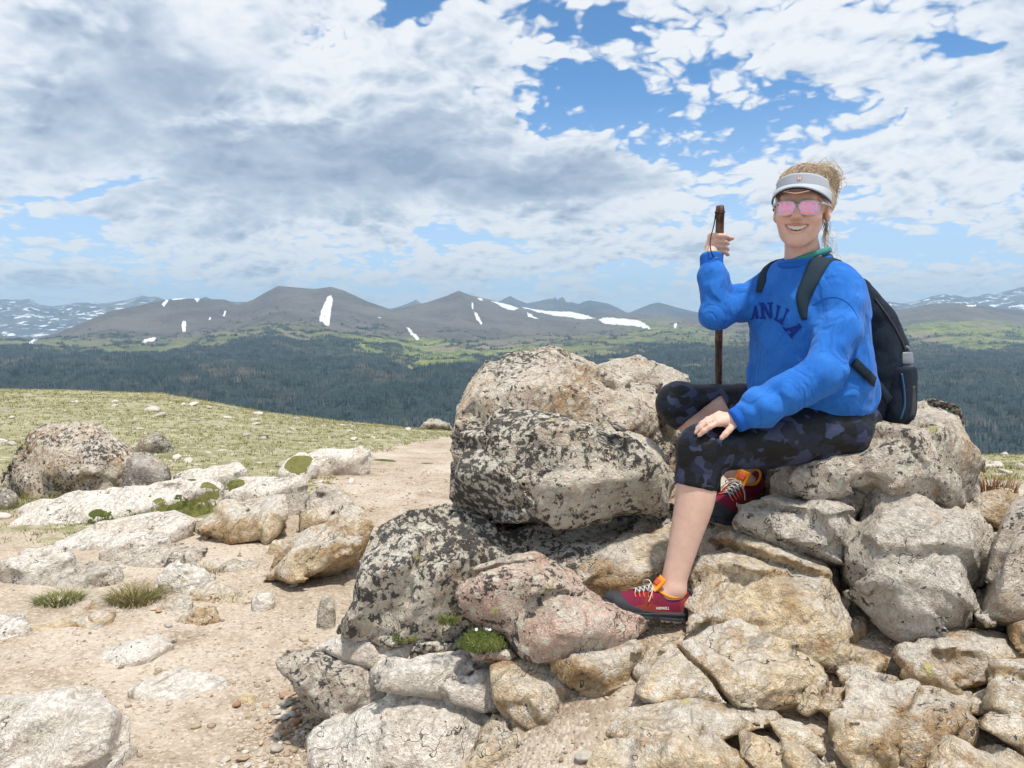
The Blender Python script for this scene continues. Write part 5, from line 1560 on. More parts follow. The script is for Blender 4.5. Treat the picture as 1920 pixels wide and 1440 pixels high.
for s_ in (-1, 1): B.ell(H(s_ * 0.0065, 0.105, -0.0475), (0.0035, 0.006, 0.004), HAX, 0.004, 's')
# the open smile: opening, then lips round it
B.ell(H(0, 0.088, -0.0715), (0.0365, 0.018, 0.0108), HAX, 0.004, 's', 9.0, 12.0)
LIP_U = [H(u, 0.0895 - 12.0 * u * u - (0.002 if abs(u) < 0.004 else 0), -0.0605 + 5.5 * u * u) for u in np.linspace(-0.037, 0.037, 9)]
LIP_L = [H(u, 0.0880 - 12.0 * u * u, -0.0845 + 20.0 * u * u) for u in np.linspace(-0.037, 0.037, 9)]
B.chain(LIP_U, [0.0022, 0.0030, 0.0032, 0.0034, 0.0034, 0.0034, 0.0032, 0.0030, 0.0022], 0.004)
B.chain(LIP_L, [0.0022, 0.0032, 0.0040, 0.0046, 0.0048, 0.0046, 0.0040, 0.0032, 0.0022], 0.004)
# smile folds
for s_ in (-1, 1):
    B.chain([H(s_ * 0.024, 0.096, -0.036), H(s_ * 0.037, 0.083, -0.056), H(s_ * 0.043, 0.072, -0.076)][::1], [0.0, 0.0, 0.0], 0.004) if False else None
    B.cone(H(s_ * 0.023, 0.0985, -0.040), H(s_ * 0.0405, 0.084, -0.062), 0.0028, 0.0028, 0.008, 's')
# left hand resting on the knee (fingers draped forward), right hand round the stick
def finger(pts, r):
    B.chain(pts, [r * 1.06, r, r * 0.95, r * 0.80][:len(pts)], 0.004)
def hand(wrist, palm, pr, fingers, thumb, fr=0.0078):
    B.cone(wrist, palm[0], 0.026, pr, 0.012)
    for a_ in palm[1:]: B.cone(palm[0], a_, pr, 0.0125, 0.012)
    for f_ in fingers: finger(f_, fr)
    finger(thumb, fr * 1.15)
PL = P(1369, 789, 2.185)
hand(WRL, [PL, P(1347, 792, 2.160), P(1343, 786, 2.178), P(1344, 781, 2.198), P(1349, 778, 2.215)], 0.0165,
     [[P(1347, 792, 2.160), P(1331, 800, 2.150), P(1320, 808, 2.150), P(1311, 816, 2.154)],
      [P(1343, 786, 2.178), P(1325, 792, 2.168), P(1314, 801, 2.166), P(1305, 811, 2.168)],
      [P(1344, 781, 2.198), P(1327, 786, 2.190), P(1316, 794, 2.186), P(1307, 804, 2.186)],
      [P(1349, 778, 2.215), P(1336, 782, 2.210), P(1327, 788, 2.206), P(1319, 795, 2.206)]],
     [P(1376, 797, 2.165), P(1367, 806, 2.148), P(1360, 814, 2.142), P(1353, 821, 2.140)])
STK_TOP, STK_MID = P(1350, 386, 2.50), P(1347, 718, 2.69)
def stick_at(py):
    t_ = (py - 386) / (718 - 386)
    return P(1350 - 3 * t_, py, 2.50 + 0.19 * t_)
fr_ = []
for i, yy_ in enumerate((444, 454.5, 464, 473)):
    sx = stick_at(yy_)
    o_ = 0.0235 + 0.001 * (i == 1)
    fr_.append([sx + np.array([-0.026, 0.010, 0.004]), sx + np.array([-0.017, -0.017, 0.003]), sx + np.array([0.008, -o_, 0.0]), sx + np.array([0.025, -0.008, -0.002 - 0.002 * i])])
sx = stick_at(458)
B.cone(WRR, sx + np.array([-0.026, 0.006, 0.0]), 0.025, 0.0165, 0.012)
for i in range(4): B.cone(sx + np.array([-0.026, 0.006, -0.01]), fr_[i][0], 0.014, 0.0105, 0.010)
for f_ in fr_: finger(f_, 0.0082)
st_ = stick_at(452)
finger([sx + np.array([-0.014, 0.022, -0.006]), st_ + np.array([0.012, 0.022, 0.002]), st_ + np.array([0.030, 0.010, 0.006]), st_ + np.array([0.040, -0.004, 0.009])], 0.0085)
V, Q = B.mesh()
V = relax(V, Q, 1, 0.3)
def skin_tint(V):
    u = (V - HC) @ hx; v = (V - HC) @ hf; w_ = (V - HC) @ hu
    base = np.tile(np.array([0.64, 0.42, 0.335]), (len(V), 1))
    inhead = sstep(w_, -0.16, -0.11)
    red = np.exp(-((np.abs(u) - 0.038) / 0.024) ** 2 - ((w_ + 0.036) / 0.026) ** 2) * (v > 0.02) + np.exp(-(u / 0.016) ** 2 - ((w_ + 0.038) / 0.02) ** 2) * (v > 0.07)
    base = base * (1 - 0.45 * np.clip(red, 0, 1)[:, None] * inhead[:, None]) + np.array([0.60, 0.27, 0.215]) * (0.45 * np.clip(red, 0, 1) * inhead)[:, None]
    base = base * (1 - 0.30 * inhead[:, None]) + np.array([0.62, 0.365, 0.29]) * 0.30 * inhead[:, None]
    lu, ll = np.array(LIP_U), np.array(LIP_L)
    dl = np.full(len(V), 9.0)
    sel = (np.abs(u) < 0.05) & (np.abs(w_ + 0.07) < 0.03) & (v > 0.03)
    if sel.any():
        pts = np.concatenate([spline(lu, 40), spline(ll, 40)])
        dl[sel] = np.min(np.linalg.norm(V[sel][:, None] - pts[None], axis=2), axis=1)
    lip = 0.8 * (1 - sstep(dl, 0.0036, 0.0056))
    base = base * (1 - lip[:, None]) + np.array([0.50, 0.20, 0.18]) * lip[:, None]
    ins = sel & (np.abs(u) < 0.034) & (np.abs(w_ + 0.0695 - 6.5 * u * u) < 0.012) & (v < 0.082 - 10 * u * u) & (dl > 0.003)
    base[ins] = np.array([0.10, 0.02, 0.02])
    return base
me = mk_mesh('body', V, Q); set_tint(me, skin_tint(V))
m_skin, t = new_mat('sunlit_skin')
c = t.n('ShaderNodeAttribute', attribute_name='tint').outputs['Color']
oc = t.n('ShaderNodeTexCoord').outputs['Object']
n1 = t.noise(oc, 38.0, 4, 0.6); n2 = t.noise(oc, 420.0, 3, 0.6)
c = t.v('SCALE', c, scale=t.lin(n1, 0.3, 0.7, 0.93, 1.07))
c = t.mix(t.m('MULTIPLY', t.ss(t.noise(oc, 210.0, 2, 0.5), 0.60, 0.70), 0.16), c, (0.36, 0.18, 0.12))
bs = finish(t, c, 0.52, n2, 0.12, 0.001, **{'Specular IOR Level': 0.35, 'Subsurface Weight': 0.12, 'Subsurface Scale': 0.01})
person = empty('person', tuple(P(1560, 830, 2.45)))
tag(person, 'seated person in a blue sweatshirt and white visor smiling at the camera', 'person')
PO = np.array(person.location)
def part(name, V, F, mat, parent=None, smooth=True, tint=None):
    parent = parent or person
    off = PO
    me = mk_mesh(name, np.asarray(V) - off, F, smooth)
    if tint is not None: set_tint(me, tint)
    o = bpy.data.objects.new(name, me); COL.objects.link(o)
    me.materials.append(mat); o.parent = parent
    if parent is not person:
        o.matrix_parent_inverse = Matrix.Identity(4)
    return o
body = part('body', V, Q, m_skin, tint=skin_tint(V))

# teeth
m_teeth = simple_mat('tooth_enamel', (0.80, 0.76, 0.68), 0.3, 300, 0.04, **{'Specular IOR Level': 0.5})
tv, tf = [], []
for i in range(12):
    u0, u1 = -0.0348 + 0.0058 * i, -0.0348 + 0.0058 * (i + 1) - 0.0003
    b = len(tv)
    for (uu, ww, vv) in ((u0, 1, 0), (u1, 1, 0), (u1, 0, 0), (u0, 0, 0), (u0, 1, 1), (u1, 1, 1), (u1, 0, 1), (u0, 0, 1)):
        top = -0.0600 + 6.0 * uu * uu; bot = -0.0765 + 12.0 * uu * uu + (0.0012 if i % 2 else 0)
        tv.append(H(uu, 0.0855 - 11.5 * uu * uu - 0.006 * vv, top if ww else bot))
    for q in ((0, 3, 2, 1), (4, 5, 6, 7), (0, 1, 5, 4), (2, 3, 7, 6), (1, 2, 6, 5), (0, 4, 7, 3)): tf.append(tuple(b + k for k in q))
part('teeth', np.array(tv), np.array(tf), m_teeth, smooth=False)

# ---- leggings -----------------------------------------------------------------
LG = Field(axis_lines([(0.36, 1.20, 0.0052)]), axis_lines([(2.05, 2.80, 0.0055)]), axis_lines([(0.76, 1.16, 0.0052)]))
def legfield(kn, an, hip, rh, rk, hem_t, back):
    f = Field(*LG.g)
    d = an - kn; dn = d / np.linalg.norm(d)
    f.cone(hip, hip + (kn - hip) * 0.55, rh, rk * 1.22, 0.02); f.cone(hip + (kn - hip) * 0.55, kn, rk * 1.22, rk, 0.02)
    f.cone(kn, kn + d * (hem_t + 0.15) + back, rk, 0.0605, 0.035)
    hem = kn + d * hem_t
    X = LG.g[0][:, None, None]; Y = LG.g[1][None, :, None]; Z = LG.g[2][None, None, :]
    pl = ((X - hem[0]) * dn[0] + (Y - hem[1]) * dn[1] + (Z - hem[2]) * dn[2]).astype(np.float32)
    near = (np.sqrt((X - hem[0]) ** 2 + (Y - hem[1]) ** 2 + (Z - hem[2]) ** 2) < 0.13)
    f.F = np.where(near, np.maximum(f.F, pl), f.F)
    return f.F
fa_ = legfield(KNL, ANL, HIPL, 0.098, 0.0675, 0.285, np.array([0.006, 0, 0]))
fb_ = legfield(KNR, ANR, HIPR, 0.10, 0.069, 0.20, np.array([0.006, 0.006, 0]))
h_ = np.maximum(0.012 - np.abs(fa_ - fb_), 0)
LG.F = np.minimum(fa_, fb_) - h_ * h_ * (0.25 / 0.012)
LG.ell(PEL + np.array([-0.025, 0.0, -0.005]), (0.155, 0.155, 0.108), None, 0.03)
LG.disp(lambda p: 0.0022 * perlin(p / np.array([0.03, 0.03, 0.018]), 4) + 0.002 * perlin(p / 0.012, 5) * 0.5)
V, Q = LG.mesh(); V = relax(V, Q, 2, 0.4)
m_leg, t = new_mat('camouflage_leggings')
oc = t.n('ShaderNodeTexCoord').outputs['Object']
wv = t.v('SUBTRACT', t.noise(oc, 26.0, 3, 0.6, out=1), (0.5, 0.5, 0.5))
ow = t.v('ADD', oc, t.v('SCALE', wv, scale=0.022))
a1 = t.noise(ow, 16.0, 1.5, 0.5); a2 = t.noise(t.v('ADD', ow, (4, 7, 2)), 17.0, 1.5, 0.5); a3 = t.noise(t.v('ADD', ow, (9, 1, 5)), 20.0, 1.0, 0.5)
c = t.mix(t.ss(a1, 0.49, 0.505), (0.0035, 0.004, 0.006), (0.010, 0.014, 0.030))
c = t.mix(t.ss(a2, 0.545, 0.56), c, (0.034, 0.044, 0.090))
c = t.mix(t.ss(a3, 0.59, 0.605), c, (0.0035, 0.004, 0.006))
kn_ = t.noise(oc, 900.0, 2, 0.5)
wr = t.noise(t.v('MULTIPLY', oc, (1.0, 1.0, 2.2)), 22.0, 3, 0.55, 1.2)
finish(t, c, 0.5, t.m('ADD', t.m('MULTIPLY', kn_, 0.06), wr), 0.5, 0.006, **{'Specular IOR Level': 0.3})
leggings = part('leggings', V, Q, m_leg)
def ring(center, normal, r1, r2, rad, n=48, ax=None):
    nn = np.asarray(normal, float); nn = nn / np.linalg.norm(nn)
    a = np.asarray(ax, float) if ax is not None else np.cross(nn, [0.3, 0.9, 0.1]); a = a - nn * (a @ nn); a /= np.linalg.norm(a); b = np.cross(nn, a)
    th = np.linspace(0, 2 * math.pi, n, endpoint=False)
    return np.array([center + r1 * math.cos(q) * a + r2 * math.sin(q) * b for q in th])
def closed_tube(pts, rad, seg=8, flat=None):
    n = len(pts); V = []; F = []
    T = np.roll(pts, -1, 0) - np.roll(pts, 1, 0); T /= np.linalg.norm(T, axis=1)[:, None]
    c = pts.mean(0)
    nrm_ax = np.cross(pts[0] - c, pts[n // 4] - c); nrm_ax /= np.linalg.norm(nrm_ax)
    for i in range(n):
        out = np.cross(T[i], nrm_ax); out /= np.linalg.norm(out)
        for k in range(seg):
            a = 2 * math.pi * k / seg
            V.append(pts[i] + rad * math.cos(a) * out + (flat or rad) * math.sin(a) * nrm_ax)
    for i in range(n):
        for k in range(seg):
            F.append((i * seg + k, i * seg + (k + 1) % seg, ((i + 1) % n) * seg + (k + 1) % seg, ((i + 1) % n) * seg + k))
    return np.array(V), np.array(F)
m_navy = simple_mat('dark_hem_fabric', (0.012, 0.014, 0.022), 0.6, 300, 0.2)

# ---- sweatshirt ---------------------------------------------------------------
SW = Field(axis_lines([(0.52, 1.22, 0.0052)]), axis_lines([(2.03, 2.74, 0.0055)]), axis_lines([(0.94, 1.50, 0.0052)]))
SPINE = [(P(1520, 768, 2.46), 0.185, 0.150), (P(1521, 756, 2.46), 0.195, 0.160), (P(1519, 735, 2.46), 0.206, 0.172), (P(1520, 690, 2.45), 0.200, 0.162), (P(1516, 640, 2.44), 0.193, 0.152), (P(1514, 590, 2.43), 0.188, 0.142), (P(1512, 546, 2.425), 0.180, 0.124), (P(1511, 516, 2.42), 0.158, 0.098), (P(1510, 498, 2.42), 0.128, 0.084), (P(1508, 487, 2.415), 0.078, 0.074)]
SW.loft(SPINE, lT, fT, 0.02)
cuffL = WRL + (ELL - WRL) * 0.02; cuffR = WRR + (ELR - WRR) * 0.10
dL = (WRL - ELL) / np.linalg.norm(WRL - ELL); dR = (WRR - ELR) / np.linalg.norm(WRR - ELR)
SW.chain([SHL, SHL + (ELL - SHL) * 0.5 + np.array([0.02, 0, 0]), ELL, ELL + (WRL - ELL) * 0.45, ELL + (WRL - ELL) * 0.78, cuffL - dL * 0.012], [0.066, 0.062, 0.055, 0.053, 0.052, 0.039], 0.022)
SW.chain([SHR, SHR + (ELR - SHR) * 0.5, ELR, ELR + (WRR - ELR) * 0.45, ELR + (WRR - ELR) * 0.75, cuffR - dR * 0.005], [0.062, 0.052, 0.045, 0.042, 0.041, 0.036], 0.02)
def folds(p):
    d = 0.0012 * perlin(p / np.array([0.05, 0.05, 0.028]), 61) + 0.0010 * perlin(p / 0.022, 62)
    rd = 1 - np.abs(2 * perlin(p / np.array([0.085, 0.085, 0.11]) + 3.3, 66)); d = d - 0.0050 * np.clip(rd - 0.55, 0, 1) ** 1.3
    for (a, b, lo, hi, amp, fq, sd) in ((ELL, WRL, 0.55, 1.02, 0.0055, 3.2, 3), (ELR, WRR, 0.30, 0.85, 0.0030, 2.2, 9), (SHL, ELL, 0.75, 1.0, 0.0030, 2.4, 15), (SHR, ELR, 0.45, 1.0, 0.0045, 2.6, 21)):
        ba = b - a; L = float(np.linalg.norm(ba)); tt = ((p - a) @ ba) / (L * L)
        rad = np.linalg.norm(p - a - np.clip(tt, 0, 1)[:, None] * ba, axis=1)
        wgt = sstep(tt, lo - 0.15, lo + 0.1) * (1 - sstep(tt, hi - 0.05, hi + 0.05)) * (rad < 0.11)
        ph = tt * fq * 2 * math.pi + 6.5 * perlin(p / 0.075 + sd, sd)
        d += wgt * amp * 0.8 * (0.55 - 1.6 * np.abs(np.sin(ph * 0.5))) * (0.4 + 1.2 * np.clip(perlin(p / 0.045 + sd * 3, sd + 1) + 0.45, 0, 1))
    # drapes: soft creases fanning from the armpits, and the blouson fold over the hem
    rel = p - np.array(SPINE[4][0]); q = rel @ lT; zz_ = p[:, 2]
    tor = sstep(zz_, 1.03, 1.10) * (1 - sstep(zz_, 1.36, 1.42))
    d += tor * 0.0065 * np.sin(q * 40 + (zz_ - 1.2) * 22 + 5 * perlin(p / 0.09, 71)) * np.clip(0.45 + perlin(p / 0.10, 72), 0, 1)
    hemz = SPINE[2][0][2]
    d += 0.006 * np.exp(-((zz_ - hemz + 0.012) / 0.03) ** 2) * np.sin(q * 34 + 4 * perlin(p / 0.07, 75)) * (np.abs(rel @ fT) < 0.25)
    return d
SW.disp(folds, 0.02)
V, Q = SW.mesh(); V = relax(V, Q, 2, 0.45)
m_blue, t = new_mat('blue_fleece')
oc = t.n('ShaderNodeTexCoord').outputs['Object']
n1 = t.noise(oc, 260.0, 4, 0.7); n2 = t.noise(oc, 9.0, 4, 0.6)
c = t.mix(t.ss(n2, 0.35, 0.65), (0.020, 0.130, 0.47), (0.030, 0.165, 0.55))
c = t.v('SCALE', c, scale=t.lin(n1, 0.3, 0.7, 0.86, 1.14))
wr = t.noise(t.v('MULTIPLY', oc, (1.0, 1.0, 0.6)), 11.0, 2, 0.5, 1.2)
wr = t.m('ABSOLUTE', t.m('SUBTRACT', wr, 0.5))
hh = t.m('ADD', t.m('MULTIPLY', n1, 0.16), t.m('MULTIPLY', t.ss(wr, 0.0, 0.16), 1.0))
finish(t, c, 0.95, hh, 0.42, 0.010, **{'Specular IOR Level': 0.08, 'Sheen Weight': 0.08, 'Sheen Roughness': 0.5})
sweat = part('sweatshirt', V, Q, m_blue)
SW_V, SW_Q = V, Q
SW_BVH = BVHTree.FromPolygons([tuple(q) for q in V], [tuple(q) for q in Q])
m_rib = simple_mat('ribbed_blue_knit', (0.012, 0.105, 0.45), 0.95, 500, 0.15)
def cuff(c0, dirn, r, L, parent=sweat):
    pts, rr_ = [], []
    for i in range(12):
        q = i / 11
        pts.append(c0 + dirn * (L * (q - 0.5))); rr_.append(r * (1.06 - 0.08 * q) * (0.93 if i in (0, 11) else 1))
    v, f = tube(pts, rr_, 40)
    rad = v - np.array([c0]); ang = np.arange(len(v)) % 40
    return part('cuff', v, f, m_rib, parent)
cuff(cuffL + dL * 0.006, dL, 0.0365, 0.050)
cuff(cuffR + dR * 0.010, dR, 0.0360, 0.060)
neck_c = P(1508, 491, 2.415)
v, f = closed_tube(ring(neck_c + np.array([0, 0, 0.002]) + fT * 0.004, np.array([-0.18, -0.15, 1.0]), 0.078, 0.076, 0.009, 56, lT), 0.0085, 8, 0.011)
part('collar', v, f, m_rib, sweat)
m_teal = simple_mat('teal_undershirt_knit', (0.045, 0.24, 0.23), 0.85, 260, 0.25)
v, f = closed_tube(ring(neck_c + np.array([0, 0, 0.014]) - fT * 0.004 + lT * 0.006, np.array([-0.16, -0.12, 1.0]) + lT * -0.25, 0.070, 0.069, 0.006, 56, lT), 0.0050, 8, 0.009)
part('undershirt_collar', v, f, m_teal)
v, f = tube([WRR - dR * 0.012, WRR + dR * 0.004, WRR + dR * 0.020, WRR + dR * 0.026], [0.0325, 0.0325, 0.0330, 0.030], 28)
part('undershirt_cuff', v, f, m_teal)
# chest lettering, arched, laid on the fleece
m_letter = simple_mat('navy_flock_lettering', (0.008, 0.030, 0.22), 0.95, 300, 0.2)
GLY = {  # slab-serif strokes on a 0..1 x 0..1.25 cell: quads
    'A': [((0.42, 1.25), (0.62, 1.25), (0.34, 0.0), (0.14, 0.0)), ((0.42, 1.25), (0.64, 1.25), (0.98, 0.0), (0.72, 0.0)), ((0.28, 0.48), (0.80, 0.48), (0.86, 0.30), (0.24, 0.30)), ((0.0, 0.14), (0.42, 0.14), (0.42, 0.0), (0.0, 0.0)), ((0.62, 0.14), (1.06, 0.14), (1.06, 0.0), (0.62, 0.0)), ((0.28, 1.25), (0.66, 1.25), (0.66, 1.12), (0.28, 1.12))],
    'N': [((0.12, 1.25), (0.32, 1.25), (0.32, 0.0), (0.12, 0.0)), ((0.78, 1.25), (0.96, 1.25), (0.96, 0.0), (0.78, 0.0)), ((0.12, 1.25), (0.36, 1.25), (0.96, 0.0), (0.72, 0.0)), ((0.0, 0.14), (0.46, 0.14), (0.46, 0.0), (0.0, 0.0)), ((0.64, 1.25), (1.08, 1.25), (1.08, 1.11), (0.64, 1.11)), ((0.0, 1.25), (0.36, 1.25), (0.36, 1.11), (0.0, 1.11))],
    'L': [((0.14, 1.25), (0.38, 1.25), (0.38, 0.0), (0.14, 0.0)), ((0.0, 0.18), (0.92, 0.18), (0.92, 0.0), (0.0, 0.0)), ((0.0, 1.25), (0.52, 1.25), (0.52, 1.11), (0.0, 1.11)), ((0.76, 0.42), (0.92, 0.42), (0.92, 0.0), (0.76, 0.0))],
    'I': [((0.18, 1.25), (0.42, 1.25), (0.42, 0.0), (0.18, 0.0)), ((0.0, 1.25), (0.60, 1.25), (0.60, 1.11), (0.0, 1.11)), ((0.0, 0.14), (0.60, 0.14), (0.60, 0.0), (0.0, 0.0))],
}
def lay(px, py, lift=0.003):
    d = Vector(ray(px, py)).normalized()
    hit, nrm, idx, dist = SW_BVH.ray_cast(Vector((0, 0, CAM_Z)), d)
    return None if hit is None else np.array(hit + nrm * lift)
# letter boxes measured on the chest: (glyph, base-left, base-right, top-left) in photo pixels, then laid on the cloth
for (g, bl, br, tl) in (('A', (1407, 600), (1423, 597), (1409, 575)), ('N', (1426, 598), (1450, 597), (1424, 568)), ('L', (1452, 600), (1466, 607), (1457, 571)), ('I', (1463, 606), (1472, 613), (1475, 577)), ('A', (1468, 614), (1484, 634), (1494, 600))):
    V, F = [], []
    bl, br, tl = (np.array(q, float) for q in (bl, br, tl))
    for quad in GLY[g]:
        n = 5; base_i = len(V); ok = True
        grid = []
        for i in range(n):
            for j in range(n):
                s0, s1 = i / (n - 1), j / (n - 1)
                a = np.array(quad[0]) * (1 - s0) + np.array(quad[1]) * s0; b = np.array(quad[3]) * (1 - s0) + np.array(quad[2]) * s0
                q = a * (1 - s1) + b * s1
                px_, py_ = bl + (br - bl) * q[0] + (tl - bl) * q[1] / 1.25
                h3 = lay(px_, py_)
                if h3 is None: ok = False; break
                grid.append(h3)
            if not ok: break
        if not ok: continue
        V += grid
        for i in range(n - 1):
            for j in range(n - 1):
                F.append((base_i + i * n + j, base_i + i * n + j + 1, base_i + (i + 1) * n + j + 1, base_i + (i + 1) * n + j))
    if V: part('letter', np.array(V), np.array(F), m_letter, sweat)

# dropped shoulder seam
sp_ = [lay(x_, y_, 0.0006) for x_, y_ in spline([(1524, 572), (1545, 560), (1570, 558), (1594, 572), (1610, 598)], 24)]
sp_ = [q for q in sp_ if q is not None]
v, f = tube(sp_, 0.0011, 5); part('shoulder_seam', v, f, m_rib, sweat)

# ---- hair ---------------------------------------------------------------------
HR = Field(axis_lines([(HC[0] - 0.16, HC[0] + 0.20, 0.004)]), axis_lines([(HC[1] - 0.16, HC[1] + 0.20, 0.004)]), axis_lines([(HC[2] - 0.14, HC[2] + 0.20, 0.004)]))
HR.ell(H(0, -0.026, 0.044), (0.081, 0.094, 0.088), HAX, 0.01)
HR.ell(H(0.046, -0.062, 0.082), (0.047, 0.045, 0.042), HAX, 0.02)
HR.ell(H(0.066, -0.050, 0.030), (0.026, 0.042, 0.050), HAX, 0.02)
HR.cone(H(0.040, -0.070, -0.01), H(0.044, -0.050, -0.055), 0.024, 0.008, 0.02)
HR.ell(H(0, 0.10, -0.06), (0.13, 0.135, 0.13), HAX, 0.012, 's')
HR.ell(H(0.09, 0.025, -0.03), (0.05, 0.05, 0.055), HAX, 0.012, 's'); HR.ell(H(-0.09, 0.03, -0.03), (0.05, 0.06, 0.06), HAX, 0.012, 's')
HR.disp(lambda p: 0.0045 * fbm(p / np.array([0.02, 0.02, 0.02]), 3, 5) + 0.003 * perlin(p / np.array([0.008, 0.008, 0.03]), 9))
V, Q = HR.mesh()
m_hair, t = new_mat('windblown_blonde_hair')
oc = t.n('ShaderNodeTexCoord').outputs['Object']
n1 = t.noise(t.v('MULTIPLY', oc, (1, 1, 0.35)), 260.0, 4, 0.65); n2 = t.noise(oc, 22.0, 3, 0.6)
c = t.mix(t.ss(t.m('ADD', t.m('MULTIPLY', n1, 0.6), t.m('MULTIPLY', n2, 0.4)), 0.36, 0.62), (0.30, 0.215, 0.14), (0.68, 0.56, 0.42))
finish(t, c, 0.5, n1, 0.5, 0.003, **{'Specular IOR Level': 0.4})
hair = part('hair', V, Q, m_hair)
HB = BVHTree.FromPolygons([tuple(q) for q in V], [tuple(q) for q in Q])
rh = np.random.default_rng(31)
parts = []
bun = H(0.046, -0.062, 0.088)
for k in range(1000):
    a = rh.uniform(-1.5, 1.5); el = rh.uniform(0.25, 1.4)
    st = H(0.082 * math.sin(a) * math.cos(el), -0.026 + 0.095 * math.cos(a) * math.cos(el), 0.044 + 0.089 * math.sin(el))
    e_ = bun + rh.normal(0, 0.026, 3)
    pts = []
    for q in np.linspace(0, 1, 7):
        p = st * (1 - q) + e_ * q + rh.normal(0, 0.0012, 3)
        hit, nrm, idx, dist = HB.find_nearest(Vector(p))
        pts.append(np.array(hit) + np.array(nrm) * rh.uniform(0.0002, 0.0035))
    parts.append(tube(spline(pts, 10), np.linspace(0.0009, 0.0005, 10), 3, False))
for k in range(420):                                   # messy loops of the knot
    c0 = bun + rh.normal(0, 0.012, 3); ax = rh.normal(size=3); ax /= np.linalg.norm(ax); b1 = np.cross(ax, [0.2, 0.5, 0.8]); b1 /= np.linalg.norm(b1); b2 = np.cross(ax, b1)
    r = rh.uniform(0.026, 0.046); a0 = rh.uniform(0, 6.28)
    pts = [c0 + r * (1 + 0.12 * math.sin(3 * q)) * (math.cos(a0 + q) * b1 + math.sin(a0 + q) * b2) for q in np.linspace(0, rh.uniform(1.4, 3.6), 12)]
    parts.append(tube(spline(pts, 18), 0.0007, 3, False))
v, f = merge(parts)
part('strands', v, f, m_hair, hair)
parts = []
for k in range(64):                                    # flyaways blown up and to her left
    a = rh.uniform(-1.2, 1.6); st = H(0.078 * math.sin(a), -0.03 + 0.05 * math.cos(a), 0.115 - 0.03 * abs(a) + rh.uniform(-0.01, 0.01))
    dr = hx * rh.uniform(-0.6, 0.9) + hu * rh.uniform(0.2, 1.0) + hf * rh.uniform(-0.4, 0.2); L = rh.uniform(0.03, 0.08)
    cr_ = np.cross(dr, hf); ph = rh.uniform(0, 6); fq = rh.uniform(2, 4)
    pts = [st + dr * L * q + cr_ * 0.25 * L * math.sin(q * fq + ph) * q + hx * 0.5 * L * q * q - hu * 0.35 * L * q * q for q in np.linspace(0, 1, 10)]
    parts.append(tube(pts, np.linspace(0.0005, 0.00022, 10), 3, False))
for k in range(34):                                    # loose curl behind the ear, down the neck
    st = H(0.060 + rh.normal(0, 0.004), -0.045, -0.035 + rh.normal(0, 0.012)); L = rh.uniform(0.07, 0.115); ph = rh.uniform(0, 1.2)
    sw_ = rh.uniform(0.5, 1.3)
    pts = [st + hu * (-L * q) + hx * (0.010 * math.sin(q * 5 + ph) + 0.040 * sw_ * q * q) + hf * (0.010 * math.cos(q * 6 + ph)) for q in np.linspace(0, 1, 12)]
    if k % 3 == 0: pts += [pts[-1] + hx * (0.012 * math.sin(q)) + hu * (0.014 * (1 - math.cos(q))) for q in np.linspace(0.4, 3.6, 7)]
    parts.append(tube(pts, np.linspace(0.0008, 0.0003, len(pts)), 3, False))
v, f = merge(parts)
part('flyaway_strands', v, f, m_hair, hair)

# ---- visor --------------------------------------------------------------------
m_visor = simple_mat('pale_grey_visor_cloth', (0.40, 0.43, 0.48), 0.8, 400, 0.06)
m_under = simple_mat('navy_visor_lining', (0.03, 0.035, 0.06), 0.8, 400, 0.1)
def sheet(fn, nu, nv, thick, nvec):
    """closed slab from a parametric sheet"""
    top = np.array([[fn(i / (nu - 1), j / (nv - 1)) for j in range(nv)] for i in range(nu)])
    du = np.gradient(top, axis=0); dv = np.gradient(top, axis=1)
    nn = np.cross(du, dv); nn /= np.linalg.norm(nn, axis=2)[..., None] + 1e-12
    bot = top - nn * thick * nvec
    V = np.concatenate([top.reshape(-1, 3), bot.reshape(-1, 3)]); n = nu * nv; F = []
    for i in range(nu - 1):
        for j in range(nv - 1):
            a = i * nv + j
            F.append((a, a + nv, a + nv + 1, a + 1)); F.append((n + a, n + a + 1, n + a + nv + 1, n + a + nv))
    per = [i * nv for i in range(nu)] + [(nu - 1) * nv + j for j in range(1, nv)] + [i * nv + nv - 1 for i in range(nu - 2, -1, -1)] + [j for j in range(nv - 2, 0, -1)]
    for k in range(len(per)):
        a, b = per[k], per[(k + 1) % len(per)]
        F.append((b, a, n + a, n + b))
    return V, np.array(F)
def band_pt(s, q):
    a = math.radians(-104 + 208 * s)
    low = 0.052 - 0.024 * (abs(a) / 1.81) ** 2.0; top = low + 0.037 - 0.010 * (abs(a) / 1.81) ** 2
    w_ = low + (top - low) * q
    sh = 1 - 0.05 * q
    return H(0.0800 * math.sin(a) * sh, -0.018 + 0.1065 * math.cos(a) * sh, w_)
v, f = sheet(band_pt, 60, 8, 0.004, 1)
visor = part('visor', v, f, m_visor)
def brim_pt(s, q):
    a = math.radians(-80 + 160 * s); ca = max(math.cos(a * 1.05), 0)
    low = 0.0530 - 0.024 * (abs(a) / 1.81) ** 2.0
    ext = 0.060 * ca ** 0.75 * q
    return H(0.0812 * math.sin(a) * (1 + 0.03 * q), -0.018 + 0.1085 * math.cos(a) + ext, low - (0.010 + 0.014 * math.sin(a) ** 2) * q - 0.006 * q * q)
v, f = sheet(brim_pt, 48, 10, 0.004, 1)
brim = part('brim', v, f, m_visor, visor)
v, f = sheet(lambda s, q: brim_pt(s, q * 0.97) - hu * 0.0048, 48, 8, 0.0012, 1)
part('brim_lining', v, f, m_under, visor)
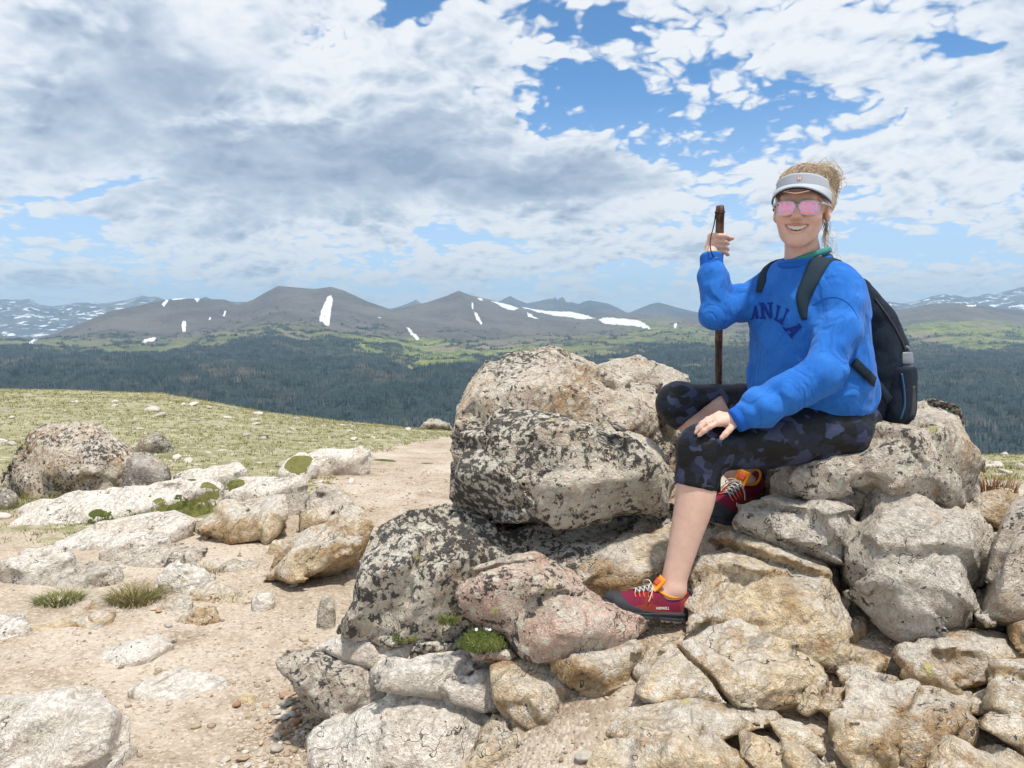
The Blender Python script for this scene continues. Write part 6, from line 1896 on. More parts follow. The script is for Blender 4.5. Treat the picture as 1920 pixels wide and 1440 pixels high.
v, f = tube([H(0.0845 * math.sin(a), -0.018 + 0.1085 * math.cos(a), 0.022 - 0.008 * (abs(a) - 1.75)) for a in np.linspace(1.70, 2 * math.pi - 1.70, 24)], 0.006, 6)
part('strap', v, f, m_under, visor)
# star emblem with an H and a line beneath, stitched on the band
m_emb = simple_mat('coral_embroidery', (0.75, 0.26, 0.24), 0.7, 500, 0.1); m_emb2 = simple_mat('pale_lilac_thread', (0.55, 0.52, 0.62), 0.7, 500, 0.1); m_emb3 = simple_mat('white_thread', (0.72, 0.70, 0.70), 0.7, 500, 0.1)
def on_band(du, q, lift):
    s = 0.5 + du / (2 * math.radians(104) * 0.1); p = band_pt(s, q); n = p - H(0, -0.018, 0.06); n = n - hu * (n @ hu); n /= np.linalg.norm(n)
    return p + n * lift
sv = []
for k in range(10):
    a = math.pi / 2 + k * math.pi / 5; r = 0.0125 if k % 2 == 0 else 0.0058
    sv.append(on_band(r * math.cos(a) - 0.001, 0.56 + r * math.sin(a) / 0.05, 0.0016))
sv = np.array(sv + [on_band(-0.001, 0.56, 0.0016)])
part('emblem', sv, np.array([(10, k, (k + 1) % 10) for k in range(10)]), m_emb, visor, False)
hv, hf_ = [], []
for (x0, x1, y0, y1) in ((-0.0052, -0.0026, -0.005, 0.005), (0.0016, 0.0042, -0.005, 0.005), (-0.003, 0.002, -0.001, 0.0012)):
    b = len(hv); hv += [on_band(x0, 0.56 + y0 / 0.05, 0.0024), on_band(x1, 0.56 + y0 / 0.05, 0.0024), on_band(x1, 0.56 + y1 / 0.05, 0.0024), on_band(x0, 0.56 + y1 / 0.05, 0.0024)]; hf_.append((b, b + 1, b + 2, b + 3))
part('emblem_letter', np.array(hv), np.array(hf_), m_emb3, visor, False)
part('emblem_line', np.array([on_band(-0.011, 0.235, 0.0018), on_band(0.009, 0.235, 0.0018), on_band(0.009, 0.27, 0.0018), on_band(-0.011, 0.27, 0.0018)]), np.array([(0, 1, 2, 3)]), m_emb2, visor, False)

# ---- sunglasses ---------------------------------------------------------------
m_clear, t = new_mat('clear_acetate'); finish(t, (0.78, 0.76, 0.77, 1), 0.15, **{'Specular IOR Level': 0.6, 'Transmission Weight': 0.45, 'IOR': 1.3})
m_lens, t = new_mat('pink_mirror_lens'); finish(t, (0.84, 0.36, 0.45, 1), 0.05, **{'Metallic': 0.9})
def glass_pt(cu, x, y, off=0.0):
    u = cu + x
    return H(u, 0.1035 - 7.5 * u * u + off - 0.0, -0.0135 + y)
def lens_outline(n=40, sx=0.0255, sy=0.0185, sgn=1):
    out = []
    for k in range(n):
        a = 2 * math.pi * k / n; c_, s2 = math.cos(a), math.sin(a)
        x = sx * np.sign(c_) * abs(c_) ** 0.55; y = sy * np.sign(s2) * abs(s2) ** 0.6
        y += 0.002 * (sgn * x / sx) if y > 0 else 0.0
        x *= 1 - 0.10 * (y < 0) * abs(y / sy)
        out.append((x, y))
    return out
fr_parts = []
lens_geo = []
for sg in (-1, 1):
    cu = sg * 0.0315; ol = lens_outline(sgn=sg)
    fr_parts.append(closed_tube(np.array([glass_pt(cu, x * 1.06, y * 1.07) for x, y in ol]), 0.0023, 8))
    V = [glass_pt(cu, 0, 0, 0.002)]; F = []
    for q in (0.35, 0.7, 1.0): V += [glass_pt(cu, x * q, y * q, 0.002 * (1 - q * q)) for x, y in ol]
    n = len(ol)
    for k in range(n):
        F.append((0, 1 + k, 1 + (k + 1) % n))
        for r in range(2): 
            a = 1 + r * n + k; b = 1 + r * n + (k + 1) % n
            F.append((a, a + n, b + n)); F.append((a, b + n, b))
    lens_geo.append((np.array(V), np.array(F)))
    fr_parts.append(tube([glass_pt(cu, sg * 0.026, 0.013), H(sg * 0.066, 0.080, 0.000), H(sg * 0.078, 0.03, 0.002), H(sg * 0.081, -0.012, 0.004), H(sg * 0.080, -0.03, -0.008)], [0.0035, 0.0042, 0.0032, 0.0024, 0.0020], 8))
fr_parts.append(tube([glass_pt(-0.0055, 0, 0.006), glass_pt(0, 0, 0.009, 0.001), glass_pt(0.0055, 0, 0.006)], 0.0024, 8))
v, f = merge(fr_parts)
shades = part('sunglasses', v, f, m_clear)
for V, F in lens_geo: part('lens', V, F, m_lens, shades)

# ---- shoes --------------------------------------------------------------------
L_S = 0.262
sS = np.array([0, 0.05, 0.15, 0.3, 0.5, 0.7, 0.85, 0.95, 1.0])
HWs = np.array([0.020, 0.029, 0.034, 0.034, 0.039, 0.046, 0.043, 0.030, 0.012])
TOPs = np.array([0.088, 0.090, 0.086, 0.080, 0.092, 0.074, 0.060, 0.050, 0.038])
def toe_spring(s): return 0.016 * np.clip((s - 0.72) / 0.28, 0, 1) ** 2
def shoe_field(kind):
    f = Field(axis_lines([(-0.02, 0.285, 0.0032)]), axis_lines([(-0.06, 0.06, 0.0034)]), axis_lines([(-0.012, 0.125, 0.003)]))
    X, Y, Z = f.g[0][:, None, None], f.g[1][None, :, None], f.g[2][None, None, :]
    s = np.clip(X / L_S, 0, 1); over = np.maximum(-X, X - L_S); over = np.maximum(over, 0)
    hw = np.interp(s, sS, HWs); tp = np.interp(s, sS, TOPs); z0 = toe_spring(s)
    yc = 0.006 * np.sin(s * math.pi) - 0.004 * s
    y = Y - yc; z = Z - z0
    if kind in ('upper', 'rand'):
        zc = 0.026; hz = tp - zc
        r = np.sqrt((y / hw) ** 2 + (np.maximum(z - zc, 0) / hz) ** 2)
        d = (r - 1) * np.minimum(hw, hz) * 0.85
        d = np.maximum(d, 0.016 - z)
        d = np.sqrt(np.maximum(d, 0) ** 2 + over ** 2) + np.minimum(d, 0)
        if kind == 'upper':
            hole = np.sqrt(((X - 0.062) / 0.047) ** 2 + (y / 0.0245) ** 2 + (np.maximum(0.115 - z, 0) / 0.062) ** 2)
            d = np.maximum(d, -(hole - 1) * 0.024)
        else:
            d = d - 0.0022
            lim = np.interp(s, [0, 0.08, 0.12, 0.45, 0.62, 0.78, 0.86, 1.0], [0.050, 0.046, 0.033, 0.031, 0.036, 0.046, 0.062, 0.07])
            d = np.maximum(d, z - lim)
            d = np.maximum(d, 0.020 - z)
    elif kind == 'mid':
        th = np.interp(s, [0, 0.12, 0.4, 0.6, 1.0], [0.036, 0.034, 0.028, 0.026, 0.024])
        d = np.abs(y) - (hw + 0.0055 - 0.06 * np.maximum(0.010 - z, 0) - 0.0016 * np.cos((z - 0.018) * 380))
        d = np.maximum(d, z - th); d = np.maximum(d, 0.006 + 0.007 * np.exp(-((s - 0.42) / 0.08) ** 2) - z)
        d = np.sqrt(np.maximum(d, 0) ** 2 + np.maximum(over - 0.006, 0) ** 2) + np.minimum(d, 0)
    else:
        d = np.abs(y) - (hw + 0.004)
        d = np.maximum(d, z - 0.0085); d = np.maximum(d, -0.001 - z)
        lug = np.sin(X * 2 * math.pi / 0.021) * 0.5 + 0.35 * np.sin(X * 2 * math.pi / 0.034 + 1)
        d = np.where(z < 0.0055, np.maximum(d, -0.0030 * (lug + 0.35)), d)
        d = np.maximum(d, 0.02 - np.abs(X - 0.112))
        d = np.sqrt(np.maximum(d, 0) ** 2 + np.maximum(over - 0.003, 0) ** 2) + np.minimum(d, 0)
    f.F = np.broadcast_to(d, f.F.shape).astype(np.float32).copy()
    V, Q = f.mesh()
    return relax(V, Q, 1, 0.35), Q
m_upper = attr_mat('mesh_shoe_upper', 0.85, 700.0, 0.22); m_black = simple_mat('black_rubber_rand', (0.035, 0.036, 0.042), 0.7, 300, 0.25)
m_mid = simple_mat('dark_foam_midsole', (0.045, 0.047, 0.056), 0.75, 400, 0.2); m_out = simple_mat('beige_rubber_lugs', (0.42, 0.36, 0.25), 0.8, 300, 0.15)
m_orange = simple_mat('orange_padded_lining', (0.72, 0.27, 0.02), 0.8, 500, 0.12); m_lace = simple_mat('pale_grey_lace', (0.55, 0.50, 0.45), 0.85, 700, 0.3)
m_coral = simple_mat('coral_webbing_loop', (0.62, 0.10, 0.05), 0.8, 400, 0.15); m_red = simple_mat('red_heel_lining', (0.45, 0.02, 0.03), 0.8, 400, 0.1); m_char = simple_mat('charcoal_tongue_mesh', (0.06, 0.06, 0.07), 0.85, 500, 0.3)
m_white = simple_mat('white_print', (0.75, 0.72, 0.68), 0.7, 200, 0.05)
GEO = {k: shoe_field(k) for k in ('upper', 'rand', 'mid', 'out')}
def shoe_top(x, y):
    s = np.clip(x / L_S, 0, 1); hw = np.interp(s, sS, HWs); hz = np.interp(s, sS, TOPs) - 0.026
    yc = 0.006 * math.sin(s * math.pi) - 0.004 * s
    return 0.026 + float(toe_spring(s)) + hz * math.sqrt(max(0.0, 1 - ((y - yc) / hw) ** 2))
def text_mesh(body_, size):
    cu = bpy.data.curves.new('lettering', 'FONT'); cu.body = body_; cu.size = size; cu.extrude = 0.0004; cu.resolution_u = 2
    to = bpy.data.objects.new('lettering_tmp', cu); COL.objects.link(to)
    dg = bpy.context.evaluated_depsgraph_get(); me = bpy.data.meshes.new_from_object(to.evaluated_get(dg))
    bpy.data.objects.remove(to); return me
def make_shoe(heel, toe, up, mirror, label, sc_=1.0):
    ax = (toe - heel) / np.linalg.norm(toe - heel); up = up - ax * (up @ ax); up /= np.linalg.norm(up); lat = np.cross(up, ax)
    if mirror: pass
    M = np.stack([ax, lat, up], 1) * sc_
    def W(v): 
        v = np.asarray(v, float).copy()
        if mirror: v[..., 1] *= -1
        return heel + v @ M.T
    def fl(f): return f[:, ::-1] if mirror else f
    V, Q = GEO['upper']
    tint = np.tile(np.array([0.165, 0.012, 0.040]), (len(V), 1))
    s = V[:, 0] / L_S; zz_ = V[:, 2] - toe_spring(np.clip(s, 0, 1))
    rust = np.maximum(1 - sstep(zz_ + 0.010 * np.sin(s * 9), 0.040, 0.046), sstep(s, 0.16, 0.10) * (zz_ < 0.075)); rust = np.maximum(rust, np.exp(-((s - 0.56) / 0.06) ** 2) * sstep(zz_, 0.045, 0.058) * 0.8)
    tint = tint * (1 - rust[:, None]) + np.array([0.26, 0.040, 0.022]) * rust[:, None]
    inner = (np.abs(V[:, 1]) < 0.0255) & (V[:, 0] < 0.11) & (zz_ < 0.082) & (zz_ > 0.05) & (np.abs(V[:, 1]) < 0.024)
    sh = part('shoe', W(V), fl(Q), m_upper, tint=tint); sh['label'] = label
    for k, m_ in (('rand', m_black), ('mid', m_mid), ('out', m_out)):
        v, q = GEO[k]
        part({'rand': 'toe_rand', 'mid': 'midsole', 'out': 'outsole'}[k], W(v), fl(q), m_, sh)
    # collar edge, heel pull, tongue
    cpts = []
    for a in np.linspace(0, 2 * math.pi, 40, endpoint=False):
        x = 0.062 + 0.0475 * math.cos(a); y = 0.0255 * math.sin(a) + 0.003
        z = 0.076 + 0.016 * max(0, -math.cos(a)) ** 1.5 + 0.012 * max(0, math.cos(a)) ** 2
        cpts.append((x, y, z))
    v, f = closed_tube(np.array(cpts), 0.0042, 8); part('collar', W(v), fl(f), m_orange, sh)
    def tongue(s_, q):
        y = (s_ - 0.5) * 0.040 * (1.15 - 0.3 * abs(q - 0.8)); x = 0.138 - 0.034 * q
        return (x + 0.3 * (y * y) / 0.02 * -1, y + 0.003, shoe_top(max(x, 0.118), 0.003) + 0.001 + 0.062 * max(0, q - 0.35) - 6.0 * y * y)
    v, f = sheet(lambda a, b: np.array(tongue(a, b)), 12, 12, 0.006, 1); tg_ = part('tongue', W(v), fl(f), m_orange, sh)
    v, f = sheet(lambda a, b: np.array(tongue(0.2 + 0.6 * a, 0.55 + 0.28 * b)) + np.array([0.0022, 0, 0.0026]), 8, 6, 0.0014, 1); part('tongue_badge', W(v), fl(f), m_coral, tg_)
    v, f = sheet(lambda a, b: np.array([0.126 + 0.055 * b, 0.003 + (a - 0.5) * 0.030, shoe_top(0.126 + 0.055 * b, 0.003 + (a - 0.5) * 0.030) + 0.0016]), 8, 10, 0.002, 1); part('lacing_panel', W(v), fl(f), m_char, sh)
    # laces: zig-zag bars, bow loops and loose ends
    lp = []
    xs_ = [0.184, 0.171, 0.158, 0.145, 0.132]
    for i, x in enumerate(xs_):
        w0 = 0.015 + 0.0012 * i
        for sg in (-1, 1):
            x2 = xs_[i + 1] if i + 1 < len(xs_) else x - 0.008
            pts = [np.array([x + (x2 - x) * q, 0.003 + sg * w0 * (1 - 2 * q), shoe_top(x + (x2 - x) * q, 0.003 + sg * w0 * (1 - 2 * q)) + 0.0035 + 0.003 * math.sin(math.pi * q)]) for q in np.linspace(0, 1, 7)]
            lp.append(tube(pts, 0.0017, 6))
            ya = 0.003 + sg * w0
            pts = [np.array([x + 0.001, ya + sg * 0.013 * (1 - q), shoe_top(x, ya + sg * 0.013 * (1 - q)) + 0.002]) for q in np.linspace(0, 1, 4)]
            v2, f2 = tube(pts, 0.0024, 6)
            part('lace_loop', W(v2), fl(f2), m_coral, sh)
    kx = 0.126; kz = shoe_top(kx, 0.003) + 0.008
    for sg, dx in ((-1, 0.010), (1, 0.016)):
        loop = [(kx, 0.003, kz), (kx + dx, 0.003 + sg * 0.016, kz + 0.010), (kx + dx + 0.008, 0.003 + sg * 0.030, kz - 0.002), (kx + dx, 0.003 + sg * 0.026, kz - 0.012), (kx, 0.003 + sg * 0.006, kz - 0.001)]
        lp.append(tube(spline(loop, 22), 0.0016, 6))
        end = [(kx, 0.003, kz), (kx + 0.006, 0.003 + sg * 0.018, kz - 0.004), (kx + 0.014, 0.003 + sg * 0.034, kz - 0.020), (kx + 0.022, 0.003 + sg * 0.043, kz - 0.038)]
        lp.append(tube(spline(end, 16), 0.0016, 6))
    v, f = merge(lp); part('laces', W(v), fl(f), m_lace, sh)
    # heel tab and maker's lettering on the outer side
    v, f = sheet(lambda a, b: np.array([0.006 - 0.012 * math.cos((a - 0.5) * 2.2) + 0.004 * (1 - b), (a - 0.5) * 0.036, 0.060 + 0.036 * b]), 10, 6, 0.004, 1); part('heel_tab', W(v), fl(f), m_char, sh)
    for sg in ((-1,) if not mirror else (-1,)):
        me_t = text_mesh('MERRELL', 0.0115)
        tv = np.array([q.co[:] for q in me_t.vertices]); wid = tv[:, 0].max()
        fc = [tuple(p_.vertices) for p_ in me_t.polygons]
        tri = []
        for q in fc:
            for k in range(1, len(q) - 1): tri.append((q[0], q[k], q[k + 1]))
        xx_ = 0.118 - tv[:, 0]; zt_ = 0.0375 + tv[:, 1] * 0.92 + 0.003 * np.sin(tv[:, 0] * 30)
        ss_ = xx_ / L_S; hw_ = np.interp(ss_, sS, HWs); hz_ = np.interp(ss_, sS, TOPs) - 0.026; ycc = 0.006 * np.sin(ss_ * math.pi) - 0.004 * ss_
        # lettering sits on the lateral wall (side +y)
        yy_ = ycc + hw_ * np.sqrt(np.clip(1 - ((zt_ - 0.026) / hz_) ** 2, 0.02, 1)) + 0.0012 + tv[:, 2]
        part('lettering', W(np.stack([xx_, yy_, zt_], 1)), np.array(tri), m_white, sh, False)
    return sh
# near (left) foot: outer side faces the camera
heelL, toeL = P(1281, 1161, 2.17), P(1133, 1146, 2.12)
shoeL = make_shoe(heelL, toeL, np.array([0.0, -0.05, 1.0]), False, 'forward maroon hiking shoe standing on the pinkish rock', np.linalg.norm(toeL - heelL) / L_S)
heelR, toeR = P(1420, 925, 2.56), P(1330, 986, 2.39)
shoeR = make_shoe(heelR, toeR, np.array([0.12, -0.28, 1.0]), True, 'rear maroon hiking shoe in the shade behind the calf', np.linalg.norm(toeR - heelR) / L_S)
# =================================================================== WALKING STICK
m_bark, t = new_mat('peeled_dark_bark')
oc = t.n('ShaderNodeTexCoord').outputs['Object']
n1 = t.noise(t.v('MULTIPLY', oc, (1, 1, 0.25)), 60.0, 5, 0.65); n2 = t.noise(oc, 14.0, 4, 0.6)
c = t.mix(t.ss(n1, 0.35, 0.65), (0.035, 0.020, 0.016), (0.16, 0.085, 0.06))
c = t.mix(t.m('MULTIPLY', t.ss(n2, 0.58, 0.66), 0.7), c, (0.30, 0.13, 0.065))
c = t.mix(t.m('MULTIPLY', t.ss(n2, 0.36, 0.28), 0.6), c, (0.20, 0.15, 0.14))
finish(t, c, 0.6, t.m('ADD', n1, n2), 0.6, 0.004, **{'Specular IOR Level': 0.35})
sdir = STK_MID - STK_TOP; sdir /= np.linalg.norm(sdir)
L = (STK_TOP[2] - 0.53) / -sdir[2]
pts, rad = [], []
for i in range(90):
    q = i / 89; p = STK_TOP + sdir * L * q
    w1 = perlin(np.array([[q * 9, 1.3, 0.2]]), 5)[0]; w2 = perlin(np.array([[q * 9, 7.7, 3.2]]), 6)[0]
    pts.append(p + np.array([0.004 * w1, 0.004 * w2, 0])); rad.append(0.0136 - 0.0022 * q + 0.0022 * perlin(np.array([[q * 30, 2, 9.]]), 8)[0])
rad[0] *= 0.9
v, f = tube(pts, rad, 14)
root = STK_TOP + sdir * L
stick = add_obj('walking_stick', mk_mesh('walking_stick', v - root, f), m_bark, None, tuple(root))
tag(stick, 'gnarled dark wooden walking stick held upright in the raised hand', 'stick')
m_cord = simple_mat('black_leather_cord', (0.02, 0.018, 0.018), 0.6, 300, 0.2)
c0 = stick_at(398) + np.array([-0.013, 0.0, 0]); 
lp = spline([c0, P(1339, 420, 2.505), P(1332, 450, 2.475), P(1333, 470, 2.462), P(1339, 482, 2.468), P(1346, 484, 2.50)], 30)
v, f = tube(lp, 0.0019, 6); add_obj('wrist_cord', mk_mesh('wrist_cord', v - root, f), m_cord, stick)
v, f = closed_tube(ring(stick_at(398), sdir, 0.0150, 0.0150, 0.002, 24), 0.0022, 6); add_obj('cord_wrap', mk_mesh('cord_wrap', v - root, f), m_cord, stick)
m_metal = simple_mat('tarnished_metal', (0.30, 0.28, 0.25), 0.35, 200, 0.2, **{'Metallic': 0.8})
b = stick_at(495) + np.array([-0.012, -0.012, 0]); bm = bmesh.new(); bmesh.ops.create_icosphere(bm, subdivisions=2, radius=0.0062); me = bpy.data.meshes.new('bead'); bm.to_mesh(me); bm.free()
add_obj('bead', me, m_metal, stick, tuple(b - root))
v, f = closed_tube(ring(P(1343, 485, 2.470), np.array([0.2, 0.3, 1]), 0.006, 0.006, 0.001, 16), 0.0014, 6); add_obj('ring', mk_mesh('ring', v - root, f), m_metal, stick)

# =================================================================== BACKPACK
m_pack, t = new_mat('navy_black_pack_fabric')
oc = t.n('ShaderNodeTexCoord').outputs['Object']
wv_ = t.n('ShaderNodeTexVoronoi', {'Vector': oc, 'Scale': 700.0}).outputs[0]; n2 = t.noise(oc, 30.0, 4, 0.6)
c = t.mix(t.ss(n2, 0.35, 0.65), (0.005, 0.012, 0.024), (0.010, 0.022, 0.040))
finish(t, c, 0.65, t.m('ADD', t.m('MULTIPLY', wv_, 0.15), t.noise(oc, 14.0, 4, 0.6, 1.2)), 0.7, 0.012, **{'Specular IOR Level': 0.18})
m_strap = simple_mat('slate_blue_strap_padding', (0.012, 0.030, 0.048), 0.8, 500, 0.2); m_trim = simple_mat('blue_piping', (0.03, 0.10, 0.20), 0.6, 300, 0.1)
m_mesh_p = simple_mat('grey_mesh_pocket', (0.05, 0.055, 0.062), 0.8, 900, 0.5)
BK = -fT                                                     # towards her back
def bk(z, off, side=0.0):
    """point behind the back at height z"""
    zs_ = [q[0][2] for q in SPINE][::-1]; 
    zs_ = np.array([q[0][2] for q in SPINE]); cx_ = np.array([q[0][0] for q in SPINE]); cy_ = np.array([q[0][1] for q in SPINE]); dd_ = np.array([q[2] for q in SPINE])
    zc_ = min(max(z, zs_[0]), zs_[-1])
    return np.array([np.interp(zc_, zs_, cx_), np.interp(zc_, zs_, cy_), z]) + BK * (np.interp(zc_, zs_, dd_) * 0 + 0.135 + off) + lT * side
rows = [(bk(0.962, 0.105, 0.01), 0.118, 0.080), (bk(0.985, 0.110, 0.01), 0.138, 0.100), (bk(1.06, 0.130, 0.015), 0.152, 0.122), (bk(1.16, 0.132, 0.02), 0.152, 0.124), (bk(1.26, 0.118, 0.02), 0.148, 0.112), (bk(1.34, 0.085, 0.015), 0.136, 0.084), (bk(1.41, 0.045, 0.0), 0.112, 0.050), (bk(1.445, 0.025, 0.0), 0.085, 0.026)]
BP = Field(axis_lines([(0.90, 1.46, 0.006)]), axis_lines([(2.32, 2.95, 0.006)]), axis_lines([(0.93, 1.48, 0.006)]))
BP.loft(rows, lT, fT, 0.02, 3.0)
BP.disp(lambda p: 0.006 * fbm(p / np.array([0.07, 0.07, 0.10]), 3, 12) + 0.004 * np.sin(p[:, 2] * 70 + 3 * perlin(p / 0.06, 4)) * np.clip(perlin(p / 0.12, 8) + 0.2, 0, 1))
V, Q = BP.mesh(); V = relax(V, Q, 2, 0.4)
pk0 = bk(0.955, 0.11)
pack = add_obj('backpack', None)
bpy.data.objects.remove(pack)
pack = empty('backpack', tuple(pk0)); tag(pack, 'dark navy backpack worn on the shoulders with a bottle in its side pocket', 'backpack')
def pp(name, v, f, mat, parent=None, smooth=True):
    o = bpy.data.objects.new(name, mk_mesh(name, np.asarray(v) - pk0, f, smooth)); COL.objects.link(o); o.data.materials.append(mat); o.parent = parent or pack
    return o
bag = pp('bag', V, Q, m_pack)
PB = BVHTree.FromPolygons([tuple(q) for q in V], [tuple(q) for q in Q])
# outer pocket on the far side of the bag
OP = Field(axis_lines([(0.95, 1.56, 0.006)]), axis_lines([(2.36, 3.0, 0.006)]), axis_lines([(0.93, 1.36, 0.006)]))
OP.loft([(bk(0.965, 0.190, 0.01), 0.095, 0.040), (bk(1.0, 0.205, 0.01), 0.110, 0.052), (bk(1.10, 0.212, 0.01), 0.112, 0.056), (bk(1.20, 0.205, 0.01), 0.105, 0.046), (bk(1.265, 0.185, 0.01), 0.085, 0.022)], lT, fT, 0.02, 3.0)
OP.disp(lambda p: 0.005 * fbm(p / 0.06, 3, 19))
V, Q = OP.mesh(); V = relax(V, Q, 2, 0.4); front = pp('front_pocket', V, Q, m_pack)
# side pocket (her left, facing the camera) that holds the bottle
side_c = lambda z: bk(z, 0.135, 0.158)
SPK = Field(axis_lines([(1.02, 1.46, 0.005)]), axis_lines([(2.28, 2.80, 0.005)]), axis_lines([(0.94, 1.20, 0.005)]))
SPK.loft([(side_c(0.962), 0.030, 0.060), (side_c(1.0), 0.044, 0.070), (side_c(1.08), 0.047, 0.070), (side_c(1.135), 0.046, 0.064), (side_c(1.150), 0.042, 0.058)], lT, fT, 0.01, 2.4)
V, Q = SPK.mesh(); V = relax(V, Q, 2, 0.4); spk = pp('side_pocket', V, Q, m_pack)
SB = BVHTree.FromPolygons([tuple(q) for q in V], [tuple(q) for q in Q])
def lay_on(bvh, px, py, lift, fallback=None):
    d = Vector(ray(px, py)).normalized(); hit, nrm, idx, dist = bvh.ray_cast(Vector((0, 0, CAM_Z)), d)
    if hit is None:
        if fallback is None: return None
        h2, n2_, i2_, d2 = bvh.find_nearest(Vector(P(px, py, fallback)))
        return np.array(h2 + n2_ * lift)
    return np.array(hit + nrm * lift)
def ribbon(name, bvh, edges, lift, thick, mat, parent, fallback=2.4, n=26, m2=5):
    e = np.array(edges, float); a = spline(e[:, :2], n); b = spline(e[:, 2:], n)
    top = np.array([[lay_on(bvh, *(a[i] * (1 - j / (m2 - 1)) + b[i] * (j / (m2 - 1))), lift + 0.004 * math.sin(math.pi * j / (m2 - 1)), fallback) for j in range(m2)] for i in range(n)])
    for _ in range(3): top[1:-1] = 0.5 * top[1:-1] + 0.25 * (top[:-2] + top[2:])
    v, f = sheet(lambda s, q: top[min(int(round(s * (n - 1))), n - 1), min(int(round(q * (m2 - 1))), m2 - 1)], n, m2, thick, 1.0)
    return pp(name, v, f, mat, parent)
# shoulder straps laid over the sweatshirt
def strap3(name, ctrl, widths, lift, thick, mat, parent, n=34, m2=5):
    """padded strap that follows the cloth: centre points snapped to the sweatshirt"""
    c = spline(ctrl, n); nn = []; cc = []
    for p in c:
        hit, nrm, idx, dist = SW_BVH.find_nearest(Vector(p)); cc.append(np.array(hit)); nn.append(np.array(nrm))
    cc = np.array(cc); nn = np.array(nn)
    for _ in range(6):
        cc[1:-1] = 0.5 * cc[1:-1] + 0.25 * (cc[:-2] + cc[2:]); nn[1:-1] = 0.5 * nn[1:-1] + 0.25 * (nn[:-2] + nn[2:])
    nn /= np.linalg.norm(nn, axis=1)[:, None]
    T = np.gradient(cc, axis=0); T /= np.linalg.norm(T, axis=1)[:, None]
    W_ = np.cross(T, nn); W_ /= np.linalg.norm(W_, axis=1)[:, None]
    wd = np.interp(np.linspace(0, 1, n), np.linspace(0, 1, len(widths)), widths)
    top = np.array([[cc[i] + nn[i] * (lift + 0.004 * math.cos((j / (m2 - 1) - 0.5) * math.pi)) + W_[i] * wd[i] * (j / (m2 - 1) - 0.5) for j in range(m2)] for i in range(n)])
    for i in range(n):
        for j in range(m2):
            hit, nrm, idx, dist = SW_BVH.find_nearest(Vector(top[i, j]))
            dep = (Vector(top[i, j]) - hit).dot(nrm)
            if dep < lift: top[i, j] = top[i, j] + np.array(nrm) * (lift - dep)
    v, f = sheet(lambda s_, q: top[min(int(round(s_ * (n - 1))), n - 1), min(int(round(q * (m2 - 1))), m2 - 1)], n, m2, thick, -1.0)
    return pp(name, v, f, mat, parent)
st1 = strap3('shoulder_strap', [bk(1.36, -0.01, 0.10), P(1596, 500, 2.52), P(1580, 484, 2.45), P(1560, 480, 2.38), P(1538, 496, 2.33), P(1514, 530, 2.29), lay(1506, 556), lay(1505, 578), lay(1509, 600)], [0.05, 0.058, 0.060, 0.060, 0.056, 0.050, 0.042, 0.030, 0.016], 0.004, 0.008, m_strap, pack)
st2 = strap3('shoulder_strap', [P(1486, 484, 2.52), P(1474, 484, 2.50), P(1456, 496, 2.47), P(1440, 515, 2.46), lay(1428, 534), lay(1424, 548)], [0.045, 0.045, 0.044, 0.040, 0.036, 0.028], 0.004, 0.008, m_strap, pack)
wp = [lay(1598, 678, 0.005), lay(1606, 686, 0.006), lay(1616, 696, 0.006), lay(1630, 710, 0.006), P(1652, 730, 2.40), P(1668, 752, 2.42)]
wp = spline([q for q in wp if q is not None], 20); wt_ = np.gradient(wp, axis=0); wt_ /= np.linalg.norm(wt_, axis=1)[:, None]
wl_ = np.cross(wt_, np.array([0.25, -1.0, 0.1])); wl_ /= np.linalg.norm(wl_, axis=1)[:, None]
v, f = sheet(lambda s_, q: wp[min(int(round(s_ * 19)), 19)] + wl_[min(int(round(s_ * 19)), 19)] * 0.030 * (q - 0.5), 20, 3, 0.003, 1.0)
web = pp('webbing', v, f, m_pack, pack)
buckle_c = lay(1508, 556, 0.018)
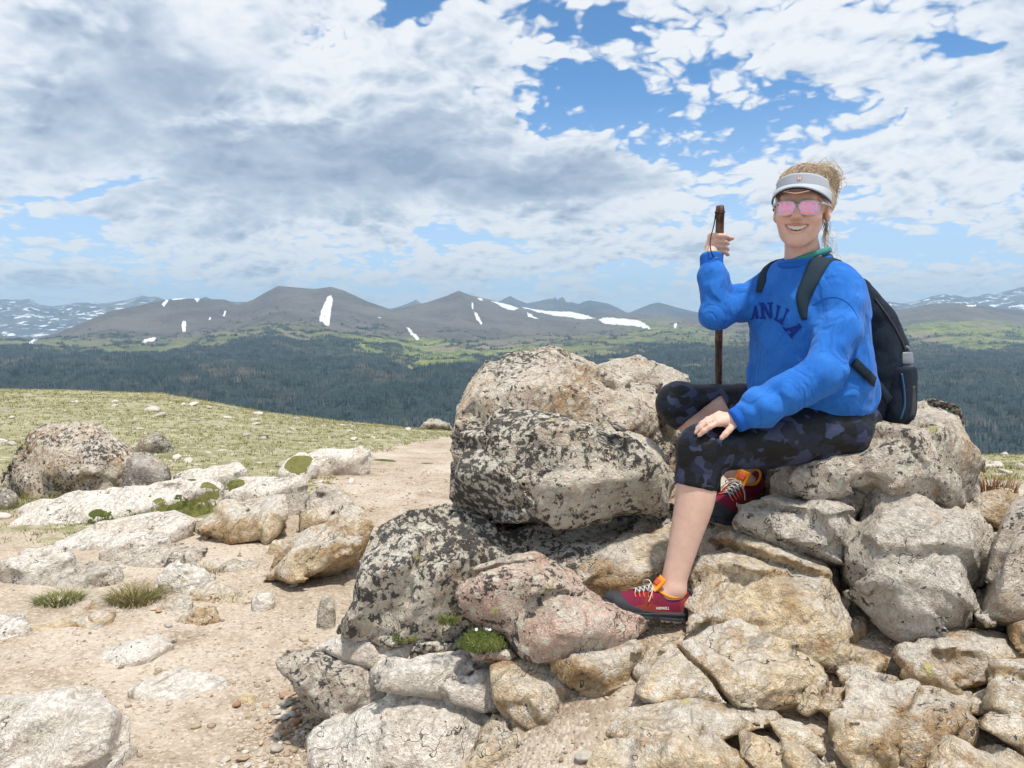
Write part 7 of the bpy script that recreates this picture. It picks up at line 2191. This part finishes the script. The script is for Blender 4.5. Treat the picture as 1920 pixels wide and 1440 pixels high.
# piping along the rear edge of the side, zips, haul loop
def poly_on(bvh, pts, r, name, mat, parent, lift=0.002, fb=2.55, n=30):
    q = spline(pts, n); v, f = tube([lay_on(bvh, x, y, lift, fb) for x, y in q], r, 6); return pp(name, v, f, mat, parent)
poly_on(SB, [(1690, 700), (1694, 730), (1695, 760), (1688, 785)], 0.0035, 'piping', m_trim, spk)
poly_on(PB, [(1640, 560), (1668, 600), (1690, 640), (1700, 670)], 0.0028, 'zip', m_char, bag)
v, f = sheet(lambda s, q: side_c(0.99 + 0.10 * q) + lT * (0.0485 - 0.02 * (2 * s - 1) ** 2) + fT * (0.030 - 0.062 * s), 10, 10, 0.002, 1); pp('mesh_panel', v, f, m_mesh_p, spk)
v, f = tube(spline([bk(1.20, 0.215, 0.09), bk(1.195, 0.245, 0.11), bk(1.16, 0.25, 0.11), bk(1.15, 0.225, 0.10)], 16), 0.004, 8); pp('gear_loop', v, f, m_lace, pack)
# bottle in the side pocket
m_bottle, t = new_mat('smoky_bottle_plastic'); finish(t, (0.20, 0.24, 0.28, 1), 0.25, **{'Transmission Weight': 0.35, 'Specular IOR Level': 0.5})
m_cap = simple_mat('grey_bottle_lid', (0.16, 0.18, 0.21), 0.45, 200, 0.08, **{'Specular IOR Level': 0.5})
b0 = side_c(1.0)
bot = empty('water_bottle', tuple(b0)); tag(bot, 'smoky plastic water bottle with a grey lid in the backpack side pocket', 'bottle')
def lathe(c0, prof, n=32):
    V = [c0 + np.array([r * math.cos(2 * math.pi * k / n), r * math.sin(2 * math.pi * k / n), z]) for z, r in prof for k in range(n)]
    F = [(i * n + k, i * n + (k + 1) % n, (i + 1) * n + (k + 1) % n, (i + 1) * n + k) for i in range(len(prof) - 1) for k in range(n)]
    return np.array(V), np.array(F)
def bpart(name, v, f, mat):
    o = bpy.data.objects.new(name, mk_mesh(name, v - b0, f)); COL.objects.link(o); o.data.materials.append(mat); o.parent = bot
bc = side_c(0) * np.array([1, 1, 0])
v, f = lathe(bc, [(1.0, 0.0), (1.0, 0.030), (1.01, 0.034), (1.14, 0.034), (1.155, 0.033), (1.16, 0.0)]); bpart('vessel', v, f, m_bottle)
v, f = lathe(bc, [(1.158, 0.0), (1.158, 0.0355), (1.163, 0.036), (1.176, 0.036), (1.179, 0.034), (1.192, 0.033), (1.197, 0.030), (1.199, 0.0)]); bpart('lid', v, f, m_cap)
v, f = tube(spline([bc + np.array([0.02, -0.01, 1.198]), bc + np.array([0.012, -0.012, 1.212]), bc + np.array([-0.018, -0.012, 1.212]), bc + np.array([-0.036, -0.012, 1.196])], 14), 0.0055, 8); bpart('spout', v, f, m_cap)
